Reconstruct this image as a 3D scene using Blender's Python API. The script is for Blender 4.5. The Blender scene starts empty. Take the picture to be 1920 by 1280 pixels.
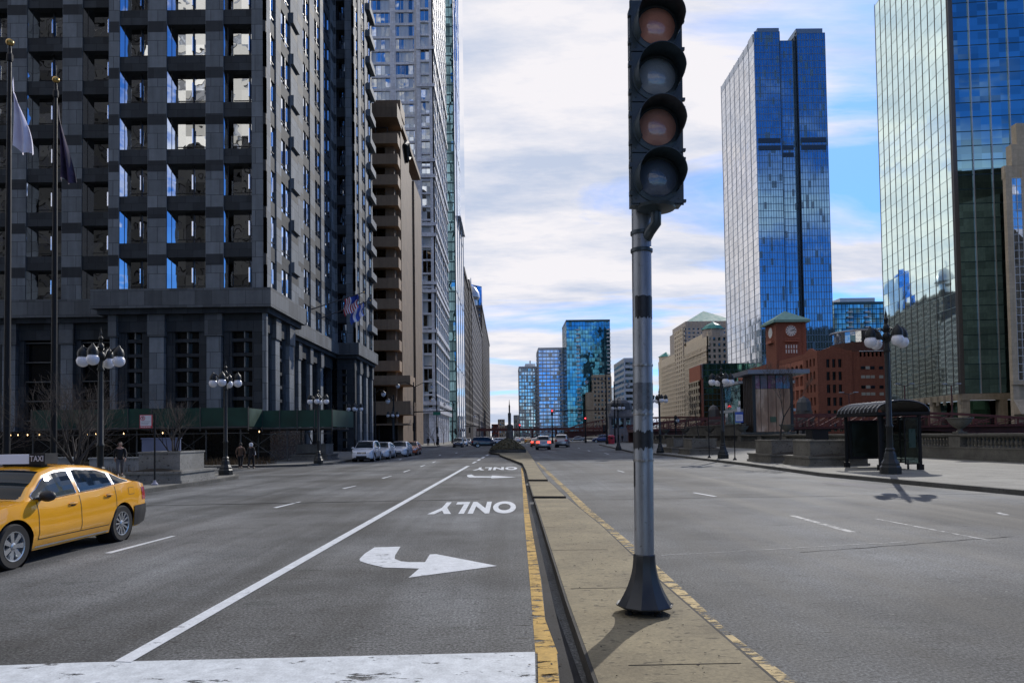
import bpy, math, random
from math import sin, cos, pi, radians, sqrt, atan2
from mathutils import Vector, Matrix, Euler

# ------------------------------------------------------------------ camera, world, sun
SC = bpy.context.scene
COL = SC.collection
F = 1340.0; CX, CY = 960.0, 774.0; CAMH = 1.95
PITCH, YAW, ROLL = 1.8, -0.43, -0.8
cd = bpy.data.cameras.new("camera"); cam = bpy.data.objects.new("camera", cd); COL.objects.link(cam)
cd.sensor_width = 36.0; cd.lens = F / 1920 * 36; cd.shift_y = (CY - 640) / 1920; cd.clip_end = 9000; cd.clip_start = 0.05
RM = Matrix.Rotation(radians(YAW), 3, 'Z') @ Matrix.Rotation(radians(90 + PITCH), 3, 'X') @ Matrix.Rotation(radians(ROLL), 3, 'Z')
cam.matrix_world = Matrix.Translation((0, 0, CAMH)) @ RM.to_4x4()
SC.camera = cam

SUN_AZ, SUN_EL = 26.0, 31.0          # degrees from the street axis (+Y), through the gap between the two glass towers
sd = Vector((sin(radians(SUN_AZ)) * cos(radians(SUN_EL)), cos(radians(SUN_AZ)) * cos(radians(SUN_EL)), sin(radians(SUN_EL))))
sl = bpy.data.lights.new("sun", 'SUN'); so = bpy.data.objects.new("sun", sl); COL.objects.link(so)
sl.energy = 2.7; sl.angle = radians(0.5); sl.color = (1.0, 0.955, 0.89)
so.rotation_euler = sd.to_track_quat('Z', 'Y').to_euler(); so.location = (0, 0, 200)

W = bpy.data.worlds.new("World"); SC.world = W; W.use_nodes = True
nt = W.node_tree; N = nt.nodes; L = nt.links; N.clear()
out = N.new('ShaderNodeOutputWorld'); bg = N.new('ShaderNodeBackground'); bg.inputs[1].default_value = 0.13
sky = N.new('ShaderNodeTexSky'); sky.sky_type = 'NISHITA'; sky.sun_disc = False
sky.sun_elevation = radians(SUN_EL); sky.sun_rotation = radians(SUN_AZ); sky.air_density = 0.9; sky.dust_density = 0.25; sky.ozone_density = 2.5
hs = N.new('ShaderNodeHueSaturation'); hs.inputs['Saturation'].default_value = 1.15; hs.inputs['Value'].default_value = 1.0
L.new(sky.outputs[0], hs.inputs['Color'])
tc = N.new('ShaderNodeTexCoord'); sx = N.new('ShaderNodeSeparateXYZ'); L.new(tc.outputs['Generated'], sx.inputs[0])
def mth(nodes, links, op, a, b=None, c=None, clamp=False):
    m = nodes.new('ShaderNodeMath'); m.operation = op; m.use_clamp = clamp
    for i, q in enumerate((a, b, c)):
        if q is None: continue
        if isinstance(q, (int, float)): m.inputs[i].default_value = q
        else: links.new(q, m.inputs[i])
    return m.outputs[0]
zz = mth(N, L, 'ADD', sx.outputs[2], 0.22)
cx_ = mth(N, L, 'DIVIDE', sx.outputs[0], zz); cy_ = mth(N, L, 'DIVIDE', sx.outputs[1], zz)
cmb = N.new('ShaderNodeCombineXYZ'); L.new(cx_, cmb.inputs[0]); L.new(cy_, cmb.inputs[1])
mp = N.new('ShaderNodeMapping'); L.new(cmb.outputs[0], mp.inputs[0])
mp.inputs['Location'].default_value = (7.7, 3.3, 0); mp.inputs['Rotation'].default_value = (0, 0, radians(28)); mp.inputs['Scale'].default_value = (0.55, 1.35, 1)
n1 = N.new('ShaderNodeTexNoise'); n1.inputs['Scale'].default_value = 1.15; n1.inputs['Detail'].default_value = 9; n1.inputs['Roughness'].default_value = 0.56; n1.inputs['Distortion'].default_value = 0.5
L.new(mp.outputs[0], n1.inputs['Vector'])
# cloud bank: thick over the street ahead, thinning to the right and behind
bias = mth(N, L, 'MULTIPLY', sx.outputs[0], -0.12)
bias2 = mth(N, L, 'MULTIPLY', sx.outputs[1], 0.06)
dn = mth(N, L, 'ADD', mth(N, L, 'ADD', n1.outputs[0], bias), bias2)
cr = N.new('ShaderNodeValToRGB'); L.new(dn, cr.inputs[0])
cr.color_ramp.elements[0].position = 0.435; cr.color_ramp.elements[0].color = (0, 0, 0, 1)
cr.color_ramp.elements[1].position = 0.545; cr.color_ramp.elements[1].color = (1, 1, 1, 1)
n2 = N.new('ShaderNodeTexNoise'); n2.inputs['Scale'].default_value = 2.9; n2.inputs['Detail'].default_value = 10; n2.inputs['Roughness'].default_value = 0.62; L.new(mp.outputs[0], n2.inputs['Vector'])
cc = N.new('ShaderNodeValToRGB'); L.new(n2.outputs[0], cc.inputs[0])
cc.color_ramp.elements[0].position = 0.36; cc.color_ramp.elements[0].color = (3.7, 4.2, 5.3, 1)
cc.color_ramp.elements[1].position = 0.58; cc.color_ramp.elements[1].color = (6.2, 6.05, 6.3, 1)
mx = N.new('ShaderNodeMix'); mx.data_type = 'RGBA'
tn = N.new('ShaderNodeMix'); tn.data_type = 'RGBA'; tn.blend_type = 'MULTIPLY'; tn.inputs[0].default_value = 1; tn.inputs[7].default_value = (0.36, 0.62, 1.0, 1); L.new(hs.outputs[0], tn.inputs[6])
L.new(cr.outputs[0], mx.inputs[0]); L.new(tn.outputs[2], mx.inputs[6]); L.new(cc.outputs[0], mx.inputs[7])
L.new(mx.outputs[2], bg.inputs[0]); L.new(bg.outputs[0], out.inputs[0])

SC.view_settings.view_transform = 'Standard'; SC.view_settings.look = 'None'
SC.view_settings.gamma = 1; SC.view_settings.exposure = 0.2; SC.view_settings.use_curve_mapping = False
SC.render.engine = 'CYCLES'
SC.cycles.max_bounces = 7; SC.cycles.glossy_bounces = 4; SC.cycles.diffuse_bounces = 3; SC.cycles.transparent_max_bounces = 8
SC.cycles.caustics_reflective = False; SC.cycles.caustics_refractive = False; SC.cycles.sample_clamp_indirect = 6

# ------------------------------------------------------------------ survey helpers: photograph pixel -> place in the world
def ray(px, py): return RM @ Vector(((px - CX) / F, (CY - py) / F, -1))
def AT(px, py, Y):
    d = ray(px, py); return Vector((0, 0, CAMH)) + d * (Y / d.y)
def GP(px, py, z=0.0):
    d = ray(px, py); return Vector((0, 0, CAMH)) + d * ((z - CAMH) / d.z)
def XA(px, Y): return AT(px, 760, Y).x
def ZA(px, py, Y): return AT(px, py, Y).z
def YX(px, X):                       # depth at which the line x = X crosses this column of the photo
    d = ray(px, 760); return X / d.x * d.y

# ------------------------------------------------------------------ mesh helpers
class MB:
    def __init__(s, org=(0, 0, 0)): s.v = []; s.f = []; s.mi = []; s.m = 0; s.o = Vector(org); s.M = None
    def pt(s, p):
        p = Vector(p)
        if s.M is not None: p = s.M @ p
        s.v.append(p - s.o); return len(s.v) - 1
    def face(s, idx): s.f.append(tuple(idx)); s.mi.append(s.m)
    def poly(s, pts): s.face([s.pt(p) for p in pts])
    def hexa(s, p):
        i = [s.pt(q) for q in p]
        for a in ((0, 3, 2, 1), (4, 5, 6, 7), (0, 1, 5, 4), (1, 2, 6, 5), (2, 3, 7, 6), (3, 0, 4, 7)): s.face([i[k] for k in a])
    def box(s, x0, x1, y0, y1, z0, z1):
        if x0 > x1: x0, x1 = x1, x0
        if y0 > y1: y0, y1 = y1, y0
        s.hexa([(x0, y0, z0), (x1, y0, z0), (x1, y1, z0), (x0, y1, z0), (x0, y0, z1), (x1, y0, z1), (x1, y1, z1), (x0, y1, z1)])
    def fb(s, Fm, a0, a1, z0, z1, d0, d1):          # box on a facade frame (origin, along, outward)
        O, u, n = Fm
        P = lambda a, d, z: (O[0] + u[0] * a + n[0] * d, O[1] + u[1] * a + n[1] * d, z)
        q = [(a0, d0), (a1, d0), (a1, d1), (a0, d1)]
        if (u[0] * n[1] - u[1] * n[0]) * (a1 - a0) * (d1 - d0) < 0: q = q[::-1]
        s.hexa([P(a, d, z0) for a, d in q] + [P(a, d, z1) for a, d in q])
    def bar(s, p0, p1, w, h=None, up=(0, 0, 1)):
        p0 = Vector(p0); p1 = Vector(p1); h = h or w
        d = (p1 - p0).normalized(); r = d.cross(Vector(up))
        if r.length < 1e-4: r = Vector((1, 0, 0))
        r.normalize(); t = r.cross(d)
        q = [(-1, -1), (1, -1), (1, 1), (-1, 1)]
        s.hexa([p0 + r * a * w / 2 + t * b * h / 2 for a, b in q][::-1] + [p1 + r * a * w / 2 + t * b * h / 2 for a, b in q][::-1])
    def tube(s, pts, rs, n=8, cap=True):
        pts = [Vector(p) for p in pts]
        if not hasattr(rs, '__len__'): rs = [rs] * len(pts)
        rings = []; r = None
        for i, p in enumerate(pts):
            d = (pts[min(i + 1, len(pts) - 1)] - pts[max(i - 1, 0)]).normalized()
            if r is None:
                r = d.cross(Vector((0, 0, 1)))
                if r.length < 1e-3: r = Vector((1, 0, 0))
            r = (r - d * r.dot(d)).normalized(); t = d.cross(r)
            rings.append([s.pt(p + (r * cos(2 * pi * k / n) + t * sin(2 * pi * k / n)) * rs[i]) for k in range(n)])
        for a, b in zip(rings, rings[1:]):
            for k in range(n): s.face((a[k], a[(k + 1) % n], b[(k + 1) % n], b[k]))
        if cap: s.face(rings[0][::-1]); s.face(rings[-1])
    def lathe(s, prof, c=(0, 0, 0), n=20, axis='Z', cap=True):
        c = Vector(c); rings = []
        for r, h in prof:
            ring = []
            for k in range(n):
                a = 2 * pi * k / n
                if axis == 'Z': q = Vector((r * cos(a), r * sin(a), h))
                elif axis == 'Y': q = Vector((r * cos(a), h, -r * sin(a)))
                else: q = Vector((h, r * cos(a), r * sin(a)))
                ring.append(s.pt(c + q))
            rings.append(ring)
        for a, b in zip(rings, rings[1:]):
            for k in range(n): s.face((a[k], a[(k + 1) % n], b[(k + 1) % n], b[k]))
        if cap: s.face(rings[0][::-1]); s.face(rings[-1])
    def prism(s, pts, z0, z1):                       # vertical prism over a plan polygon
        a = [s.pt((p[0], p[1], z0)) for p in pts]; b = [s.pt((p[0], p[1], z1)) for p in pts]; n = len(pts)
        s.face(a[::-1]); s.face(b)
        for k in range(n): s.face((a[k], a[(k + 1) % n], b[(k + 1) % n], b[k]))
    def grid(s, fn, nu, nv):
        i = [[s.pt(fn(a / nu, b / nv)) for b in range(nv + 1)] for a in range(nu + 1)]
        for a in range(nu):
            for b in range(nv): s.face((i[a][b], i[a + 1][b], i[a + 1][b + 1], i[a][b + 1]))
    def build(s, name, mats, parent=None, smooth=0, fix=False):
        me = bpy.data.meshes.new(name); me.from_pydata([tuple(v) for v in s.v], [], s.f)
        if not isinstance(mats, (list, tuple)): mats = [mats]
        for m in mats: me.materials.append(m)
        if len(mats) > 1: me.polygons.foreach_set('material_index', s.mi)
        if fix:
            import bmesh
            b = bmesh.new(); b.from_mesh(me); bmesh.ops.remove_doubles(b, verts=b.verts, dist=1e-4); bmesh.ops.recalc_face_normals(b, faces=b.faces); b.to_mesh(me); b.free()
        if smooth:
            me.polygons.foreach_set('use_smooth', [True] * len(me.polygons)); me.set_sharp_from_angle(angle=radians(smooth))
        me.update()
        o = bpy.data.objects.new(name, me); COL.objects.link(o)
        if parent: o.parent = parent
        return o
def tag(o, label=None, cat=None, group=None, kind=None):
    if label: o['label'] = label
    if cat: o['category'] = cat
    if group: o['group'] = group
    if kind: o['kind'] = kind
    return o
def empty(name, loc=(0, 0, 0), rz=0.0, label=None, cat=None, group=None):
    o = bpy.data.objects.new(name, None); COL.objects.link(o); o.location = loc; o.rotation_euler = (0, 0, rz); o.empty_display_size = 0.3
    return tag(o, label, cat, group)
def kids(o): return [c for c in bpy.data.objects if c.parent == o]
def clone(o, loc=None, rz=None, label=None, parent=None, scale=None):
    c = o.copy(); COL.objects.link(c)
    if parent: c.parent = parent
    if loc is not None: c.location = loc
    if rz is not None: c.rotation_euler = (0, 0, rz)
    if scale: c.scale = (scale,) * 3
    if label: c['label'] = label
    for k in kids(o): clone(k, parent=c)
    return c
def struct(name, mb, m, **k): return tag(mb.build(name, m, **k), kind='structure')

# ------------------------------------------------------------------ materials
def newmat(name):
    m = bpy.data.materials.new(name); m.use_nodes = True; t = m.node_tree; b = t.nodes['Principled BSDF']; return m, t.nodes, t.links, b
def spec(b, v): b.inputs['Specular IOR Level'].default_value = v
def noise(N, L, vec, scale, detail=5, rough=0.55, dist=0.0):
    n = N.new('ShaderNodeTexNoise'); n.inputs['Scale'].default_value = scale; n.inputs['Detail'].default_value = detail
    n.inputs['Roughness'].default_value = rough; n.inputs['Distortion'].default_value = dist
    if vec is not None: L.new(vec, n.inputs['Vector'])
    return n.outputs[0]
def ramp(N, L, fac, stops):
    r = N.new('ShaderNodeValToRGB'); L.new(fac, r.inputs[0]); e = r.color_ramp.elements
    while len(e) < len(stops): e.new(0.5)
    for q, (p, c) in zip(e, stops):
        q.position = p; q.color = (c, c, c, 1) if isinstance(c, (int, float)) else (*c, 1)
    return r.outputs[0]
def mixc(N, L, fac, a, b, mode='MIX'):
    m = N.new('ShaderNodeMix'); m.data_type = 'RGBA'; m.blend_type = mode
    for i, q in ((0, fac), (6, a), (7, b)):
        if isinstance(q, (int, float)): m.inputs[i].default_value = q
        elif isinstance(q, tuple): m.inputs[i].default_value = (*q, 1)
        else: L.new(q, m.inputs[i])
    return m.outputs[2]
def scaled(N, L, s, coord='Object', rot=(0, 0, 0)):
    if coord == 'Position':
        g = N.new('ShaderNodeNewGeometry').outputs['Position']
    else: g = N.new('ShaderNodeTexCoord').outputs[coord]
    m = N.new('ShaderNodeMapping'); L.new(g, m.inputs[0]); m.inputs['Scale'].default_value = s; m.inputs['Rotation'].default_value = rot
    return m.outputs[0]
def bump(N, L, b, h, strength=0.3, dist=0.02):
    n = N.new('ShaderNodeBump'); n.inputs['Strength'].default_value = strength; n.inputs['Distance'].default_value = dist
    L.new(h, n.inputs['Height']); L.new(n.outputs[0], b.inputs['Normal'])
def wallvec(N, L):                                   # (x+y, z) of the world position: runs along any upright wall
    g = N.new('ShaderNodeNewGeometry').outputs['Position']; s = N.new('ShaderNodeSeparateXYZ'); L.new(g, s.inputs[0])
    c = N.new('ShaderNodeCombineXYZ'); L.new(mth(N, L, 'ADD', s.outputs[0], s.outputs[1]), c.inputs[0]); L.new(s.outputs[2], c.inputs[1]); return c.outputs[0]
def plain(name, col, rough=0.6, metal=0.0, var=0.12, scale=3.0, sp=0.5, coat=0.0, bmp=0.0):
    m, N, L, b = newmat(name); v = scaled(N, L, (1, 1, 1), 'Position')
    f = noise(N, L, v, scale, 6)
    lo = tuple(max(0, c * (1 - var)) for c in col); hi = tuple(min(1, c * (1 + var)) for c in col)
    L.new(ramp(N, L, f, [(0.3, lo), (0.7, hi)]), b.inputs['Base Color'])
    L.new(ramp(N, L, f, [(0.3, max(0, rough - .08)), (0.7, min(1, rough + .08))]), b.inputs['Roughness'])
    b.inputs['Metallic'].default_value = metal; spec(b, sp)
    if coat: b.inputs['Coat Weight'].default_value = coat; b.inputs['Coat Roughness'].default_value = 0.04
    if bmp: bump(N, L, b, noise(N, L, v, scale * 12, 4), bmp, 0.01)
    return m
def stone(name, col, bw=1.2, bh=0.6, mortar=0.02, var=0.25, rough=0.6, jcol=0.55, sp=0.4, streak=0.25):
    m, N, L, b = newmat(name); v = wallvec(N, L)
    br = N.new('ShaderNodeTexBrick'); L.new(v, br.inputs['Vector']); br.inputs['Scale'].default_value = 1
    br.inputs['Brick Width'].default_value = bw; br.inputs['Row Height'].default_value = bh; br.inputs['Mortar Size'].default_value = mortar
    br.inputs['Color1'].default_value = (*[c * (1 - var) for c in col], 1); br.inputs['Color2'].default_value = (*[min(1, c * (1 + var)) for c in col], 1)
    br.inputs['Mortar'].default_value = (*[c * jcol for c in col], 1); br.offset = 0.5
    p = scaled(N, L, (1, 1, 1), 'Position')
    f = noise(N, L, p, 1.7, 8, 0.65); c = mixc(N, L, 0.6, br.outputs[0], ramp(N, L, f, [(0.25, 0.62), (0.75, 1.0)]), 'MULTIPLY')
    st = noise(N, L, scaled(N, L, (1.3, 1.3, 0.09), 'Position'), 1.5, 5)
    c = mixc(N, L, streak, c, ramp(N, L, st, [(0.3, 0.35), (0.65, 1.0)]), 'MULTIPLY')
    L.new(c, b.inputs['Base Color']); b.inputs['Roughness'].default_value = rough; spec(b, sp)
    bump(N, L, b, noise(N, L, p, 25, 4), 0.15, 0.01)
    return m
def glass(name, tint, cw=1.5, ch=1.2, jit=0.02, rough=0.03, dark=0.35, wob=0.02, wsc=0.6, gl=0.0, blind=None, bfrac=0.0, metal=1.0):
    """mirror-like facade glass: every pane slightly tilted and slightly different"""
    m, N, L, b = newmat(name); v = wallvec(N, L)
    sn = N.new('ShaderNodeVectorMath'); sn.operation = 'DIVIDE'; L.new(v, sn.inputs[0]); sn.inputs[1].default_value = (cw, ch, 1)
    fl = N.new('ShaderNodeVectorMath'); fl.operation = 'FLOOR'; L.new(sn.outputs[0], fl.inputs[0])
    wn = N.new('ShaderNodeTexWhiteNoise'); wn.noise_dimensions = '3D'; L.new(fl.outputs[0], wn.inputs['Vector'])
    c = mixc(N, L, wn.outputs['Value'], tuple(t * (1 - dark) for t in tint), tint)
    if blind:
        k = ramp(N, L, mth(N, L, 'FRACT', mth(N, L, 'MULTIPLY', wn.outputs['Value'], 7.31)), [(0.0, 1.0), (bfrac, 1.0), (bfrac + .001, 0.0), (1, 0)])
        c = mixc(N, L, k, c, blind); L.new(mth(N, L, 'SUBTRACT', metal, mth(N, L, 'MULTIPLY', k, metal * 0.85)), b.inputs['Metallic'])
    else: b.inputs['Metallic'].default_value = metal
    L.new(c, b.inputs['Base Color']); b.inputs['Roughness'].default_value = rough
    g = N.new('ShaderNodeNewGeometry')
    a = N.new('ShaderNodeVectorMath'); a.operation = 'SUBTRACT'; L.new(wn.outputs['Color'], a.inputs[0]); a.inputs[1].default_value = (.5, .5, .5)
    s = N.new('ShaderNodeVectorMath'); s.operation = 'SCALE'; L.new(a.outputs[0], s.inputs[0]); s.inputs['Scale'].default_value = jit * 2
    nz = N.new('ShaderNodeTexNoise'); nz.inputs['Scale'].default_value = wsc; nz.inputs['Detail'].default_value = 2; L.new(g.outputs['Position'], nz.inputs['Vector'])
    a2 = N.new('ShaderNodeVectorMath'); a2.operation = 'SUBTRACT'; L.new(nz.outputs['Color'], a2.inputs[0]); a2.inputs[1].default_value = (.5, .5, .5)
    s2 = N.new('ShaderNodeVectorMath'); s2.operation = 'SCALE'; L.new(a2.outputs[0], s2.inputs[0]); s2.inputs['Scale'].default_value = wob * 2
    ad = N.new('ShaderNodeVectorMath'); L.new(g.outputs['Normal'], ad.inputs[0]); L.new(s.outputs[0], ad.inputs[1])
    a3 = N.new('ShaderNodeVectorMath'); L.new(ad.outputs[0], a3.inputs[0]); L.new(s2.outputs[0], a3.inputs[1])
    nn = N.new('ShaderNodeVectorMath'); nn.operation = 'NORMALIZE'; L.new(a3.outputs[0], nn.inputs[0]); L.new(nn.outputs[0], b.inputs['Normal'])
    if gl:                                            # an added rough lobe that spreads the sun's glint into a halo
        b2 = N.new('ShaderNodeBsdfPrincipled'); b2.inputs['Base Color'].default_value = (*[min(1, t * 1.1) for t in tint], 1)
        b2.inputs['Metallic'].default_value = 1; b2.inputs['Roughness'].default_value = 0.24
        ms = N.new('ShaderNodeMixShader'); ms.inputs[0].default_value = gl; L.new(b.outputs[0], ms.inputs[1]); L.new(b2.outputs[0], ms.inputs[2])
        L.new(ms.outputs[0], [n for n in N if n.type == 'OUTPUT_MATERIAL'][0].inputs[0])
    return m

def m_asphalt():
    m, N, L, b = newmat('asphalt'); p = scaled(N, L, (1, 1, 1), 'Position')
    base = ramp(N, L, noise(N, L, p, 0.22, 6, 0.6), [(0.38, (0.088, 0.091, 0.091)), (0.62, (0.198, 0.205, 0.206))])
    trk = noise(N, L, scaled(N, L, (1.0, 0.035, 1), 'Position'), 0.9, 5, 0.6)        # wear along the lanes
    c = mixc(N, L, 0.75, base, ramp(N, L, trk, [(0.40, 0.55), (0.60, 1.15)]), 'MULTIPLY')
    st = noise(N, L, scaled(N, L, (0.7, 2.6, 1), 'Position'), 1.1, 8, 0.72)
    c = mixc(N, L, ramp(N, L, st, [(0.58, 0.0), (0.70, 0.75)]), c, (0.045, 0.058, 0.055))
    dk = noise(N, L, scaled(N, L, (0.55, 2.2, 1), 'Position'), 8, 6, 0.7)      # dark flecks and drips
    c = mixc(N, L, ramp(N, L, dk, [(0.585, 0.0), (0.64, 0.85)]), c, (0.028, 0.027, 0.026))
    big = noise(N, L, p, 0.10, 4, 0.6)
    c = mixc(N, L, ramp(N, L, big, [(0.40, 0.35), (0.62, 0.0)]), c, (0.085, 0.075, 0.06))
    ag = noise(N, L, p, 34, 4, 0.8)
    c = mixc(N, L, 0.85, c, ramp(N, L, ag, [(0.34, 0.25), (0.50, 1.0), (0.66, 2.3)]), 'MULTIPLY')
    fl = noise(N, L, p, 9, 2, 0.5)
    c = mixc(N, L, ramp(N, L, fl, [(0.735, 0.0), (0.75, 0.5)]), c, (0.35, 0.34, 0.31))
    L.new(c, b.inputs['Base Color'])
    L.new(ramp(N, L, trk, [(0.35, 0.75), (0.7, 0.92)]), b.inputs['Roughness']); spec(b, 0.2)
    bump(N, L, b, noise(N, L, p, 60, 4, 0.7), 0.5, 0.012)
    return m
def _dummy(): pass
def m_concrete(name, a, bcol, joint=None, stain=(0.10, 0.085, 0.055), sf=0.5, gr=30):
    m, N, L, b = newmat(name); p = scaled(N, L, (1, 1, 1), 'Position')
    c = ramp(N, L, noise(N, L, p, 0.9, 8, 0.65), [(0.3, a), (0.7, bcol)])
    c = mixc(N, L, ramp(N, L, noise(N, L, p, 0.5, 7, 0.7), [(0.45, 0.0), (0.75, sf)]), c, stain)
    c = mixc(N, L, ramp(N, L, noise(N, L, scaled(N, L, (1, 2.5, 1), 'Position'), 7, 4, 0.6), [(0.60, 0.0), (0.66, 0.7)]), c, (0.025, 0.022, 0.018))
    c = mixc(N, L, 0.6, c, ramp(N, L, noise(N, L, p, gr, 3, 0.7), [(0.3, 0.6), (0.7, 1.3)]), 'MULTIPLY')
    if joint:
        br = N.new('ShaderNodeTexBrick'); L.new(p, br.inputs['Vector']); br.offset = 0; br.inputs['Scale'].default_value = 1
        br.inputs['Brick Width'].default_value = joint; br.inputs['Row Height'].default_value = joint; br.inputs['Mortar Size'].default_value = 0.015
        br.inputs['Color1'].default_value = (1, 1, 1, 1); br.inputs['Color2'].default_value = (.82, .82, .82, 1); br.inputs['Mortar'].default_value = (.35, .35, .35, 1)
        c = mixc(N, L, 1.0, c, br.outputs[0], 'MULTIPLY')
    L.new(c, b.inputs['Base Color']); b.inputs['Roughness'].default_value = 0.85; spec(b, 0.3)
    bump(N, L, b, noise(N, L, p, 45, 4, 0.7), 0.4, 0.01)
    return m
def m_paint(name, col, wear=0.56, ws=4.0, soft=0.03, var=0.25):
    """road paint worn through to the asphalt below"""
    m, N, L, b = newmat(name); p = scaled(N, L, (0.7, 1.6, 1), 'Position'); q = scaled(N, L, (1, 1, 1), 'Position')
    c = mixc(N, L, 1.0, col, ramp(N, L, noise(N, L, q, 6, 6, 0.7), [(0.3, 1 - var), (0.7, 1.0)]), 'MULTIPLY')
    c = mixc(N, L, 0.5, c, ramp(N, L, noise(N, L, q, 50, 3, 0.7), [(0.3, 0.6), (0.6, 1.0)]), 'MULTIPLY')
    L.new(c, b.inputs['Base Color']); b.inputs['Roughness'].default_value = 0.7; spec(b, 0.3)
    tr = N.new('ShaderNodeBsdfTransparent'); ms = N.new('ShaderNodeMixShader')
    f = mth(N, L, 'ADD', mth(N, L, 'MULTIPLY', noise(N, L, p, ws, 9, 0.75), 0.8), mth(N, L, 'MULTIPLY', noise(N, L, q, 0.7, 3), 0.2))
    L.new(ramp(N, L, f, [(wear, 1.0), (wear + soft, 0.0)]), ms.inputs[0])
    L.new(tr.outputs[0], ms.inputs[1]); L.new(b.outputs[0], ms.inputs[2])
    L.new(ms.outputs[0], [n for n in N if n.type == 'OUTPUT_MATERIAL'][0].inputs[0])
    return m
def m_car(name, col, rough=0.25, metal=0.0, coat=1.0):
    m, N, L, b = newmat(name); p = scaled(N, L, (1, 1, 1), 'Object')
    c = ramp(N, L, noise(N, L, p, 2.2, 5), [(0.3, tuple(x * .93 for x in col)), (0.7, col)])
    s = N.new('ShaderNodeSeparateXYZ'); L.new(p, s.inputs[0])
    d = mth(N, L, 'ADD', s.outputs[2], mth(N, L, 'MULTIPLY', noise(N, L, p, 3, 6), 0.25))     # road grime low on the body
    c = mixc(N, L, ramp(N, L, d, [(0.30, 0.35), (0.55, 0.0)]), c, (0.07, 0.06, 0.05))
    L.new(c, b.inputs['Base Color']); b.inputs['Roughness'].default_value = rough; b.inputs['Metallic'].default_value = metal
    b.inputs['Coat Weight'].default_value = coat; b.inputs['Coat Roughness'].default_value = 0.03
    return m
def m_emit(name, col, s):
    m, N, L, b = newmat(name); b.inputs['Base Color'].default_value = (*col, 1); b.inputs['Emission Color'].default_value = (*col, 1); b.inputs['Emission Strength'].default_value = s
    return m
def m_clear(name, tint=(0.75, 0.85, 0.83), a=0.25):
    m, N, L, b = newmat(name); b.inputs['Base Color'].default_value = (*tint, 1); b.inputs['Roughness'].default_value = 0.03
    tr = N.new('ShaderNodeBsdfTransparent'); tr.inputs[0].default_value = (*tint, 1); ms = N.new('ShaderNodeMixShader')
    gl = N.new('ShaderNodeBsdfGlossy'); gl.inputs['Roughness'].default_value = 0.02
    lw = N.new('ShaderNodeLayerWeight'); lw.inputs[0].default_value = 0.35
    L.new(mth(N, L, 'ADD', mth(N, L, 'MULTIPLY', lw.outputs['Fresnel'], 0.8), a * 0.3, clamp=True), ms.inputs[0]); L.new(tr.outputs[0], ms.inputs[1]); L.new(gl.outputs[0], ms.inputs[2])
    L.new(ms.outputs[0], [n for n in N if n.type == 'OUTPUT_MATERIAL'][0].inputs[0])
    return m

ASPH = m_asphalt()
CONC = m_concrete('median_concrete', (0.19, 0.16, 0.10), (0.33, 0.275, 0.165), None, (0.11, 0.085, 0.05), 0.65)
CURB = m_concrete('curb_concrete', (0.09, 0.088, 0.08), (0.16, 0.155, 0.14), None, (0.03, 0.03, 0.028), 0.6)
WALK = m_concrete('sidewalk_concrete', (0.21, 0.205, 0.18), (0.31, 0.30, 0.265), 1.5, (0.12, 0.11, 0.09), 0.4)
WHITE = m_paint('white_road_paint', (0.80, 0.83, 0.85), 0.585, 3.2)
WORN = m_paint('worn_white_paint', (0.45, 0.46, 0.46), 0.49, 5.0, 0.06)
YELL = m_paint('yellow_road_paint', (0.66, 0.41, 0.09), 0.52, 3.5, 0.04, 0.4)
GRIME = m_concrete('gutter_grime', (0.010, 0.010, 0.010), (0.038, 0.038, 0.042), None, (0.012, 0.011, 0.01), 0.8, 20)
TAR = plain('tar', (0.03, 0.03, 0.03), 0.95, 0, .2, 3, .05)
DSTONE = stone('charcoal_granite', (0.062, 0.069, 0.075), 1.3, 1.0, 0.02, 0.25, 0.75, 0.5, 0.25, 0.3)
PSTONE = stone('mid_grey_granite', (0.25, 0.275, 0.295), 1.5, 1.33, 0.025, 0.2, 0.75, 0.4, 0.25, 0.35)
BSTONE = stone('dark_band_granite', (0.05, 0.056, 0.063), 1.6, 1.4, 0.012, 0.2, 0.7, 0.6, 0.3, 0.2)
SSTONE = stone('podium_granite', (0.15, 0.163, 0.172), 1.4, 1.2, 0.02, 0.3, 0.6, 0.5, 0.3, 0.4)
DGLASS = glass('dark_window_glass', (0.85, 0.87, 0.88), 1.6, 4.0, 0.015, 0.01, 0.6, 0.03, 0.45)
BGLASS = glass('bay_side_glass', (0.80, 0.87, 0.96), 9, 4.0, 0.01, 0.02, 0.1, 0.03, 0.8)
BLACK = plain('black_painted_metal', (0.010, 0.010, 0.011), 0.55, 0.1, .12, 3, .3)
BLKGLS = plain('dark_interior', (0.006, 0.006, 0.007), 0.25)
ALU = plain('bright_aluminium', (0.95, 0.95, 0.96), 0.12, 1.0, .02)
STEEL = plain('dark_bronze_frame', (0.05, 0.05, 0.052), 0.4, 0.5)
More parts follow.
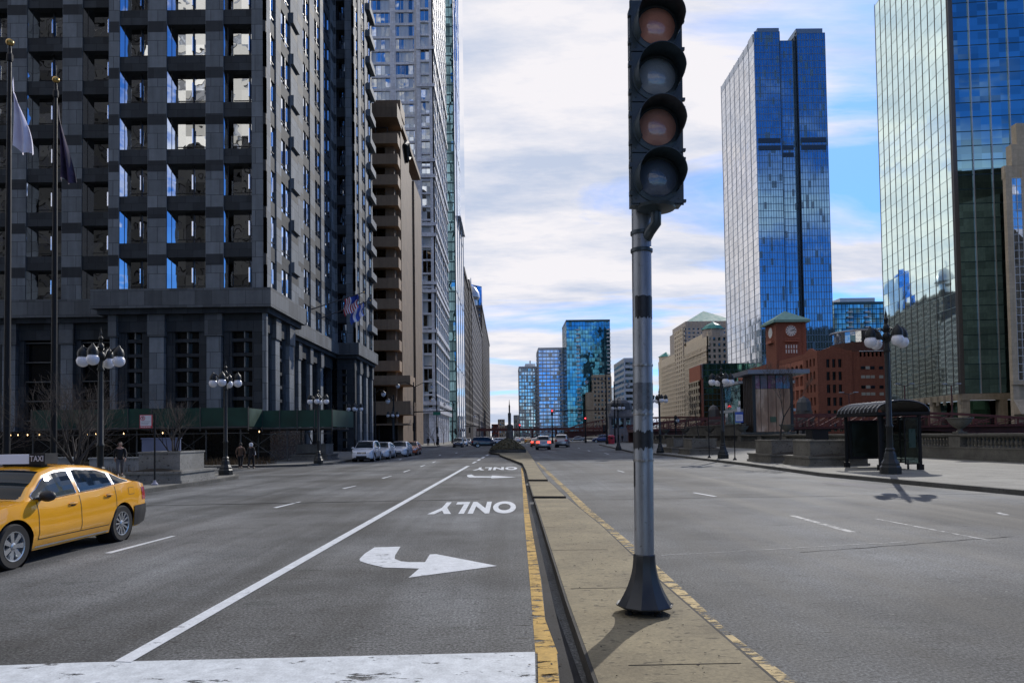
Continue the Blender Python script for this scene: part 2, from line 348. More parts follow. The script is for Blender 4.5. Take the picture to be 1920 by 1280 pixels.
# ------------------------------------------------------------------ ground, river, streets
GROUND = plain('ground_concrete', (0.13, 0.125, 0.115), 0.9, 0, 0.2, 0.3)
BANKX, FARX, RIVY = 27.9, 112.0, 430.0
g = MB()
g.poly([(-4000, -900, -.02), (BANKX, -900, -.02), (BANKX, RIVY, -.02), (-4000, RIVY, -.02)])
g.poly([(FARX, -900, -.02), (4000, -900, -.02), (4000, RIVY, -.02), (FARX, RIVY, -.02)])
g.poly([(-4000, RIVY, -.02), (4000, RIVY, -.02), (4000, 7000, -.02), (-4000, 7000, -.02)])
g.poly([(BANKX, -900, -.02), (BANKX, -900, -8), (BANKX, RIVY, -8), (BANKX, RIVY, -.02)])
g.poly([(FARX, RIVY, -.02), (FARX, RIVY, -8), (FARX, -900, -8), (FARX, -900, -.02)])
g.poly([(BANKX, RIVY, -.02), (BANKX, RIVY, -8), (FARX, RIVY, -8), (FARX, RIVY, -.02)])
g.poly([(BANKX, -900, -8), (FARX, -900, -8), (FARX, RIVY, -8), (BANKX, RIVY, -8)])
struct('ground', g, GROUND)
m, N_, L_, b_ = newmat('river_water'); b_.inputs['Base Color'].default_value = (0.015, 0.045, 0.04, 1); b_.inputs['Roughness'].default_value = 0.08
bump(N_, L_, b_, noise(N_, L_, scaled(N_, L_, (1, 1, 1), 'Position'), 1.2, 6), 0.6, 0.2)
g = MB(); g.poly([(BANKX + .05, -880, -5), (FARX - .05, -880, -5), (FARX - .05, RIVY - .05, -5), (BANKX + .05, RIVY - .05, -5)]); struct('river', g, m)

g = MB()
g.poly([(-200, -80, 0), (27.8, -80, 0), (27.8, 900, 0), (-200, 900, 0)])
struct('road', g, ASPH)

def plan(pxs, z): return [tuple(GP(x, y, z)[:2]) for x, y in pxs]
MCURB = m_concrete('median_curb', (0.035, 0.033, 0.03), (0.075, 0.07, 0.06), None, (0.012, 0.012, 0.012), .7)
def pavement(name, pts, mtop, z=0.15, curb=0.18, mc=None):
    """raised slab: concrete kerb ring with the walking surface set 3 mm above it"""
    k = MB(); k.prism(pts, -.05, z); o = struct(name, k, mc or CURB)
    c = Vector((sum(p[0] for p in pts) / len(pts), sum(p[1] for p in pts) / len(pts)))
    n = len(pts); ins = []
    A = sum(pts[i][0] * pts[(i + 1) % n][1] - pts[(i + 1) % n][0] * pts[i][1] for i in range(n)); sg = 1 if A > 0 else -1
    for i in range(n):
        p0, p1, p2 = Vector(pts[i - 1]), Vector(pts[i]), Vector(pts[(i + 1) % n])
        e1 = (p1 - p0).normalized(); e2 = (p2 - p1).normalized()
        n1 = Vector((-e1.y, e1.x)) * sg; n2 = Vector((-e2.y, e2.x)) * sg
        q = (n1 + n2); q = q / max(0.5, 1 + n1.dot(n2)); ins.append(p1 + q * curb)
    t = MB(); t.poly([(p.x, p.y, z + .003) for p in (ins if sg > 0 else ins[::-1])]); t.build('paving', mtop, o)
    return o
# left side: corner island, then the block of the dark building, then the far blocks
isl = [(-13.5, 5.0), (-13.5, 20.0), (-13.45, 26.4), (-13.2, 33), (-13.3, 35.5), (-13.9, 37.2), (-15.2, 38.3), (-18, 38.8), (-120, 38.8), (-120, 5.0)]
pavement('sidewalk', isl, WALK)
pavement('sidewalk', [(-16.5, 49.3), (-14.0, 50.2), (-12.9, 53), (-12.9, 60), (-12.9, 108.5), (-14, 111), (-17, 112), (-120, 112), (-120, 49.3)], WALK)
pavement('sidewalk', [(-15, 126), (-12.8, 129), (-12.8, 400), (-12.8, 880), (-120, 880), (-120, 126)], WALK)
# right side: river walk
rk = plan([(2600, 985), (1920, 919), (1540, 886), (1400, 868), (1250, 851), (1190, 847), (1150, 838.5), (1123, 832.5)], .15)
rk = [(15.5, -60)] + rk[1:]
ex, ey = rk[-1]
pavement('sidewalk', rk + [(ex + 1.2, ey + 3.0), (ex + 4, ey + 4), (27.85, ey + 4), (27.85, -60)][::1], WALK)
pavement('sidewalk', [(16.5, 172), (14.5, 176), (14.5, 420), (27.85, 420), (27.85, 172)], WALK)

# median: three slabs with open joints, turning left at the far end
Lp = [(1150, 1420), (1118, 1290), (1060, 1125), (1011, 967), (998, 933)]
Rp = [(1600, 1420), (1478, 1283), (1240, 1082), (1140, 988), (1096, 960), (1063, 930)]
s1 = plan([(1150, 1420), (1118, 1290), (1060, 1125), (1011, 967), (1000.5, 934)], .15); e1 = plan([(1640, 1420), (1470, 1285), (1240, 1088), (1130, 985), (1066, 934)], .15)
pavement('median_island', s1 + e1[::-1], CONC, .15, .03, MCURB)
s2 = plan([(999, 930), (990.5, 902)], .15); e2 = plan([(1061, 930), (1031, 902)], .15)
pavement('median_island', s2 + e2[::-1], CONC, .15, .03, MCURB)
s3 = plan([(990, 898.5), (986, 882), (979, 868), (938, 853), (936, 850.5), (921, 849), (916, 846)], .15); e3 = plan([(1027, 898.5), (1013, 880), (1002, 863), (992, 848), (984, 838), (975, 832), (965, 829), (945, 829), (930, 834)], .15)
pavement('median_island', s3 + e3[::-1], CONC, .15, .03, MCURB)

def mark(name, pxs, mt, z=.004, **k):
    q = MB(); q.poly([tuple(GP(x, y, z)) for x, y in pxs]); return struct(name, q, mt)
YELL2 = m_paint('faded_yellow_paint', (0.62, 0.44, 0.16), 0.47, 5.0, 0.06, 0.5)
STOPW = m_paint('stop_line_paint', (0.80, 0.84, 0.86), 0.565, 2.6, .02, .35)
mark('stop_line', [(-420, 1262), (150, 1241), (1003, 1221), (1008, 1440), (-900, 1440)], STOPW)
mark('lane_line', [(214, 1239), (246, 1240), (881, 873), (875, 873)], WHITE, .008)
for (a, b, c, d) in ((884, 868, 890, 865), (893, 863, 898, 860.5), (901, 858.5, 906, 856), (909, 854, 914, 851.5)):
    mark('lane_line', [(a, b), (a + 5, b), (c + 4.5, d), (c, d)], WHITE)
mark('centre_line', [(1004, 1224), (1046, 1224), (1022, 1160), (1014, 1085), (992, 960), (986, 915), (980, 877), (977, 877), (980, 915), (982, 960), (996, 1120)], YELL)
mark('centre_line', [(1008, 1222), (1044, 1222), (1062, 1440), (1012, 1440)], YELL, .012)
mark('edge_line', [(1480, 1268), (1508, 1285), (1508, 1330), (1300, 1150), (1190, 1040), (1098, 962), (1060, 921), (1024, 886), (1006, 866), (1009, 866), (1030, 884), (1070, 920), (1110, 957), (1200, 1031), (1280, 1103), (1370, 1187)], YELL2)
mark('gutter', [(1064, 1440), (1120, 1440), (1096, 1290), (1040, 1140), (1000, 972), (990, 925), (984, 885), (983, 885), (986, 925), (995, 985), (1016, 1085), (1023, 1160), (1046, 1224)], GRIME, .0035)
mark('turn_arrow', [(702, 1025.5), (751, 1024), (741, 1040), (740, 1047), (752, 1051.5), (768, 1053), (797, 1053), (806, 1038.5), (818, 1038), (932, 1060), (766, 1082), (786, 1065), (720, 1063), (690, 1056), (675, 1051), (674, 1047), (684, 1037)], WHITE, .006)
mark('turn_arrow', [(876, 890), (884, 889), (890, 892), (921, 892.6), (923, 891), (968, 894), (921, 896), (921, 894.5), (880, 894.5), (876, 893)], WHITE, .006)
def ground_text(txt, x0, x1, y0, y1):
    c = bpy.data.curves.new('lettering', 'FONT'); c.body = txt; c.size = 1; c.align_x = 'LEFT'; c.offset = 0.045; c.space_character = 1.12
    o = bpy.data.objects.new('lettering', c); COL.objects.link(o); dg = bpy.context.evaluated_depsgraph_get()
    me = bpy.data.meshes.new_from_object(o.evaluated_get(dg)); bpy.data.objects.remove(o)
    xs = [v.co.x for v in me.vertices]; ys = [v.co.y for v in me.vertices]
    for v in me.vertices:
        u = (v.co.x - min(xs)) / (max(xs) - min(xs)); w = (v.co.y - min(ys)) / (max(ys) - min(ys))
        v.co = (x1 + (x0 - x1) * u, y1 + (y0 - y1) * w, .006)
    me.materials.clear(); me.materials.append(WHITE)
    q = bpy.data.objects.new('lettering', me); COL.objects.link(q); tag(q, kind='structure')
a = GP(880, 963); b = GP(880, 940.5); ground_text('ONLY', XA(765, a.y) + .45, XA(966, a.y), a.y, b.y)
a = GP(925, 881); b = GP(925, 875.5); ground_text('ONLY', XA(884, a.y), XA(969, a.y), a.y, b.y)
# dashes of the far lanes, left side
for (x0, y0, x1, y1, w) in ((196, 1036, 322, 1004, 12), (512, 951, 561, 940, 7), (641, 915, 666, 910, 5), (715, 896, 733, 891.5, 4), (755, 884, 768, 880.5, 3.5), (787, 874, 796, 871.5, 3), (810, 866.5, 816, 864.5, 2.4),
                            (747, 861, 752, 860, 3), (822, 853, 826, 852, 2.5), (853, 849, 857, 848, 2.5)):
    mark('lane_dash', [(x0, y0), (x0 + w, y0 + .5), (x1 + w * .6, y1), (x1, y1)], WHITE)
for (x0, y0, x1, y1, w) in ((1337, 930, 1298, 923, 8), (1168, 884.5, 1156, 881.5, 4), (1105, 845.5, 1101, 844, 2.5), (1086, 840.3, 1083, 839.3, 2), (1140, 851, 1132, 849, 3)):
    mark('lane_dash', [(x0, y0), (x0 + w, y0), (x1 + w * .7, y1), (x1, y1)], WHITE)
for (x0, y0, x1, y1, w) in ((1590, 997, 1480, 966, 16), (1880, 965, 1865, 960, 14), (1850, 1012, 1640, 972, 8)):
    mark('lane_dash', [(x0, y0), (x0 + w, y0), (x1 + w * .7, y1), (x1, y1)], WORN)
# sawn joints and tar-filled cracks running across the carriageways
rnd = random.Random(5)
def crack(x0, y0, x1, y1, w, n=26, jit=.03, mt=TAR, z=.005):
    a = GP(x0, y0, z); b = GP(x1, y1, z); q = MB(); top = []; bot = []
    for i in range(n + 1):
        p = a.lerp(b, i / n); j = rnd.uniform(-jit, jit); ww = w * rnd.uniform(.5, 1.2)
        top.append((p.x, p.y + j + ww / 2, z)); bot.append((p.x, p.y + j - ww / 2, z))
    for i in range(n): q.poly([bot[i], bot[i + 1], top[i + 1], top[i]])
    struct('road_crack', q, mt)
crack(-60, 954, 900, 935.5, .11); crack(1100, 936, 1920, 924, .035, 30, .02); crack(870, 936, 985, 934.5, .03, 8, .02, WORN, .01)
crack(1180, 862.5, 1540, 893, .10, 20, .1); crack(1700, 1015, 1240, 1040, .03, 20, .03, WORN); crack(300, 904, 620, 893, .06, 14)
crack(1900, 1005, 1500, 1035, .025, 20, .03)

for yj in (5.6, 8.4, 11.2, 14.0):
    a = Vector((XA(1011, yj), yj)); xl = {5.6: .80, 8.4: .60, 11.2: .55, 14.0: .52}[yj]
    q = MB(); q.poly([(xl + .12, yj, .1555), (xl + 1.0, yj + .01, .1555), (xl + 1.0, yj + .022, .1555), (xl + .12, yj + .016, .1555)]); struct('median_joint', q, TAR)
# faded patches of newer asphalt
PATCH = m_concrete('asphalt_patch', (0.11, 0.11, 0.12), (0.15, 0.15, 0.16), None, (0.03, 0.03, 0.03), 0.4, 40)
mark('road_patch', [(1560, 903), (1700, 911), (1640, 916), (1540, 905)], PATCH)
# manhole-free loose litter and leaf crumbs on the median
lit = MB(); rnd = random.Random(2)
for i in range(420):
    t = rnd.random() ** 2.2; y = 4.2 + t * 14; xm = XA(1040, y) * 0 + (GP(1150 - (y - 4.2) * 11, 1200).x * 0)
    x = rnd.uniform(0.62, 2.0) if rnd.random() < .55 else rnd.uniform(.15, .6) if rnd.random() < .6 else rnd.uniform(1.9, 2.6)
    zz_ = .155 if .75 < x < 1.7 else .006
    if zz_ < .1 and x > .75 and x < 1.95: continue
    s_ = rnd.uniform(.006, .022); a_ = rnd.uniform(0, pi)
    lit.poly([(x + s_ * cos(a_ + k) * rnd.uniform(.5, 1), y + s_ * sin(a_ + k) * rnd.uniform(.5, 1), zz_ + .004 + rnd.uniform(0, .01)) for k in (0, 1.3, 2.9, 4.4)])
tag(lit.build('leaf_litter', plain('leaf_litter', (0.05, 0.04, 0.03), .9, 0, .6, 40)), 'dark crumbs of leaves and grit scattered along the median and its gutter', 'litter', kind='stuff')
# ------------------------------------------------------------------ left side of the street
def dark_building():
    X0, Y0 = -20.1, 60.0
    R = empty('office_building', (X0, Y0, 0), 0, 'dark charcoal granite office block at left above the green sidewalk shed', 'building')
    org = (X0, Y0, 0)
    XR = -22.8
    faces = {
        'A': ((X0, 60), (-1, 0), (0, -1)), 'As': ((X0, 60), (0, 1), (1, 0)), 'Wg': ((-33.4, 64), (-1, 0), (0, -1)),
        'Rc': ((XR, 69.4), (0, 1), (1, 0)), 'B': ((X0, 95.5), (-1, 0), (0, -1)), 'Bs': ((X0, 95.5), (0, 1), (1, 0))}
    H, ZC, FH, NF = 98.6, 14.6, 4.0, 21
    core = MB(org)
    core.box(-80, -34.4, 65.2, 115, 0, H); core.box(-34.4, X0 - 1.2, 61.2, 115, 0, H) if False else None
    core.box(-32.9, X0 - 1.1, 61.1, 69.3, 0, H); core.box(-60, XR - 1.1, 69.3, 108.5, 0, H); core.box(XR - 1.1, X0 - 1.1, 96.6, 108.4, 0, H)
    core.build('core', BLKGLS, R)
    wall = MB(org); wins = []
    def face(key, W, A0, A1, spd=-.10):
        Fm = faces[key]; edges = [A0] + [e for w in W for e in w] + [A1]
        for i in range(0, len(edges), 2):
            a, b = edges[i], edges[i + 1]
            if b - a < .05: continue
            wall.m = 0; wall.fb(Fm, a, b, ZC, H, -1.2, 0)
            wall.m = 1
            for k in range(NF):
                z = ZC + k * FH; wall.fb(Fm, a + .02, b - .02, z + 2.05, z + 3.0, -.3, .004)
        for a, b in W:
            for k in range(NF):
                z = ZC + k * FH; wall.m = 2; wall.fb(Fm, a, b, z + 2.75, z + FH, -1.15, spd)
                if z < 64 or (key[0] in 'BR' and z < 85): wins.append((key, a, b, z + .0, z + 2.75))
    face('A', [(0.25, 3.6), (5.1, 8.4), (10.0, 12.4)], 0.0, 13.3)
    face('As', [(0.25, 2.75), (4.15, 7.1)], 0.0, 9.35)
    face('Wg', [(1.2, 4.6), (6.4, 9.6), (11.4, 14.7), (16.5, 19.8), (21.5, 24.8), (26.6, 29.9)], 0.0, 34)
    face('Rc', [(2.0, 4.6), (6.6, 9.3), (11.4, 14.2), (16.3, 19.1), (21.0, 24.5)], 0, 26.1)
    face('B', [(.3, 2.4)], 0, 2.7); face('Bs', [(.4, 3.0), (5.0, 7.6), (9.6, 12.0)], 0, 13)
    # balcony-like ledges on the far side face
    for k in range(NF):
        z = ZC + k * FH; wall.m = 0; wall.fb(faces['Bs'], 9.0, 13.2, z + 2.9, z + 3.9, 0, .55)
    for k in range(NF):
        z = ZC + k * FH; wall.m = 0; wall.fb(faces['As'], 7.2, 9.3, z + 3.0, z + 4.0, 0, .25)
    # parapet and cornice bands over the podium, following the volumes
    wall.m = 0
    wall.box(-33.4, X0, 60, 62, H, H + 1.5)
    def bands(z0, z1, d):
        wall.box(-34.0 - d, X0 + d, 60 - d, 69.4 + d, z0, z1); wall.box(-80, -34.0 - d, 64 - d, 66, z0, z1)
        wall.box(-33, XR + d, 69.4 + d, 95.5 - d, z0, z1); wall.box(XR - 3, X0 + d, 95.5 - d, 108.6 + d, z0, z1)
    wall.m = 3; bands(13.0, 14.6, .55); wall.m = 2; bands(12.55, 13.0, .2)
    wall.build('wall', [PSTONE, BSTONE, DSTONE, SSTONE], R)
    # podium: tall piers with capitals and framed grids of panes between them
    pod = MB(org)
    def podium(key, P, A0, A1):
        Fm = faces[key]
        for a, b in P:
            pod.m = 0; pod.fb(Fm, a + .12, b - .12, 0, 10.7, -1.3, -.12); pod.m = 1; pod.fb(Fm, a, b, 10.7, 12.55, -1.3, 0)
        e = [A0] + [q for p in P for q in p] + [A1]
        bays = [(e[i], e[i + 1]) for i in range(0, len(e), 2) if e[i + 1] - e[i] > .6]
        for a, b in bays:
            pod.m = 2; pod.fb(Fm, a, b, 11.1, 12.55, -1.3, -.35)
            pod.fb(Fm, a, a + .45, 0, 11.1, -1.3, -.45); pod.fb(Fm, b - .45, b, 0, 11.1, -1.3, -.45)
        return bays
    B1 = podium('A', [(3.75, 5.2), (8.55, 10.0), (12.6, 13.3)], 0.35, 13.3)
    pod.m = 0; pod.fb(faces['A'], 0, .35, 0, 12.55, -.35, 0)
    B2 = podium('As', [(2.6, 4.0), (6.6, 8.2)], .3, 9.4)
    B4 = podium('B', [], .2, 2.6); B5 = podium('Bs', [(3.1, 4.6), (7.6, 9.0), (12, 13)], .3, 12)
    B6 = podium('Rc', [(4.8, 6.0), (9.4, 10.6), (14, 15.2), (18.8, 20.2)], 0, 26)
    B3 = podium('Wg', [(0, 1.4), (5.3, 6.6), (10.4, 11.8), (15.6, 17.0), (20.8, 22.2)], 0, 26)
    pod.m = 2
    pod.build('podium', [PSTONE, SSTONE, DSTONE], R)
    sf = MB(org); sf.box(-79, -34.2, 62.6, 63.0, .15, 2.9); sf.box(-34.2, X0 - .1, 59.3, 59.9, .15, 2.9); sf.box(X0 - .1, X0 + .5, 59.3, 69.3, .15, 2.9)
    for i in range(14): sf.box(-33.5 + i, -33.42 + i, 59.2, 59.3, .15, 2.8)
    sf.build('dark_shopfront', BLKGLS, R)  # black storefront sheets added to paint in the shade under the shed
    def pwin(key, a, b, wide=False):
        Fm = faces[key]; o = MB(org); o.fb(Fm, a + .45, b - .45, .3, 11.1, -1.25, -1.0)
        w = o.build('podium_window', PGLASS, R)
        f = MB(org); f.m = 0; a += .45; b -= .45; r0 = .3
        while r0 < 11.0:
            f.m = 0; f.fb(Fm, a, b, r0, r0 + (.28 if not wide else .06), -1.0, -.55); r0 += 1.24 if not wide else 1.75
        if not wide:
            f.m = 0; f.fb(Fm, a, a + .22, .3, 11.1, -.9, -.50); f.fb(Fm, b - .22, b, .3, 11.1, -.9, -.50)
            for q, ww in ((.5, .05), (.94, .035)):
                m_ = a + (b - a) * q; r1 = .62
                while r1 < 11: f.m = 1; f.fb(Fm, m_ - ww, m_ + ww, r1, r1 + .88, -1.0, -.6); r1 += 1.24
        else:
            f.m = 0; f.fb(Fm, a, a + .06, .3, 11.1, -1.0, -.56); f.fb(Fm, b - .06, b, .3, 11.1, -1.0, -.56)
            f.m = 1; r1 = .3
            while r1 < 11: f.fb(Fm, a, b, r1 + .06, r1 + .10, -1.0, -.6); r1 += 1.75
        f.build('frame', [DSTONE, DALU], w)
    for key, bays in (('A', B1), ('As', B2), ('B', B4), ('Bs', B5)):
        for a, b in bays: pwin(key, a, b)
    for a, b in B3[:4]: pwin('Wg', a, b, True)
    # upper windows: splayed side light, main pane, central fin
    def window(q, key, a, b, z0, z1, front):
        Fm = faces[key]; O, u, n = Fm; Pn = lambda aa, d, z: (O[0] + u[0] * aa + n[0] * d, O[1] + u[1] * aa + n[1] * d, z)
        if front:
            c = b - .6 if key != 'A' or a > .5 else b - .55
            q.m = 0; q.poly([Pn(c, -.85, z0), Pn(a, -.85, z0), Pn(a, -.85, z1), Pn(c, -.85, z1)])
            q.m = 1; q.poly([Pn(b, -.12, z0), Pn(c, -.85, z0), Pn(c, -.85, z1), Pn(b, -.12, z1)])
        else:
            q.m = 1; q.poly([Pn(a, -.2, z0), Pn(b, -.2, z0), Pn(b, -.2, z1), Pn(a, -.2, z1)])
    def frame(q, key, a, b, z0, z1, front):
        Fm = faces[key]; d = -.85 if front else -.2; mid = (a + b) / 2 - (.3 if front else 0); c = b - .6 if front else b
        q.m = 0; q.fb(Fm, mid - .05, mid + .05, z0, z1, d, d + .12); q.fb(Fm, a, c, z0 + .42, z0 + .47, d, d + .06)
        if front: q.fb(Fm, c + .33, c + .38, z0, z1, -.55, -.40)
        q.m = 1; O, u, n = Fm; cc = d + .22; xx, yy = O[0] + u[0] * mid + n[0] * cc, O[1] + u[1] * mid + n[1] * cc; q.tube([(xx, yy, z0 + .7), (xx, yy, z0 + 1.95)], .085, 8)
    order = sorted(wins, key=lambda w: (w[3] > 42 if w[0] in ('A', 'As', 'Wg') else w[3] > 62, w[0] == 'Wg' and w[1] > 12, w[3]))
    rest = MB(org); restf = MB(org)
    for i, (key, a, b, z0, z1) in enumerate(order):
        fr = key in ('A', 'Wg', 'B')
        if i < 88:
            o = MB(org); window(o, key, a, b, z0, z1, fr); w = o.build('window', [DGLASS, BGLASS], R)
            f = MB(org); frame(f, key, a, b, z0, z1, fr); f.build('frame', [STEEL, ALU], w)
        else: window(rest, key, a, b, z0, z1, fr); frame(restf, key, a, b, z0, z1, fr)
    tag(rest.build('window', [DGLASS, BGLASS], R), kind='stuff'); tag(restf.build('window_frame', [STEEL, ALU], R), kind='stuff')
    return R
PGLASS = plain('podium_glass', (0.008, 0.009, 0.010), 0.12, 0, .3, 1, .6)
DALU = plain('dull_aluminium', (0.42, 0.43, 0.43), 0.35, 0.8)
dark_building()

BROWN = stone('tan_concrete', (0.25, 0.175, 0.115), 2.4, 1.6, 0.012, 0.10, 0.7, 0.7, 0.3, 0.35)
BROWN2 = stone('tan_concrete_band', (0.42, 0.29, 0.185), 3.0, 4, 0.012, 0.08, 0.7, 0.75, 0.3, 0.3)
BRGLASS = glass('brown_glass', (0.20, 0.15, 0.10), 1.4, 3.2, 0.05, 0.02, 0.7, 0.05, 0.5)
def brown_building():
    Y = 130.0; X1 = -19.3; org = (X1, Y, 0)
    R = empty('office_building', org, 0, 'tan concrete tower with horizontal bands and dark strip windows', 'building')
    ZT = lambda py: ZA(740, py, Y)
    Xl = XA(690, Y) - 14; Ye = YX(793, X1)
    c = MB(org); c.box(Xl, X1 - 1.4, Y + 1.6, Ye - 1, 0, 56); c.build('core', BRGLASS, R)
    w = MB(org); w.m = 0
    # side piers, stepped
    ys = [Y, YX(771, X1), YX(780, X1), Ye]
    w.box(X1 - 3.0, X1, Y + 3.2, ys[1], 0, 59.5); w.box(X1 - 3, X1 - .35, ys[1], ys[2], 0, 57); w.box(X1 - 3, X1 + .05, ys[2], Ye, 0, 57)
    w.box(X1 - 2.6, X1 - .9, Y + .9, Y + 3.2, 0, 56)
    w.box(Xl, X1 - .02, Y - .6, Y + 5, ZT(222), ZT(196)); w.box(X1 - 5, X1 + .03, Y + 3.3, Y + 9, ZT(196), ZT(172))
    w.box(Xl, X1 - .05, Y + 1, Ye, ZT(196) - 1.5, ZT(196) - .4)
    w.build('wall', BROWN, R)
    b = MB(org)
    y = 252.0; k = 0
    while y < 700:
        b.box(Xl, X1 + .02, Y - .6, Y + 2.4, ZT(y + 19), ZT(y)); y += 38.6
    b.box(Xl, X1 + 2.2, Y - 2.6, Y + 4, ZT(723), ZT(706)); b.box(Xl, X1 + 2.2, Y - 2.6, Y + 4, ZT(778), ZT(753))
    b.box(Xl, X1 + 1.8, Y - 2.2, Y + 4, ZT(797), ZT(794)); 
    b.build('spandrel_band', BROWN2, R)
    wins = 0; y = 233.0
    while y < 700:
        f = MB(org); f.box(X1 - 15.5, X1 - 2.1, Y + 1.44, Y + 1.6, ZT(y) , ZT(y) + .1)
        for q in range(7):
            xx = X1 - 2.2 - q * 2.2; f.box(xx - .06, xx + .06, Y + 1.45, Y + 1.6, ZT(y + 20), ZT(y))
        f.build('window_frame', STEEL, R); y += 38.6
    s = MB(org); s.m = 0; s.box(Xl, X1 - .6, Y + .5, Y + .7, 0.2, ZT(797)); s.m = 1
    for q in range(7): s.box(X1 - 1.5 - q * 2.6, X1 - 1.3 - q * 2.6, Y + .3, Y + .5, 0, ZT(797))
    s.box(Xl, X1 + 1.5, Y - 2.0, Y - 1.9, ZT(800), ZT(782)) if False else None
    s.build('dark_shopfront', [PGLASS, STEEL], R)
    e = MB(org); e.tube([(X1 + .12, ys[1] - 5, ZT(262)), (X1 + .12, ys[1] - 2, ZT(245)), (X1 + .12, ys[1] - 5, ZT(228)), (X1 + .12, ys[1] - 8, ZT(245)), (X1 + .12, ys[1] - 5, ZT(262))], .7, 6); e.build('wall_emblem', BLACK, R)
brown_building()

PALEM = plain('pale_metal', (0.5, 0.52, 0.54), 0.4, 0.6)
LAV = stone('pale_lilac_stone', (0.80, 0.81, 0.85), 1.2, .9, .02, .12, .5, .6, .4, .35)
LGLASS = glass('tower_window_glass', (0.85, 0.90, 0.90), 1.3, 3.6, 0.03, 0.015, 0.7, 0.05, 0.45, blind=(.62, .66, .66), bfrac=.45)
def window_grid(R, org, Fm, A0, A1, Z0, Z1, nx, nz, pier, sp, mglass, mwall, depth=.5, sub=2, name='facade', mull=None, kind=None):
    """stone grid with window openings and mullions, the glass set back behind it"""
    g_ = MB(org); g_.fb(Fm, A0, A1, Z0, Z1, -depth - .15, -depth); g_.build('glazing', mglass, R)
    w = MB(org); dx = (A1 - A0) / nx; dz = (Z1 - Z0) / nz
    for i in range(nx + 1):
        a = A0 + i * dx; w.m = 0; w.fb(Fm, max(A0, a - pier / 2), min(A1, a + pier / 2), Z0, Z1, -depth, 0)
        if i < nx:
            for j in range(1, sub): w.m = 1; c = a + dx * j / sub; w.fb(Fm, c - .05, c + .05, Z0, Z1, -depth, -depth + .12)
    for k in range(nz + 1):
        z = Z0 + k * dz; w.m = 0; w.fb(Fm, A0, A1, max(Z0, z - sp / 2), min(Z1, z + sp / 2), -depth, -.004)
    w.build(name, [mwall, mull or STEEL], R)
def lilac_tower():
    X1 = -19.3; Y = YX(819, X1); org = (X1, Y, 0); Ye = YX(843, X1)
    R = empty('office_tower', org, 0, 'pale lilac stone and glass tower rising out of frame behind the tan banded building', 'tower')
    Xl = XA(690, Y) - 6; xm = XA(787, Y); H = 190
    c = MB(org); c.box(Xl, X1 - .8, Y + 2.3, Ye, 0, H); c.build('core', LAV, R)
    Fs = ((X1, Y), (0, 1), (1, 0)); Ff = ((X1, Y), (-1, 0), (0, -1)); Fb = ((xm, Y + 1.2), (-1, 0), (0, -1))
    f0 = ZA(819, 765, Y); L_ = X1 - xm; D = Ye - Y
    window_grid(R, org, Ff, 0.0, L_, f0, H, 1, 48, 2.3, .5, LGLASS, LAV, .5, 4, mull=PALEM)
    window_grid(R, org, Fb, 0.0, xm - Xl, f0, H, 3, 48, 1.6, .7, LGLASS, LAV, .35, 6, mull=PALEM)
    window_grid(R, org, Fs, 0.0, D, f0, H, 6, 48, .9, .45, LGLASS, LAV, .2, 3, mull=PALEM)
    b = MB(org)
    for py in (90, 160, 300, 330, 420, 440, 530, 545, 620, 640):
        z = ZA(819, py, Y); b = MB(org); b.fb(Ff, -.35, L_, z - .5, z + .4, -.3, .35); b.fb(Fs, -.3, D, z - .5, z + .4, -.3, .35); b.build('cornice', LAV, R)
    for z in (ZA(819, 755, Y), ZA(819, 770, Y)): b = MB(org); b.fb(Ff, -.8, L_ + 12, z - .6, z + .5, -.3, .9); b.fb(Fs, -.7, D, z - .6, z + .5, -.3, .9); b.build('cornice', LAV, R)
    p = MB(org)
    for a in (0, 5, 10, 15): p.fb(Ff, a, a + 2.2, 0, f0, -1.5, .1)
    k = 0
    while k < D - 2: p.fb(Fs, k, k + 2.2, 0, f0, -1.5, .1); k += 6.5
    p.build('base_pier', LAV, R)
lilac_tower()

def curtain(R, org, Fm, A0, A1, Z0, Z1, bay, fh, mglass, mm, mw=.12, md=.25, bw=.35, bd=.06, mb=None, vis_z=0, skip=0):
    g_ = MB(org); g_.fb(Fm, A0, A1, Z0, Z1, -.3, 0); g_.build('curtain_wall', mglass, R)
    v = MB(org); n = max(1, round((A1 - A0) / bay))
    for i in range(n + 1):
        a = A0 + (A1 - A0) * i / n; v.fb(Fm, a - mw / 2, a + mw / 2, Z0, Z1, .004, md)
    h = v; h.m = 1; n = max(1, round((Z1 - Z0) / fh))
    for i in range(n + 1):
        z = Z0 + (Z1 - Z0) * i / n; h.fb(Fm, A0, A1, z - bw / 2, z + bw / 2, .002, bd)
    h.build('mullion_grid', [mm, mb or mm], R)
TEALG = glass('teal_glass', (0.30, 0.50, 0.55), 1.5, 3.8, 0.05, 0.02, 0.8, 0.03, 0.3)
SKYG = glass('sky_mirror_glass', (0.85, 0.90, 0.98), 3, 3.8, 0.004, 0.03, 0.06, 0.01, 0.2)
DKTEAL = plain('dark_teal_metal', (0.03, 0.07, 0.08), 0.4, 0.5)
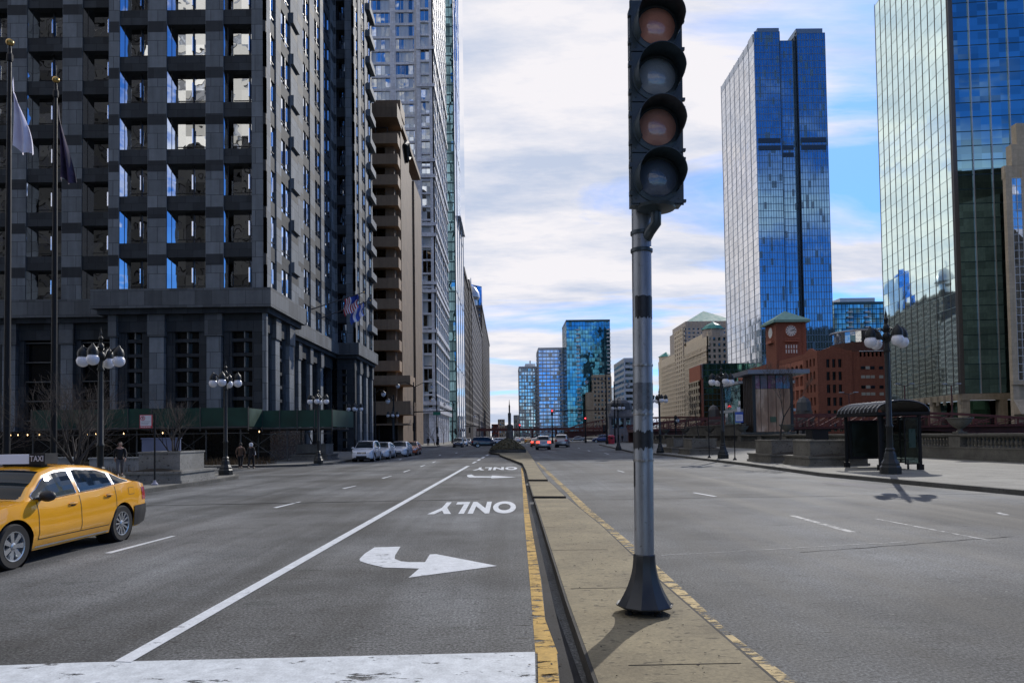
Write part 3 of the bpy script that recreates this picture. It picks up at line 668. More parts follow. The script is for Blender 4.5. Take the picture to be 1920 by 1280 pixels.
def teal_tower():
    X1 = -18.6; Y = YX(857, X1); org = (X1, Y, 0); Ye = YX(872, X1)
    R = empty('office_tower', org, 0, 'slender tower with a teal glass front and bright mirror side beside the lilac tower', 'tower')
    Xl = XA(838, Y) - 10; H = 230
    Fs = ((X1, Y), (0, 1), (1, 0)); Ff = ((X1, Y), (-1, 0), (0, -1))
    c = MB(org); c.box(Xl, X1 - .3, Y + .3, Ye, 0, H); c.build('core', DKTEAL, R)
    curtain(R, org, Ff, 0, X1 - Xl, 0, H, 1.5, 3.8, TEALG, DKTEAL, .12, .2, .5, .1)
    zb = ZA(870, 445, Ye)
    curtain(R, org, Fs, 0, Ye - Y, 0, H, 12, 30, SKYG, PALEM, .2, .2, .15, .1)
    s = MB(org); s.box(X1, X1 + 1.0, Y + 20, Ye - .5, zb, H); s.build('overhang', SKYG, R)
teal_tower()

GREYS = stone('old_grey_limestone', (0.17, 0.155, 0.145), 1.5, .8, .02, .15, .8, .6, .2, .4)
GREYS2 = stone('light_grey_limestone', (0.30, 0.29, 0.29), 1.5, .8, .02, .12, .8, .6, .2, .3)
BLUEG = glass('blue_glass', (0.25, 0.45, 0.75), 1.5, 3.8, 0.03, 0.03, 0.5, 0.02, 0.3)
WINDK = glass('small_window_glass', (0.12, 0.14, 0.17), 1.2, 1.8, 0.05, 0.05, 0.6, 0.04, 0.5)
def slab(name, label, x_a, x_b, X1, ytop_px, mt, steps=(), bay=3.2, fh=3.8, top=None, front=True, glz=WINDK):
    """street-wall building on the left: visible end facade and street facade"""
    Y = YX(x_a, X1); Ye = YX(x_b, X1); org = (X1, Y, 0); H = ZA(x_a, ytop_px, Y)
    R = empty(name, org, 0, label, 'building')
    c = MB(org); c.box(X1 - 26, X1 - .6, Y + .6, Ye, 0, H)
    for dx, dy, hh in steps: c.box(X1 - 24, X1 - dx, Y + dy, Ye - dy * .4, H, H + hh)
    c.build('core', mt, R)
    Fs = ((X1, Y), (0, 1), (1, 0)); Ff = ((X1, Y), (-1, 0), (0, -1))
    window_grid(R, org, Ff, 0, 26, 9, H - 2, 7, int((H - 11) / fh), bay * .5, fh * .35, glz, mt, .4, 2)
    window_grid(R, org, Fs, 0, Ye - Y, 9, H - 2, max(2, int((Ye - Y) / bay)), int((H - 11) / fh), bay * .45, fh * .3, glz, mt, .4, 1)
    p = MB(org); p.fb(Fs, 0, Ye - Y, H - 2, H, -.6, .5); p.fb(Ff, -.5, 26, H - 2, H, -.6, .5); p.fb(Fs, 0, Ye - Y, 8, 9, -.6, .4); p.fb(Ff, -.4, 26, 8, 9, -.6, .4)
    p.build('cornice', mt, R)
    for a in range(0, int(Ye - Y) - 3, 7): p = MB(org); p.fb(Fs, a, a + 3, 0, 7.99, -1.2, .2); p.build('base_pier', mt, R)
    return R, H, Y, Ye
slab('office_building', 'dark brown limestone tower with a stepped top after the mirror-sided tower', 872, 881, -18.8, 500, GREYS, steps=((3, 3, 7),))
slab('office_building', 'lighter brown-grey stone building just beyond the dark brown limestone one', 881.5, 886.5, -18.6, 524, GREYS, steps=((2, 4, 4),))
slab('opera_house', 'broad grey stone office slab with a columned base on the left street wall', 886.5, 905, -18.4, 550, GREYS2)
R_, H_, Ya, Yb = slab('office_building', 'far stone building with a small dome at the end of the left street wall', 905.5, 919, -18.2, 572, GREYS, bay=5)
d_ = MB((-18.2, Ya, 0)); d_.lathe([(5, H_), (5, H_ + 6), (7, H_ + 8), (6.5, H_ + 12), (4, H_ + 16), (.6, H_ + 18), (.3, H_ + 24)], (-27, Ya + 12, 0), 16); d_.build('dome', PALEM, R_, smooth=40)
Yt = 640; org = (-40, Yt, 0); R_ = empty('office_tower', org, 0, 'blue glass tower with a slanted roof peeping over the grey stone slab', 'tower')
t_ = MB(org); xa, xb = XA(886, Yt), XA(906, Yt); za, zb = ZA(890, 533, Yt), ZA(890, 552, Yt)
t_.hexa([(xa, Yt, 0), (xb, Yt, 0), (xb, Yt + 30, 0), (xa, Yt + 30, 0), (xa, Yt, za), (xb, Yt, za - 2), (xb, Yt + 30, zb), (xa, Yt + 30, zb)]); t_.build('curtain_wall', BLUEG, R_)

# ------------------------------------------------------------------ towers at the far bend
CREAMW = stone('cream_limestone', (0.60, 0.50, 0.36), 1.6, .9, .015, .08, .8, .7, .2, .25)
CREAM2 = stone('buff_masonry', (0.50, 0.42, 0.31), 1.6, .9, .015, .1, .8, .7, .2, .3)
WMUL = plain('white_mullion', (0.62, 0.66, 0.70), 0.5)
BLUEG2 = glass('condo_blue_glass', (0.32, 0.52, 0.85), 3.4, 3.1, 0.005, 0.03, 0.4, 0.02, 0.2, blind=(0.5, 0.55, 0.6), bfrac=.12)
PALEG = glass('condo_pale_glass', (0.62, 0.78, 0.86), 2.2, 3.1, 0.005, 0.03, 0.5, 0.02, 0.2, blind=(0.5, 0.55, 0.55), bfrac=.25)
TEALG2 = glass('condo_teal_glass', (0.12, 0.40, 0.58), 1.8, 3.1, 0.005, 0.03, 0.5, 0.02, 0.2, blind=(0.10, 0.26, 0.30), bfrac=.12)
def block(name, label, x0, x1, ytop, Y, depth, mg, mm, bay=3.4, fh=3.1, mw=.35, bw=.6, cat='tower', z0=0, roof=True, side='L', ang=0):
    Xa, Xb = XA(x0, Y), XA(x1, Y); H = ZA((x0 + x1) / 2, ytop, Y); org = (Xa, Y, 0)
    R = empty(name, org, 0, label, cat)
    c = MB(org); c.box(Xa + .3, Xb - .3, Y + .3, Y + depth, z0, H - .2); c.build('core', mm, R)
    curtain(R, org, ((Xa, Y), (1, 0), (0, -1)), 0, Xb - Xa, z0, H, bay, fh, mg, mm, mw, .25, bw, .1)
    curtain(R, org, ((Xa, Y + depth), (0, -1), (-1, 0)), 0, depth - .31, z0, H, bay, fh, mg, mm, mw, .06, bw, .04)
    if roof: p = MB(org); p.box(Xa - .2, Xb + .2, Y - .3, Y + depth, H, H + 1.6); p.build('parapet', mm, R)
    return R, Xa, Xb, H
R_, Xa, Xb, H_ = block('condo_tower', 'pale greenish glass condominium tower, leftmost of the three at the end of the street', 974, 1010, 690, 640, 40, PALEG, WMUL, 2.6, 3.1, .6, .9)
p = MB((Xa, 640, 0)); p.box(Xa + 6, Xb - 2, 650, 670, H_, H_ + 5); p.box(Xa + 10, Xb - 6, 652, 660, H_ + 5, H_ + 8); p.build('penthouse', WMUL, R_)
R_, Xa, Xb, H_ = block('condo_tower', 'white-gridded blue glass condominium tower, middle of the three at the end of the street', 1011, 1062, 655, 600, 40, BLUEG2, WMUL, 3.1, 3.1, .5, 1.0)
b = MB((Xa, 600, 0))
for k in range(int(H_ / 3.1)): b.box(Xa - 1.8, Xa, 600.5, 604, k * 3.1, k * 3.1 + .9); b.box(Xb - 1.2, Xb + .8, 598.4, 599.7, k * 3.1, k * 3.1 + .9)
b.build('balconies', WMUL, R_)
R_, Xa, Xb, H_ = block('condo_tower', 'deep teal glass condominium tower with a column of balconies, rightmost and tallest of the three', 1064, 1146, 603, 560, 40, TEALG2, DKTEAL, 2.2, 3.1, .16, .35)
b = MB((Xa, 560, 0))
for k in range(2, int(H_ / 3.1) - 1):
    for xo in (7.5, Xb - Xa - 2.6): b.box(Xa + xo, Xa + xo + 2.8, 558.3, 559.7, k * 3.1, k * 3.1 + .8)
b.build('balconies', WMUL, R_)
R_, Xa, Xb, H_ = block('apartment_building', 'golden beige stepped building in front of the teal condominium tower', 1113, 1146, 706, 545, 9, WINDK, CREAM2, 2.6, 3.3, 1.1, 1.5)
p = MB((Xa, 545, 0)); p.box(XA(1100, 545), Xa - .1, 545.5, 553, 0, ZA(1106, 735, 545)); p.build('lower_wing', CREAM2, R_)
window_grid(R_, (Xa, 545, 0), ((XA(1100, 545), 545.4), (1, 0), (0, -1)), 0, Xa - .3 - XA(1100, 545), 0, ZA(1106, 735, 545), 3, 10, 1.0, 1.4, WINDK, CREAM2, .4, 1)
block('apartment_building', 'small pale blue apartment block glimpsed far off between the teal tower and the signal pole', 1152, 1172, 727, 900, 30, PALEG, WMUL, 3, 3.2, .5, .8)
R_, Xa, Xb, H_ = block('apartment_building', 'slanting white striped building seen just left of the signal pole', 1172, 1192, 676, 420, 40, WINDK, WMUL, 6, 3.4, .8, 1.7)
# low brick roofs at the very end of the street
REDB = stone('red_brick', (0.33, 0.10, 0.07), .5, .2, .02, .2, .8, .8, .2, .2)
for i, (x0, x1, yt, Y, mt, lb) in enumerate(((921, 934, 795, 760, REDB, 'low red brick building where the street ends'), (933, 946, 786, 820, CREAM2, 'low buff building with rooftop tank frames where the street ends'),
                                             (946, 962, 797, 900, GREYS2, 'low grey warehouse at the end of the street behind the tall column'), (963, 975, 778, 700, GREYS2, 'narrow grey block at the foot of the pale condominium tower'))):
    Xa, Xb = XA(x0, Y), XA(x1, Y); H = ZA(x0, yt, Y); R_ = empty('low_building', (Xa, Y, 0), 0, lb, 'building')
    c = MB((Xa, Y, 0)); c.box(Xa, Xb, Y + .5, Y + 25, 0, H); c.build('core', mt, R_)
    window_grid(R_, (Xa, Y, 0), ((Xa, Y), (1, 0), (0, -1)), 0, Xb - Xa, .2, H + .1, 4, max(2, int(H / 4)), .8, 1.4, WINDK, mt, .4, 1)
# ------------------------------------------------------------------ across the river
MART_LIT = stone('mart_limestone_lit', (0.78, 0.65, 0.47), 1.6, .9, .015, .06, .8, .75, .2, .2)  # limestone colour brightened to paint sunlight on the river side
MART_SHADE = stone('mart_limestone_shaded', (0.50, 0.43, 0.36), 1.6, .9, .015, .08, .8, .75, .2, .2)  # same limestone, darker colour for the faces in shade
COPPER = plain('green_copper_roof', (0.05, 0.24, 0.20), 0.6, 0, .2, .3)
def mart():
    Xm = 150.0; Yn, Yt, Ys, Yf = YX(1328, Xm), YX(1285, Xm), YX(1267, Xm), YX(1236, Xm); org = (Xm, Yn, 0)
    R = empty('trade_mart', org, 0, 'vast cream limestone block across the river with green pyramid roofs and a broad central tower', 'building')
    Hn, Hf = ZA(1326, 630, Yn), ZA(1266, 664, Ys)
    c = MB(org); c.box(Xm + .8, Xm + 160, Yn + .8, Yf, 0, Hn - .4); c.build('core', MART_SHADE, R)
    sd_ = lambda y0: ((Xm, y0), (0, 1), (-1, 0))
    window_grid(R, org, sd_(Yn), 0, Yt - Yn, 8, Hn - 7, 17, 15, 2.4, .9, WINDK, MART_LIT, .7, 2)
    window_grid(R, org, sd_(Ys), 0, Yf - Ys, 8, Hf - 7, 15, 15, 2.4, .9, WINDK, MART_LIT, .7, 2)
    fr = lambda x, y: ((x, y), (1, 0), (0, -1))
    window_grid(R, org, fr(Xm, Yn), 0, 60, 0, Hn, 16, 17, 1.9, 1.9, WINDK, MART_SHADE, .6, 1)
    p = MB(org)
    p.fb(sd_(Yn), 0, Yt - Yn, Hn - 7, Hn, -2, .1); p.fb(sd_(Ys), 0, Yf - Ys, Hf - 7, Hf, -2, .1); p.fb(sd_(Yn), 0, Yt - Yn, Hn - 11, Hn - 10, -.7, .6)
    p.fb(sd_(Yn), 0, Yf - Yn, 0, 8, -2, .3); p.box(Xm + 1.5, Xm + 4, Yn + 3, Yt, Hn, Hn + 4)
    p.build('parapet', MART_LIT, R)
    # central tower
    Ht = ZA(1285, 613, Yt); t = MB(org); t.box(Xm + .6, Xm + 90, Yt + .8, Ys + 20, 0, Ht - .3); t.build('tower_core', MART_SHADE, R)
    window_grid(R, org, sd_(Yt), -.5, Ys - Yt, 8, Ht, 5, 22, 2.8, 1.2, WINDK, MART_LIT, .9, 2)
    window_grid(R, org, fr(Xm - .8, Yt), 0, 48, Hn - 6, Ht, 13, 7, 1.7, 2.0, WINDK, MART_SHADE, .6, 1)
    q = MB(org); q.box(Xm + 2, Xm + 46, Yt + 1.5, Ys + 15, Ht, Ht + 5)
    for i in range(11): q.box(Xm + 3 + i * 4, Xm + 4.2 + i * 4, Yt + .9, Yt + 1.5, Ht, Ht + 5)
    q.build('crown', MART_SHADE, R)
    r = MB(org); x0, x1, y0, y1, z = Xm + 3, Xm + 45, Yt + 2, Ys + 14, Ht + 5; ax, ay, az = (x0 + x1) / 2, (y0 + y1) / 2, ZA(1321, 581, Yt + 20)
    for a, b in (((x0, y0), (x1, y0)), ((x1, y0), (x1, y1)), ((x1, y1), (x0, y1)), ((x0, y1), (x0, y0))): r.poly([(*a, z), (*b, z), (ax, ay, az)])
    r.build('pyramid_roof', COPPER, R)
    # corner turret of the near end
    a = MB(org); xt = XA(1329, Yn); a.prism([(xt + 7 + 8 * cos(k * pi / 4 + pi / 8), Yn + 9 + 8 * sin(k * pi / 4 + pi / 8)) for k in range(8)], Hn - 14, Hn + 6); a.build('turret', MART_SHADE, R)
    a = MB(org); a.lathe([(9, Hn + 6), (6, Hn + 9), (.2, Hn + 12)], (xt + 7, Yn + 9, 0), 8); a.build('turret_roof', COPPER, R)
    a = MB(org); a.prism([(Xm + 6 + 7 * cos(k * pi / 4 + pi / 8), Yf - 8 + 7 * sin(k * pi / 4 + pi / 8)) for k in range(8)], 0, Hf + 4); a.build('turret', MART_LIT, R)
    a = MB(org); a.lathe([(8, Hf + 4), (5, Hf + 6), (.2, Hf + 9)], (Xm + 6, Yf - 8, 0), 8); a.build('turret_roof', COPPER, R)
mart()

GREENG = glass('green_glass', (0.14, 0.34, 0.27), 2.4, 3.5, 0.03, 0.04, 0.6, 0.02, 0.3)
BRK = stone('warm_brick', (0.42, 0.16, 0.10), .6, .25, .02, .15, .8, .8, .2, .2)
def green_building():
    Y = 420; X0 = XA(1313, Y); org = (X0, Y, 0); H = ZA(1340, 682, Y); Ye = YX(1292, X0)
    R = empty('office_building', org, 0, 'green glass building with a red brick corner in front of the cream trade block', 'building')
    c = MB(org); c.box(X0 + .5, X0 + 45, Y + .5, Ye, 0, H - .3); c.build('core', BRK, R)
    hb = ZA(1308, 712, Y)
    window_grid(R, org, ((X0, Y), (0, 1), (-1, 0)), 0, Ye - Y, 0, hb, 5, 8, 1.6, 1.6, WINDK, CREAMW, .5, 2)  # cream in place of brick paints the sunlight on this side
    w = MB(org); w.box(X0, X0 + 2.2, Y, Y + 1, 0, hb); w.build('wall', BRK, R)
    curtain(R, org, ((X0 + 2.2, Y), (1, 0), (0, -1)), 0, 42, 0, H, 2.6, 3.6, GREENG, DKTEAL, .2, .2, .5, .1)
    curtain(R, org, ((X0 + 1.6, Ye), (0, -1), (-1, 0)), 0, Ye - Y, hb + 1, H, 2.6, 3.6, GREENG, PALEM, .2, .2, .4, .1)
green_building()

WHG = glass('silver_mirror_glass', (0.92, 0.90, 0.87), 1.9, 4.0, 0.02, 0.10, 0.30, 0.02, 0.15)
NBG = glass('deep_blue_glass', (0.24, 0.43, 0.60), 1.5, 4.0, 0.002, 0.03, 0.22, 0.006, 0.08, blind=(0.12, 0.24, 0.34), bfrac=.06)
NBM = plain('blue_grey_metal', (0.16, 0.22, 0.28), 0.35, 0.6)
DKBL = plain('dark_blue_metal', (.025, .045, .07), .4, .4)
def blue_tower():
    Y = 400.0; X0 = XA(1431, Y); X1 = XA(1566, Y); org = (X0, Y, 0); Ye = YX(1367, X0)
    R = empty('office_tower', org, 0, 'tall blue glass tower with a silvery left flank behind the clock building', 'tower')
    H = ZA(1430, 60, Y); w = X1 - X0
    c = MB(org); c.box(X0 + .8, X1 - .8, Y + 4, Ye - 1, 0, H - 3); c.build('core', DKTEAL, R)
    Fr = lambda x, y: ((x, y), (1, 0), (0, -1))
    a1, a2 = w * .36, w * .60
    curtain(R, org, Fr(X0, Y), 0, a1, 0, H, 1.5, 4.0, NBG, NBM, .10, .3, .3, .12)
    curtain(R, org, Fr(X0, Y + 2.5), a1, a2, 0, H - 4, 1.5, 4.0, NBG, NBM, .10, .3, .3, .12)
    curtain(R, org, Fr(X0, Y), a2, w, 0, H - 1, 1.5, 4.0, NBG, NBM, .10, .3, .3, .12)
    n = MB(org); n.box(X0 + a1 - .3, X0 + a1, Y - .3, Y + 2.5, 0, H); n.box(X0 + a2, X0 + a2 + .3, Y - .3, Y + 2.5, 0, H); n.box(X0 + a2 - .9, X0 + a2 - .2, Y + 1.0, Y + 2.3, 0, H - 2); n.build('return_wall', DKBL, R)
    v = MB(org)
    z1 = ZA(1430, 282, Y)
    for k in range(2):
        for x_, w_ in ((X0 + 1, a1 - 2), (X0 + a2 + 1, w - a2 - 2)): v.box(x_, x_ + w_, Y - .36, Y - .05, z1 + k * 4.2, z1 + k * 4.2 + 2.6)
        v.box(X0 + a1 + .5, X0 + a2 - 2.4, Y + 2.1, Y + 2.3, z1 + k * 4.2 - 3, z1 + k * 4.2 - .6)
    v.build('louvre_band', DKBL, R)
    Fs = ((X0 - .3, Ye), (0, -1), (-1, 0)); D = Ye - Y
    curtain(R, org, Fs, 0, D, 0, H - 6, 1.9, 4.0, WHG, PALEM, .12, .05, .3, .03)
    p = MB(org); nb = 7
    for i in range(nb):
        a = D * i / nb; p.fb(Fs, a, a + D / nb - 1.4, H - 6, H - 1.5 + (1 if i == nb - 1 else 0), -.8, .1); p.fb(Fs, a - .12, a + .12, 0, H - 1, .06, .25)
    p.build('roof_fins', PALEM, R)
    q = MB(org); q.box(X0 + a1 * .15, X0 + a1, Y + .6, Y + 20, H, H + 2.5); q.build('penthouse', NBM, R); q = MB(org); q.box(X0 + a2, X1 - 1, Y + .6, Y + 20, H - 1, H + 2); q.build('penthouse', NBM, R)
blue_tower()

TG = glass('green_mirror_glass', (0.82, 1.0, 0.92), 3.6, 3.7, 0.004, 0.03, 0.10, 0.006, 0.15, gl=0.0)
TG2 = glass('blue_mirror_glass', (0.28, 0.52, 0.62), 4.5, 1.85, 0.005, 0.03, 0.4, 0.006, 0.15)
MULD = plain('bronze_mullion', (0.10, 0.09, 0.08), 0.4, 0.3)
FBD = plain('pale_green_spandrel', (0.34, 0.44, 0.40), 0.35, 0.4)
def mirror_tower():
    Y = 180.0; X0 = XA(1804, Y); an = radians(5.5); org = (X0, Y, 0)
    R = empty('office_tower', org, 0, 'huge green mirror glass tower at right catching the glare of the sun', 'tower')
    us = (sin(an), cos(an)); ns = (-cos(an), sin(an)); uf = (cos(an), -sin(an)); nf = (-sin(an), -cos(an))
    D = 0
    while True:
        x, y = X0 + us[0] * D, Y + us[1] * D
        if x / y < XA(1663, 100.0) / 100.0: break
        D += .25
    H = ZA(1650, 12, Y + us[1] * D); zb = ZA(1804, 738, Y); Wd = 60
    P = lambda s_, f_: (X0 + us[0] * s_ + uf[0] * f_, Y + us[1] * s_ + uf[1] * f_)
    c = MB(org); c.prism([P(.5, .5), P(.5, Wd), P(D, Wd), P(D, .5)], zb, H - .5); c.build('core', BLKGLS, R)
    Fs = ((X0, Y), us, ns); Ff = ((X0, Y), uf, nf)
    def cw(Fm, A, g, bay, mw, md, fh, bw, mb):
        k = MB(org); k.fb(Fm, 0, A, zb, H, -.4, 0); k.build('curtain_wall', g, R)
        v = MB(org); n = round(A / bay)
        for i in range(n + 1): v.fb(Fm, A * i / n - mw / 2, A * i / n + mw / 2, zb, H + .6, .003, md)
        h = v; h.m = 1; n = round((H - zb) / fh)
        for i in range(n + 1): h.fb(Fm, 0, A, zb + (H - zb) * i / n - bw / 2, zb + (H - zb) * i / n + bw / 2, .002, .03)
        h.build('mullion_grid', [MULD if Fm is Fs else PALEM, mb], R)
    cw(Fs, D, TG, 3.6, .14, .10, 3.7, .10, FBD); cw(Ff, Wd, TG2, 4.5, .2, .35, 3.7, .22, DKTEAL)
    e = MB(org); e.fb(Fs, -.6, .5, zb, H + .6, -.3, .5); e.fb(Ff, -.5, .6, zb, H + .6, -.3, .5); e.build('corner_column', MULD, R)
    b = MB(org); b.fb(Fs, -.5, D, zb - 1.6, zb, -2, .3); b.fb(Ff, -.3, Wd, zb - 1.6, zb, -2, .3)
    i = 0
    while i < D: b.fb(Fs, i, i + 1.8, 0, zb - 1.6, -1.8, .2); i += 14.4
    i = 0
    while i < Wd: b.fb(Ff, i, i + 1.8, 0, zb - 1.6, -1.8, .2); i += 9
    b.build('base_column', CREAM2, R)
    l = MB(org); l.prism([P(3, 3), P(3, Wd), P(D, Wd), P(D, 3)], 0, zb - 1.6); l.build('lobby', GREENG, R)
    q = MB(org)
    for i in range(13): q.fb(Fs, i * 3.6, i * 3.6 + .3, zb - 2.6, zb - .2, .3, .9)
    q.build('bracket', CREAM2, R)
mirror_tower()

def corner_building():
    Y = 163.0; X0 = XA(1905, Y); org = (X0, Y, 0); H = ZA(1905, 262, Y)
    R = empty('office_building', org, 0, 'cream framed glass building at the right edge with pale awnings at its base', 'building')
    c = MB(org); c.prism([(X0 + 1.3, Y + .6), (X0 + 40, Y + .6), (X0 + 70, Y + 12), (X0 + 11, Y + 12)], 0, H - 6); c.build('core', CREAMW, R)
    w = MB(org); w.box(X0 - .5, X0 + .9, Y, Y + 1, 0, H - 7); w.prism([(X0 - .6, Y + .2), (X0 + 6, Y + .2), (X0 + 6, Y + 1.2), (X0 - .6, Y + 1.2)], H - 9, H - 6); w.box(X0 + 1.2, X0 + 40, Y + .15, Y + 2, H - 6, H - 1); w.box(X0 + 2.6, X0 + 40, Y + .3, Y + 2, H - 1, H + 4); w.box(X0 - .7, X0 + 40, Y - .4, Y + .5, ZA(1900, 713, Y) - 1, ZA(1900, 713, Y))
    w.box(X0 + 3.2, X0 + 4.2, Y - .05, Y + 1, 12, H - 7)
    w.build('wall', CREAMW, R)
    curtain(R, org, ((X0 + .9, Y + .1), (1, 0), (0, -1)), 0, 2.3, 13, H - 9, 1.2, 1.9, DGLASS, WMUL, .08, .12, .1, .1)
    curtain(R, org, ((X0 + 4.2, Y + .1), (1, 0), (0, -1)), 0, 30, 13, H - 9, 1.2, 1.9, DGLASS, WMUL, .08, .12, .1, .1)
    a = MB(org)
    for i in range(4):
        x = X0 - .6 + i * 4; a.hexa([(x, Y - 2.5, 5.2), (x + 3.4, Y - 2.5, 5.2), (x + 3.4, Y - .05, 5.2), (x, Y - .05, 5.2), (x, Y - 2.4, 5.3), (x + 3.4, Y - 2.4, 5.3), (x + 3.4, Y - .05, 8.6), (x, Y - .05, 8.6)])
    a.build('awning', CREAM2, R)
corner_building()

REDS = stone('clock_brick', (0.34, 0.13, 0.085), .6, .25, .02, .12, .85, .85, .2, .25)
REDL = plain('terracotta_trim', (0.42, 0.15, 0.09), .8, 0, .15, .6)
def clock_building():
    Y = 262.0; X0 = XA(1535, Y); org = (X0, Y, 0); H = ZA(1532, 657, Y); Ye = 352.0; Xr = XA(1600, Y)
    R = empty('clock_building', org, 0, 'red brick riverside building with a square clock tower under a green roof', 'building')
    c = MB(org); c.box(X0 + .7, Xr + 28, Y + .7, Ye, -4, H - .5); c.build('core', REDS, R)
    Fs = ((X0, Y), (0, 1), (-1, 0)); Ff = ((X0, Y), (1, 0), (0, -1)); w = Xr - X0
    # front: end bays of solid brick round a three-by-six window field under a shallow gable
    window_grid(R, org, Ff, 2.8, w - 3.4, 1, H - 2.4, 3, 6, .9, 1.6, WINDK, REDS, .5, 2)
    p = MB(org); p.fb(Ff, 0, 2.8, -4, H, -.6, .05); p.fb(Ff, w - 3.4, w, -4, H, -.6, .05); p.fb(Ff, 2.8, w - 3.4, H - 2.4, H, -.6, .04)
    P = lambda a, z: (X0 + a, Y - .04, z)
    p.hexa([(X0 + 1.5, Y - .04, H), (X0 + w - 2, Y - .04, H), (X0 + w - 2, Y + .6, H), (X0 + 1.5, Y + .6, H), (X0 + 5, Y - .04, H + 1.3), (X0 + w - 5.5, Y - .04, H + 1.3), (X0 + w - 5.5, Y + .6, H + 1.3), (X0 + 5, Y + .6, H + 1.3)])
    p.hexa([(X0, Y + 2, H), (X0 + .7, Y + 2, H), (X0 + .7, Y + 11, H), (X0, Y + 11, H), (X0, Y + 5.5, H + 1.4), (X0 + .7, Y + 5.5, H + 1.4), (X0 + .7, Y + 7.5, H + 1.4), (X0, Y + 7.5, H + 1.4)])
    p.fb(Fs, 12.5, Ye - Y, H - 1.9, H - 1.2, -.6, .12); p.fb(Fs, 0, 12.5, H - 1.6, H, -.6, .05); p.fb(Fs, 12.5, Ye - Y, H - 1.2, H, -.6, .02)
    p.fb(Fs, -.04, 1.6, -4, H, -.6, .06); p.fb(Fs, 10.8, 12.6, -4, H, -.6, .06)
    p.build('wall', REDS, R)
    window_grid(R, org, Fs, 1.6, 10.8, 1, H - 1.6, 3, 6, 1.5, 1.9, WINDK, REDS, .5, 2)
    window_grid(R, org, Fs, 12.5, Ye - Y, -2, H - 7.6, 18, 5, 1.1, 1.5, WINDK, REDL, .8, 3)
    # arcade of round-headed windows below the cornice
    zA = H - 7.6; g_ = MB(org); g_.fb(Fs, 12.5, Ye - Y, zA, H - 1.9, -.8, -.7); g_.build('arched_glazing', WINDK, R)
    a_ = MB(org); nb = 18; dx = (Ye - Y - 12.5) / nb
    for i in range(nb):
        s = 12.5 + i * dx; e_ = s + dx; r = (dx - 1.3) / 2; m_ = (s + e_) / 2; zc = zA + 2.4
        a_.fb(Fs, s, s + .65, zA, H - 1.9, -.7, .0); a_.fb(Fs, e_ - .65, e_, zA, H - 1.9, -.7, .0)
        Q = lambda aa, z, d: (X0 - d, Y + aa, z)
        for k in range(8):
            t0, t1 = pi * k / 8, pi * (k + 1) / 8; xa, xb = m_ - r * cos(t0), m_ - r * cos(t1); za, zb = zc + r * sin(t0), zc + r * sin(t1)
            a_.hexa([Q(xa, za, 0), Q(xa, za, -.7), Q(xb, zb, -.7), Q(xb, zb, 0), Q(xa, H - 1.9, 0), Q(xa, H - 1.9, -.7), Q(xb, H - 1.9, -.7), Q(xb, H - 1.9, 0)])
        a_.fb(Fs, m_ - .08, m_ + .08, zA, H - 1.9, -.7, -.5)
    a_.build('arcade', REDL, R)
    # clock tower
    Yt = 300.0; Xt = XA(1459, Yt); Xu = XA(1514, Yt); wt = Xu - Xt; Ht = ZA(1480, 600, Yt); t = MB(org)
    t.box(Xt, Xu, Yt, Yt + wt, H - 10, Ht - 1); t.box(Xt - .2, Xt + 1.4, Yt - .2, Yt + 1.4, H - 10, Ht - 1.4); t.box(Xu - 1.4, Xu + .2, Yt - .2, Yt + 1.4, H - 10, Ht - 1.4)
    T = t.build('clock_tower', REDS, R)
    cz = ZA(1485, 620, Yt); cx = (Xt + Xu) / 2; rr = 2.25
    for face_ in (0, 1):
        d = MB(org)
        if face_ == 0: d.lathe([(rr + .3, 0), (rr + .3, .18), (rr, .2), (rr, .12)], (0, 0, 0), 32, 'Y')
        else: d.lathe([(rr + .3, 0), (rr + .3, .18), (rr, .2), (rr, .12)], (0, 0, 0), 32, 'X')
        off = Vector((cx, Yt, cz)) if face_ == 0 else Vector((Xt, Yt + wt / 2, cz))
        d.v = [Vector((off.x + v.x + org[0], off.y - v.y - org[1] * 0 + org[1], off.z + v.z)) - Vector((org[0], org[1], 0)) * 1 if False else v for v in d.v]
        dd = MB(org)
        for ring, m_ in (((rr + .35, .0, .22), 0), ((rr, .22, .26), 1)):
            r_, d0, d1 = ring; dd.m = m_; n = 32; fr_ = []; bk = []
            for k in range(n):
                a = 2 * pi * k / n
                if face_ == 0: fr_.append(dd.pt((cx + r_ * cos(a), Yt - d1, cz + r_ * sin(a)))); bk.append(dd.pt((cx + r_ * cos(a), Yt - d0, cz + r_ * sin(a))))
                else: fr_.append(dd.pt((Xt - d1, Yt + wt / 2 - r_ * cos(a), cz + r_ * sin(a)))); bk.append(dd.pt((Xt - d0, Yt + wt / 2 - r_ * cos(a), cz + r_ * sin(a))))
            dd.face(fr_)
            for k in range(n): dd.face((bk[k], bk[(k + 1) % n], fr_[(k + 1) % n], fr_[k]))
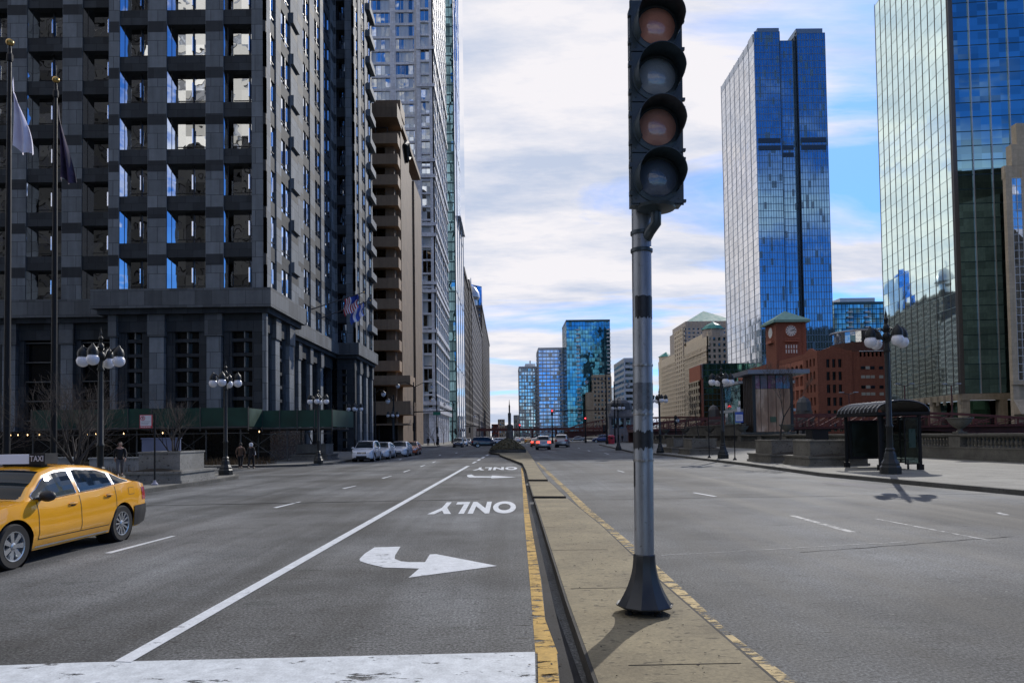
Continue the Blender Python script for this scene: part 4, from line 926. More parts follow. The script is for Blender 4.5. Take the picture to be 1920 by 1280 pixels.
        if face_ == 0:
            dd.m = 2
            for k in range(12):
                a = k * pi / 6; q0, q1 = rr * .62, rr * .95; s_ = .16
                ca, sa = cos(a), sin(a); dd.poly([(cx + q0 * ca - s_ * .6 * sa, Yt - .275, cz + q0 * sa + s_ * .6 * ca), (cx + q1 * ca - s_ * sa, Yt - .275, cz + q1 * sa + s_ * ca), (cx + q1 * ca + s_ * sa, Yt - .275, cz + q1 * sa - s_ * ca), (cx + q0 * ca + s_ * .6 * sa, Yt - .275, cz + q0 * sa - s_ * .6 * ca)])
            for a, l_, s_ in ((radians(20), 1.25, .13), (radians(8), 1.75, .09)):
                dd.bar((cx - .3 * cos(a), Yt - .30, cz - .3 * sin(a)), (cx + l_ * cos(a), Yt - .30, cz + l_ * sin(a)), s_ * 2, .05, (0, 1, 0)) if False else dd.bar((cx - .3 * cos(a), Yt - .31, cz - .3 * sin(a)), (cx + l_ * cos(a), Yt - .31, cz + l_ * sin(a)), .05, s_ * 2)
        dd.build('clock_face', [REDL, CLKW, BLACK], R)
    b = MB(org); zb_ = cz - rr - 2.4; b.box(cx - 3.0, cx + 3.0, Yt - 1.1, Yt, zb_, zb_ + .35)
    for k in range(9): b.box(cx - 2.9 + k * .72, cx - 2.8 + k * .72, Yt - 1.05, Yt - .95, zb_ + .35, zb_ + 1.2)
    b.box(cx - 3.0, cx + 3.0, Yt - 1.1, Yt - .95, zb_ + 1.2, zb_ + 1.4); b.box(Xt - 1.1, Xt, Yt + wt / 2 - 3, Yt + wt / 2 + 3, zb_, zb_ + 1.3); b.build('balcony', REDL, R)
    l = MB(org)
    for r_ in range(2):
        for k in range(5):
            x = cx - 2.4 + k * 1.1; z = H + 3.4 + r_ * 2.0; l.box(x, x + .5, Yt - .05, Yt - .0, z, z + 1.5)
    l.build('slit_window', CLKW, R)
    rf = MB(org); e_ = 1.6; x0, x1, y0, y1 = Xt - e_, Xu + e_, Yt - e_, Yt + wt + e_; ap = (cx, Yt + wt / 2, ZA(1485, 583, Yt + wt / 2))
    rf.box(x0, x1, y0, y1, Ht - 1, Ht)
    for a, b_ in (((x0, y0), (x1, y0)), ((x1, y0), (x1, y1)), ((x1, y1), (x0, y1)), ((x0, y1), (x0, y0))): rf.poly([(*a, Ht + .003), (*b_, Ht + .003), ap])
    rf.build('tower_roof', COPPAL, R)
CLKW = plain('clock_white', (0.75, 0.73, 0.68), .5, 0, .03)
COPPAL = plain('pale_verdigris', (0.20, 0.36, 0.30), .6, 0, .15, .5)
clock_building()

def brick_annex():
    Y = 262.5; X0 = XA(1600, Y) + .02; X1 = XA(1668, Y) + 10; H = ZA(1630, 668, Y); org = (X0, Y, 0)
    R = empty('brick_annex', org, 0, 'plain dark red brick block with scattered small windows adjoining the clock building', 'building')
    c = MB(org); c.box(X0, X1, Y, Y + 30, 0, H); c.build('wall', REDS, R)
    lite = plain('blind_window', (0.45, 0.45, 0.4), .4)
    for r_, py in enumerate((689, 706, 725, 738)):
        for x in (1616, 1625, 1634, 1650, 1661):
            a = MB(org); xa = XA(x, Y); z = ZA(x, py + 3, Y); a.box(xa, xa + 1.5, Y - .08, Y - .003, z, z + 1.1)
            if r_ % 2: a.box(xa + .3, xa + 1.2, Y - .10, Y - .081, z + .2, z + .9)
            a.build('window', lite if r_ % 2 or x == 1625 else WINDK, R)
    r = MB(org); z = H; xx = XA(1615, Y); r.box(xx, X1, Y + .2, Y + .5, z + 1.6, z + 2.2)
    while xx < X1: r.box(xx, xx + .7, Y + .2, Y + .5, z, z + 1.6); xx += 1.5
    r.build('roof_railing', WMUL, R)
brick_annex()
def round_building():
    Y = 330.0; xc = XA(1655, Y); org = (xc, Y + 20, 0); H = ZA(1640, 612, Y)
    R = empty('office_building', org, 0, 'dark brown building with a rounded glazed top behind the brick annex', 'building')
    rad = xc - XA(1601, Y)
    pts = lambda r_: [(xc + r_ * cos(k * pi / 16), Y + 20 + r_ * sin(k * pi / 16)) for k in range(32)]
    c = MB(org); c.prism(pts(rad), 0, H - 6); c.build('wall', BRDK, R)
    c = MB(org); c.prism(pts(rad * .93), H - 6, H - .6); c.build('glazing', DGLASS, R)
    c = MB(org); c.prism(pts(rad * 1.0), H - .6, H); c.build('roof_rim', PALEM, R)
BRDK = stone('dark_brown_brick', (0.12, 0.065, 0.05), .6, .3, .02, .1, .8, .8, .2, .2)
round_building()
TEALG3 = glass('bright_teal_glass', (0.30, 0.55, 0.62), 2.6, 3.4, 0.03, 0.03, 0.8, 0.02, 0.2, blind=(.30, .42, .36), bfrac=.2)
R_, Xa, Xb, H_ = block('condo_tower', 'teal and blue glass apartment tower seen between the blue tower and the green mirror tower', 1569, 1670, 570, 480, 40, TEALG3, DKTEAL, 2.6, 3.4, .2, .5)
b = MB((Xa, 480, 0))
for k in range(2, int(H_ / 3.4)):
    for xo in (8.5, 20.5): b.box(Xa + xo, Xa + xo + 3.6, 478.4, 479.7, k * 3.4, k * 3.4 + .9)
b.build('balconies', WMUL, R_)
b = MB((Xa, 480, 0)); b.box(Xa + 6, Xa + 30, 484, 500, H_, H_ + 5); b.build('penthouse', PALEM, R_)

# ------------------------------------------------------------------ buildings behind the camera that the glass facades mirror
DKBACK = plain('near_black_stone', (.012, .013, .014), .8)  # near-black so the glass mirrors these unseen blocks as dark
def backdrop(label, x0, x1, y, H, mt, mg, bay=5, fh=4, pier=2.2, sp=1.6):
    org = (x0, y, 0); R = empty('office_building', org, 0, label, 'building')
    c = MB(org); c.box(x0, x1, y - 30, y - .6, 0, H); c.build('core', mt, R)
    window_grid(R, org, ((x1, y), (-1, 0), (0, 1)), 0, x1 - x0, 0, H, int((x1 - x0) / bay), int(H / fh), pier, sp, mg, mt, .5, 2)
backdrop('cream stone tower mirrored in the windows of the dark granite block', -131, -55, -150, 190, plain('white_glazed_brick', (.85, .82, .74), .6), DGLASS, 13, 8, 9, 4)
backdrop('dark slab tower mirrored in the left windows of the granite block', -330, -134, -148, 230, DKBACK, BLKGLS, 9, 6)
backdrop('dark block mirrored in the lower windows of the granite building', -190, -30, -60, 76, DKBACK, BLKGLS)
backdrop('dark high-rise mirrored in the lower half of the green glass tower', 150, 480, -210, 150, DKBACK, BLKGLS)
# ------------------------------------------------------------------ traffic signal on the median
GALV = None
def m_galv():
    m, N, L, b = newmat('galvanised_pole_paint'); p = scaled(N, L, (1, 1, .25), 'Object'); q = scaled(N, L, (1, 1, 1), 'Object')
    c = ramp(N, L, noise(N, L, p, 9, 7, 0.65), [(0.3, (0.20, 0.215, 0.23)), (0.7, (0.33, 0.345, 0.36))])
    c = mixc(N, L, ramp(N, L, noise(N, L, q, 14, 6, 0.7), [(0.62, 0.0), (0.68, 0.7)]), c, (0.10, 0.09, 0.08))
    L.new(c, b.inputs['Base Color']); b.inputs['Metallic'].default_value = 0.35; b.inputs['Roughness'].default_value = 0.34
    bump(N, L, b, noise(N, L, q, 30, 4), .15, .004); return m
GALV = m_galv()
SIGM = plain('signal_housing', (0.035, 0.052, 0.062), 0.36, 0.1, .3, 6)
TAPE = plain('torn_black_sticker', (0.012, 0.013, 0.016), .45, 0, .4, 20)
TAPE2 = plain('grey_tape', (0.13, 0.14, 0.16), .3, .2, .25, 14)
def traffic_signal():
    B = GP(1209, 1147, .153); R = empty('traffic_signal', B, 0, 'tall grey signal pole on the median with an unlit head and flared black base', 'traffic signal')
    px = lambda y_: ZA(1205, y_, B.y) - B.z
    r = .0985
    p = MB(); p.lathe([(r, .06), (r, 6.9), (r * .6, 6.95)], n=40, cap=True); p.build('pole', GALV, R, smooth=40)
    b = MB(); prof = []
    for i in range(13):
        t = i / 12; prof.append((.112 + .165 * (1 - t) ** 2.1, .075 + .50 * t))
    b.lathe([(.20, .075), (.285, .07), (.292, .085)] + prof[0:] + [(.105, .585)], n=10); b.build('base_flare', plain('flare_black', (0.03, 0.032, 0.034), .38, .1, .3, 5), R, smooth=25)
    for k in range(4):
        a = k * pi / 2 + .5; f = MB(); f.lathe([(.025, 0), (.025, .075)], (.2 * cos(a), .2 * sin(a), 0), 8); f.lathe([(.04, .0), (.04, .03)], (.2 * cos(a), .2 * sin(a), 0), 6); f.build('anchor_bolt', BLACK, R)
    f = MB(); f.lathe([(.12, 0), (.12, .07)], n=16); f.build('conduit', BLACK, R)
    rn = random.Random(4)
    def wrap(z0, z1, a0, a1, jag, mt, nm, d=.0025):
        q = MB(); n = 44
        jt = [rn.uniform(-1, 1) * jag * .4 + jag * .6 * sin(i * .5 + rn.random()) for i in range(n + 1)]; jb = [rn.uniform(-1, 1) * jag + .01 * sin(i * .9) for i in range(n + 1)]
        for i in range(n):
            t0, t1 = a0 + (a1 - a0) * i / n, a0 + (a1 - a0) * (i + 1) / n; rr = r + d
            q.poly([(rr * cos(t0), rr * sin(t0), z0 + jb[i]), (rr * cos(t1), rr * sin(t1), z0 + jb[i + 1]), (rr * cos(t1), rr * sin(t1), z1 + jt[i + 1]), (rr * cos(t0), rr * sin(t0), z1 + jt[i])])
        q.build(nm, mt, R)
    wrap(px(597), px(557), radians(-145), radians(8), .008, TAPE, 'sticker'); wrap(px(840), px(808), radians(-200), radians(20), .022, TAPE, 'sticker')
    wrap(px(768), px(718), radians(-200), radians(30), .006, TAPE2, 'tape'); wrap(px(912), px(866), radians(-178), radians(-158), .012, TAPE, 'sticker', .003)
    wrap(px(548), px(470), radians(-178), radians(-168), .02, TAPE2, 'tape', .003)
    for y_ in (685, 776, 862):
        q = MB(); z = px(y_); q.lathe([(r + .004, z - .012), (r + .006, z - .01), (r + .006, z + .01), (r + .004, z + .012)], n=32, cap=False)
        q.lathe([(.016, 0), (.016, -.03), (.006, -.035)], (-.02, -r - .002, z), 8, 'Y'); q.box(-.04, .02, -r - .016, -r + .01, z - .014, z + .014); q.build('strap', plain('steel_strap', (.3, .3, .3), .35, .7) if y_ == 685 else bpy.data.materials['steel_strap'], R, smooth=40)
    # the head hangs in front and to the right of the pole
    YH = B.y - .28; hx = AT(1231, 260, YH).x - B.x; zb = AT(1231, 381, YH).z - B.z; ps = .508; hw = .25; hy = YH - B.y
    R.rotation_euler = (0, radians(.62), 0); hx -= .0108 * zb
    hd = empty('signal_head', (hx, hy, zb)); hd.parent = R
    h = MB()
    for k in range(4):
        z = k * ps + .004; h.box(-hw, hw, 0, .20, z, z + ps - .012)
        for s in (-1,):
            for dz in (.10, .38): h.box(s * hw - .028 * (s < 0), s * hw + .028 * (s > 0), -.01, .05, z + dz - .022, z + dz + .022)
        for dz in (.02, .44, .30): h.box(hw, hw + .03, -.01, .03, z + dz - .012, z + dz + .014)
    h.box(-hw - .012, hw + .012, .02, .03, -.01, 4 * ps + .02)
    h.build('housing', SIGM, hd)
    lens = [(0.10, 0.13, 0.18), (0.55, 0.27, 0.20), (0.32, 0.35, 0.38), (0.72, 0.30, 0.20)]
    for k in range(4):
        s = empty('signal_section', (0, 0, k * ps + ps / 2 - .005)); s.parent = hd
        d = MB(); d.lathe([(hw * .96, 0), (hw * .96, -.012), (.2, -.02), (.19, -.006)], n=36, axis='Y'); 
        for sx in (-1, 1): d.lathe([(.009, -.001), (.009, -.008)], (sx * .21, 0, -.2), 6, 'Y')
        d.build('door', SIGM, s, smooth=30)
        l = MB(); l.lathe([(.185, -.008), (.15, -.035), (.09, -.055), (.001, -.06)], n=32, axis='Y', cap=False)
        m, N, L, b = newmat('signal_lens'); b.inputs['Base Color'].default_value = (*lens[k], 1); b.inputs['Roughness'].default_value = .12; b.inputs['Coat Weight'].default_value = 1
        pv = scaled(N, L, (1, 1, 1)); bump(N, L, b, noise(N, L, pv, 45, 2), .35, .01); l.build('lens', m, s, smooth=60)
        v = MB(); n = 40; gap = radians(52); L0, L1 = .0, -.285
        for i in range(n):
            t0 = -pi / 2 + gap + (2 * pi - 2 * gap) * i / n; t1 = -pi / 2 + gap + (2 * pi - 2 * gap) * (i + 1) / n
            e0 = lambda t: L1 * (1 - .72 * max(0, -sin(t)) ** 1.0) if sin(t) < 0 else L1
            def P(t, y, rr): return (rr * cos(t), y, rr * sin(t) - (.0 if y > -.02 else .02 * (y / L1)))
            for ra, rb in ((.228, .228), (.222, .222)):
                v.poly([P(t0, L0, ra), P(t1, L0, ra), P(t1, e0(t1), ra), P(t0, e0(t0), ra)][::(1 if ra > .225 else -1)])
            v.poly([P(t0, e0(t0), .228), P(t1, e0(t1), .228), P(t1, e0(t1), .222), P(t0, e0(t0), .222)])
        v.build('visor', SIGM, s)
    q = MB(); q.lathe([(.20, 0), (.19, -.03), (.10, -.055), (.06, -.06)], (0, .1, 0), 24); q.tube([(.0, .1, -.04), (.0, .1, -.17), (-.05, .14, -.235), (-hx * .7, -hy, -.30)], [.055, .055, .055, .055], 12)
    q.build('bracket_arm', SIGM, hd, smooth=40)
    for dz in (-.22, -.40):
        q = MB(); q.lathe([(r + .01, dz - .02), (r + .014, dz - .015), (r + .014, dz + .015), (r + .01, dz + .02)], (-hx, -hy, 0), 28); q.build('clamp', SIGM, hd, smooth=30)
traffic_signal()

# ------------------------------------------------------------------ five-globe style street lamps (four visible arms)
IRON = plain('black_cast_iron', (0.018, 0.02, 0.02), 0.45, 0.3, .3, 4)
m, N_, L_, b_ = newmat('opal_globe'); b_.inputs['Base Color'].default_value = (0.80, 0.80, 0.84, 1); b_.inputs['Roughness'].default_value = 0.25; b_.inputs['Subsurface Weight'].default_value = .3; b_.inputs['Subsurface Radius'].default_value = (.1, .1, .1); OPAL = m
def make_lamp():
    R = empty('street_lamp', (0, 0, 0), 0, None, 'street lamp', 'black iron lamp posts with white globes')
    b = MB(); b.lathe([(.42, 0), (.42, .28), (.36, .36), (.36, .45), (.26, .62), (.22, .85), (.17, .95), (.20, 1.02), (.14, 1.1)], n=8); b.build('base', IRON, R)
    s = MB(); s.lathe([(.13, 1.08), (.125, 1.9), (.15, 1.95), (.15, 2.02), (.115, 2.08), (.10, 5.1), (.14, 5.15), (.14, 5.22), (.10, 5.3), (.10, 5.6)], n=14); s.build('post', IRON, R, smooth=35)
    f = MB(); f.lathe([(.10, 5.6), (.16, 5.72), (.15, 5.85), (.07, 5.95), (.12, 6.1), (.12, 6.2), (.05, 6.3), (.08, 6.45), (.10, 6.5), (.03, 6.6), (.05, 6.7), (.015, 6.85), (.002, 7.0)], n=12); f.build('finial', IRON, R, smooth=35)
    for k in range(4):
        a = k * pi / 2; A = empty('arm', (0, 0, 0)); A.parent = R; bpy.data.objects.remove(A)
        q = MB(); c_, s_ = cos(a), sin(a); P = lambda d, z: (d * c_, d * s_, z)
        q.tube([P(.08, 5.55), P(.3, 5.75), P(.5, 6.02), P(.68, 6.12), P(.74, 6.0)], [.045, .04, .04, .04, .05], 8)
        q.tube([P(.1, 5.95), P(.25, 6.1), P(.4, 6.05)], [.03, .03, .02], 6)
        q.lathe([(.03, 6.2), (.08, 6.1), (.17, 6.0), (.21, 5.85), (.20, 5.72)], P(.72, 0), 14)
        ar = q.build('arm', IRON, R, smooth=40)
        g_ = MB(); g_.lathe([(.12, 5.76), (.20, 5.70)] + [(.245 * cos(t), 5.53 + .245 * sin(t)) for t in [radians(x) for x in (40, 25, 10, -5, -20, -35, -50, -65, -80, -89)]], P(.72, 0), 20); g_.build('globe', OPAL, ar, smooth=60)
    return R
lamp0 = make_lamp()
lamps = [(1670, 888, 640, 'black four-globe lamp post by the kerb in front of the bus shelter'),
         (1356, 859, 716, 'four-globe lamp post between the two thin sign posts on the river pavement'),
         (1238, 849, 751, 'four-globe lamp post just right of the grey signal pole'),
         (1160, 844, 765, 'four-globe lamp post far down the river pavement, left of the signal pole'),
         (188, 924, 678, 'four-globe lamp post behind the taxi near the two flagpoles'),
         (423, 890, 719, 'four-globe lamp post at the corner of the left pavement near two pedestrians'),
         (597, 868, 753, 'four-globe lamp post in front of the end of the green shed'),
         (666, 856.5, 767, 'four-globe lamp post behind the white parked suv'),
         (737, 847, 779, 'four-globe lamp post beyond the row of parked cars')]
for i, (x, y, gy, lb) in enumerate(lamps):
    p = GP(x, y, .153); s = (y - gy) * p.y / F / 5.53
    o = lamp0 if i == 0 else clone(lamp0)
    o.location = p; o.scale = (s, s, s); o['label'] = lb; o.rotation_euler = (0, 0, radians(9 * ((i * 7) % 5 - 2)))
    o.rotation_euler = (0, 0, radians(6))

# ------------------------------------------------------------------ bus shelter
def bus_shelter():
    x0, x1, y0, y1 = 16.85, 18.65, 32.2, 35.4; org = (x0, y0, .153)
    R = empty('bus_shelter', org, 0, 'black bus shelter with a ribbed barrel roof and a dark advertising panel', 'bus shelter')
    for x in (x0, x1):
        for y in (y0, y1):
            p = MB(org); p.box(x - .06, x + .06, y - .06, y + .06, .153, 2.75); p.box(x - .11, x + .11, y - .11, y + .11, .153, .40); p.build('post', BLACK, R)
    a = MB(org); a.box(x0 + .10, x1 - .10, y1 - .12, y1 + .12, .55, 2.45); A = a.build('advert_panel', BLACK, R)
    a = MB(org); a.box(x0 + .22, x1 - .22, y1 - .14, y1 - .123, .68, 2.33); a.build('advert_screen', plain('dark_poster', (0.012, 0.014, 0.010), .2), A)
    gl = m_clear('shelter_glass')
    for k in range(2):
        ya = y0 + .1 + k * 1.52; q = MB(org); q.box(x1 - .012, x1 + .012, ya, ya + 1.45, .45, 2.5); q.build('glass_panel', gl, R)
    q = MB(org); q.box(x0 + 1.15, x1 - .08, y0 - .01, y0 + .01, .45, 2.5); q.build('glass_panel', gl, R)
    f = MB(org)
    for z in (.40, 1.45, 2.5): f.box(x1 - .03, x1 + .03, y0 + .062, y1 - .125, z, z + .05); f.box(x0 + 1.1, x1 - .062, y0 - .025, y0 + .025, z, z + .05)
    f.box(x0 + 1.1, x0 + 1.15, y0 - .025, y0 + .025, .4, 2.55); f.box(x1 - .03, x1 + .03, (y0 + y1) / 2 - .03, (y0 + y1) / 2 + .03, .45, 2.5)
    f.build('frame', BLACK, R)
    mp_ = MB(org); mp_.box(x1 - .5, x1 - .2, y0 - .04, y0 - .012, 1.15, 2.0); mp_.build('route_map', plain('map_case', (.03, .06, .05), .3), R)
    bn = MB(org); bn.box(x1 - .55, x1 - .1, y0 + .25, y1 - .4, .60, .64)
    for y in (y0 + .4, y1 - .6): bn.box(x1 - .35, x1 - .28, y, y + .06, .153, .6)
    bn.build('bench', STEEL, R)
    rf = MB(org); n = 14; cx = (x0 + x1) / 2; hw = 1.18; ya, yb = y0 - .35, y1 + .35
    arc = lambda t, e=0: (cx - (hw + e) * cos(pi * t), 2.78 + (.50 + e) * sin(pi * t))
    for i in range(n):
        (xa, za), (xb, zb) = arc(i / n), arc((i + 1) / n); rf.poly([(xa, ya, za), (xb, ya, zb), (xb, yb, zb), (xa, yb, za)]); (xc, zc), (xd, zd) = arc(i / n, -.04), arc((i + 1) / n, -.04)
        rf.poly([(xc, yb, zc), (xd, yb, zd), (xd, ya, zd), (xc, ya, zc)]); rf.poly([(xa, ya, za), (xc, ya, zc), (xd, ya, zd), (xb, ya, zb)]); rf.poly([(xa, yb, za), (xb, yb, zb), (xd, yb, zd), (xc, yb, zc)])
    rf.box(cx - hw - .02, cx - hw + .06, ya, yb, 2.62, 2.79); rf.box(cx + hw - .06, cx + hw + .02, ya, yb, 2.62, 2.79); rf.box(cx - hw, cx + hw, ya - .01, ya + .05, 2.64, 2.76); rf.box(cx - hw, cx + hw, yb - .05, yb + .01, 2.64, 2.76)
    T = rf.build('roof', BLACK, R, smooth=40)
    ng = 11
    rb = MB(org)
    for k in range(ng):
        y = ya + .05 + (yb - ya - .16) * k / (ng - 1); rb.tube([(arc(t / 10, .02)[0], y, arc(t / 10, .02)[1]) for t in range(11)], .032, 6)
    rb.build('ribs', plain('grey_rib', (.22, .22, .22), .35, .5), T)
bus_shelter()

# ------------------------------------------------------------------ river balustrade and urns
OLDC = m_concrete('balustrade_stone', (0.12, 0.115, 0.10), (0.21, 0.20, 0.17), None, (0.04, 0.038, 0.033), .6)
PLANT = m_concrete('planter_stone', (0.15, 0.14, 0.12), (0.25, 0.235, 0.20), None, (0.05, 0.048, 0.04), .6)
LITEC = m_concrete('pale_planter_stone', (0.22, 0.215, 0.195), (0.34, 0.33, 0.30), None, (0.07, 0.065, 0.055), .5)
def balustrade():
    x = 27.3; org = (x, 10, .153); ya, yb = -14.0, 138.0
    R = empty('balustrade', org, 0, 'old stone balustrade with bulging balusters along the river edge', 'balustrade')
    w = MB(org); w.box(x - .32, x + .32, ya, yb, .153, .88); w.box(x - .42, x + .42, ya, yb, .153, .34); w.box(x - .36, x + .36, ya, yb, .82, .90); w.build('plinth', OLDC, R)
    r_ = MB(org); r_.box(x - .30, x + .30, ya, yb, 1.50, 1.57); r_.box(x - .38, x + .38, ya, yb, 1.57, 1.69); r_.build('rail', OLDC, R)
    posts = [42.9 + 13.3 * k for k in range(-4, 8)] + [42.9 + 6.65 + 13.3 * k for k in range(-4, 7)]
    for y in posts:
        p = MB(org); p.box(x - .36, x + .36, y - .55, y + .55, .90, 1.50); p.build('pedestal', OLDC, R)
    bal = MB(); bal.lathe([(.10, .90), (.10, .95), (.06, 1.0), (.115, 1.12), (.11, 1.2), (.055, 1.36), (.09, 1.42), (.10, 1.50)], n=10)
    first = None; n = 0; rest = MB(org)
    y = ya + .3
    ys = []
    while y < yb: ys.append(y); y += .33
    ys = [y for y in ys if all(abs(y - p) > .65 for p in posts)]
    near = set(sorted([y for y in ys if y > 33], key=lambda q: q)[:86])
    for y in ys:
        if y in near:
            if first is None: first = bal.build('baluster', OLDC, R, smooth=40); o = first
            else: o = first.copy(); COL.objects.link(o)
            o.location = (0, y - org[1], -.153)
        elif y < 80:
            rest.lathe([(.10, .90), (.06, 1.0), (.115, 1.14), (.055, 1.36), (.10, 1.50)], (x, y, 0), 6)
        else: rest.box(x - .08, x + .08, y - .08, y + .08, .9, 1.5)
    tag(rest.build('baluster', OLDC, R), kind='stuff')
balustrade()
urn = MB(); urn.box(-.28, .28, -.28, .28, 0, .12); urn.lathe([(.20, .12), (.13, .2), (.12, .28), (.22, .34), (.42, .48), (.60, .72), (.66, .86), (.74, .90), (.74, .96), (.62, .96), (.55, .86), (.01, .82)], n=22)
ulab = ['stone urn on the balustrade right of the bus shelter, nearest of the urns', 'stone urn on the balustrade hidden partly behind the near planter', 'stone urn on the balustrade in front of the bronze kiosk right side',
        'stone urn on the balustrade left of the bronze kiosk corner', 'stone urn on the balustrade seen right of the second lamp post', 'stone urn on the balustrade left of the second lamp post', 'small far stone urn nearest the grey signal pole']
for k, Y in enumerate((42.9, 56.2, 69.5, 82.8, 96.1, 109.4, 122.7)):
    if k == 0: u0 = urn.build('stone_urn', OLDC, None, smooth=35); u = u0
    else: u = u0.copy(); COL.objects.link(u)
    u.location = (27.3, Y, 1.69); u.scale = (1, 1, 1); tag(u, ulab[k], 'urn', 'stone urns along the river balustrade')

# ------------------------------------------------------------------ planters
SOIL = plain('planter_soil', (0.03, 0.024, 0.016), .95, 0, .5, 8)
def planter(x0, x1, y0, y1, label, mt, side=1, hb=.5, ht=1.25, ins=.55, z=.153):
    org = ((x0 + x1) / 2, (y0 + y1) / 2, z); R = empty('stone_planter', org, 0, label, 'planter', 'stepped stone planters on the pavements')
    b = MB(org); b.box(x0 - .08, x1 + .08, y0 - .08, y1 + .08, z, z + .12); b.box(x0, x1, y0, y1, z + .12, z + hb - .10); b.box(x0 - .06, x1 + .06, y0 - .06, y1 + .06, z + hb - .10, z + hb); b.build('lower_basin', mt, R)
    a = MB(org); i = ins; h = z + ht
    X0, X1, Y0_, Y1_ = x0 + i * .5, x1 - i * .5, y0 + i, y1 - i
    a.box(X0, X1, Y0_, Y0_ + .14, z + hb, h); a.box(X0, X1, Y1_ - .14, Y1_, z + hb, h); a.box(X0, X0 + .14, Y0_ + .14, Y1_ - .14, z + hb, h); a.box(X1 - .14, X1, Y0_ + .14, Y1_ - .14, z + hb, h)
    e = .035; a.box(X0 - e, X1 + e, Y0_ - e, Y0_ + .16, h, h + .07); a.box(X0 - e, X1 + e, Y1_ - .16, Y1_ + e, h, h + .07); a.box(X0 - e, X0 + .16, Y0_ + .16, Y1_ - .16, h, h + .07); a.box(X1 - .16, X1 + e, Y0_ + .16, Y1_ - .16, h, h + .07)
    a.build('upper_box', mt, R)
    s = MB(org); s.grid(lambda u, v: (X0 + .15 + u * (X1 - X0 - .3), Y0_ + .15 + v * (Y1_ - Y0_ - .3), h - .12 + .1 * sin(u * 3.1) * sin(v * 3.1) + .03 * sin(u * 40 + v * 23)), 10, 10); s.build('soil', SOIL, R)
    m2 = MB(org)
    for (xa, xb, ya, yb) in ((x0 + .12, x1 - .12, y0 + .1, Y0_ - .02),):
        m2.grid(lambda u, v: (xa + u * (xb - xa), ya + v * (yb - ya), z + hb + .01 + .12 * sin(u * pi) * sin(v * pi)), 12, 4)
    m2.build('lower_soil', SOIL, R)
    return R
planter(15.5, 18.5, 36.6, 39.9, 'large stepped stone planter beside the bus shelter', PLANT)
planter(15.2, 18.2, 41.2, 45.0, 'large stepped stone planter holding the bare tree in front of the kiosk', PLANT)
planter(15.0, 17.6, 58.5, 62.4, 'stepped stone planter between the second and third right-hand lamp posts, nearer one', PLANT)
planter(15.0, 17.6, 65.0, 69.0, 'stepped stone planter farthest along the river pavement', PLANT)
planter(-15.9, -13.6, 29.9, 33.4, 'pale stone planter with a bare shrub beside the no-parking sign', LITEC)
planter(-17.3, -14.4, 57.5, 61, 'stone planter partly behind the white parked suv', PLANT)
#planter(-22.5, -19.0, 32.5, 36.0, 'pale planter behind the taxi at the foot of the flagpoles', LITEC, hb=.4, ht=.8)

# ------------------------------------------------------------------ bare winter trees
BARK = plain('bare_bark', (0.05, 0.042, 0.036), .9, 0, .35, 12)
BARK2 = plain('twig_bark', (0.085, 0.068, 0.055), .9, 0, .35, 12)
def bare_tree(loc, h, seed, label, stems=1, spread=.5, trunk=.35, levels=6, r0=.07, name='bare_tree', lean=.15):
    rn = random.Random(seed); R = empty(name, loc, 0, label, 'tree' if name != 'bare_shrub' else 'shrub', 'leafless winter trees and shrubs')
    T = MB(); Bm = MB()
    def grow(p, d, r, ln, lv):
        pts = [p]; rs = [r]; q = Vector(p); dd = d.copy()
        ns = 3 if lv > 1 else 2
        for i in range(ns):
            dd = (dd + Vector((rn.uniform(-1, 1), rn.uniform(-1, 1), rn.uniform(-.4, .9))) * .16).normalized(); q = q + dd * ln / ns; pts.append(q.copy()); rs.append(max(.004, r * (1 - .35 * (i + 1) / ns)))
        (T if lv >= levels - 1 else Bm).tube(pts, rs, 6 if lv >= levels - 2 else 4 if lv > 1 else 3, cap=False)
        if lv <= 0: return
        for k in range(3 if lv > 1 else 2):
            t = rn.uniform(.45, 1.0) if k else 1.0
            j = min(ns, max(1, int(round(t * ns)))); a = rn.uniform(0, 2 * pi); w = dd.cross(Vector((cos(a), sin(a), .3))).normalized()
            nd = (dd * cos(spread * rn.uniform(.5, 1.2)) + w * sin(spread * rn.uniform(.6, 1.3)) + Vector((0, 0, .12))).normalized()
            grow(pts[j], nd, rs[j] * rn.uniform(.55, .75), ln * rn.uniform(.62, .85), lv - 1)
    for s in range(stems):
        a = 2 * pi * s / stems + rn.random(); d = Vector((cos(a) * lean * (stems > 1) * 2.2, sin(a) * lean * (stems > 1) * 2.2, 1)).normalized()
        grow(Vector((cos(a) * .08 * (stems > 1), sin(a) * .08 * (stems > 1), 0)), d, r0, h * trunk, levels)
    T.build('trunk', BARK, R); Bm.build('twigs', BARK2, R)
    return R
bare_tree((16.6, 43.3, 1.25), 4.6, 3, 'bare young tree in the planter in front of the bronze kiosk', 1, .42, .34, 6, .07)
bare_tree((-14.8, 31.8, 1.25), 2.7, 8, 'bare many-stemmed shrub in the pale stone planter', 6, .5, .36, 4, .035, 'bare_shrub')
bare_tree((-20.6, 34.2, .9), 4.4, 11, 'wide bare tree behind the taxi and the second flagpole', 6, .55, .34, 5, .06, 'bare_tree', .28)
bare_tree((-26.5, 36, .15), 4.8, 12, 'tangled bare reddish tree at the left edge behind the flagpoles', 6, .55, .34, 5, .06, 'bare_tree', .28)
bare_tree((-24.0, 40, .15), 4.2, 14, 'bare shrub between the two flagpoles', 5, .55, .34, 5, .05, 'bare_shrub', .25)
bare_tree((-15.9, 59.2, 1.3), 3.8, 19, 'pale-stemmed bare shrub behind the white suv', 6, .4, .36, 4, .05, 'bare_shrub')
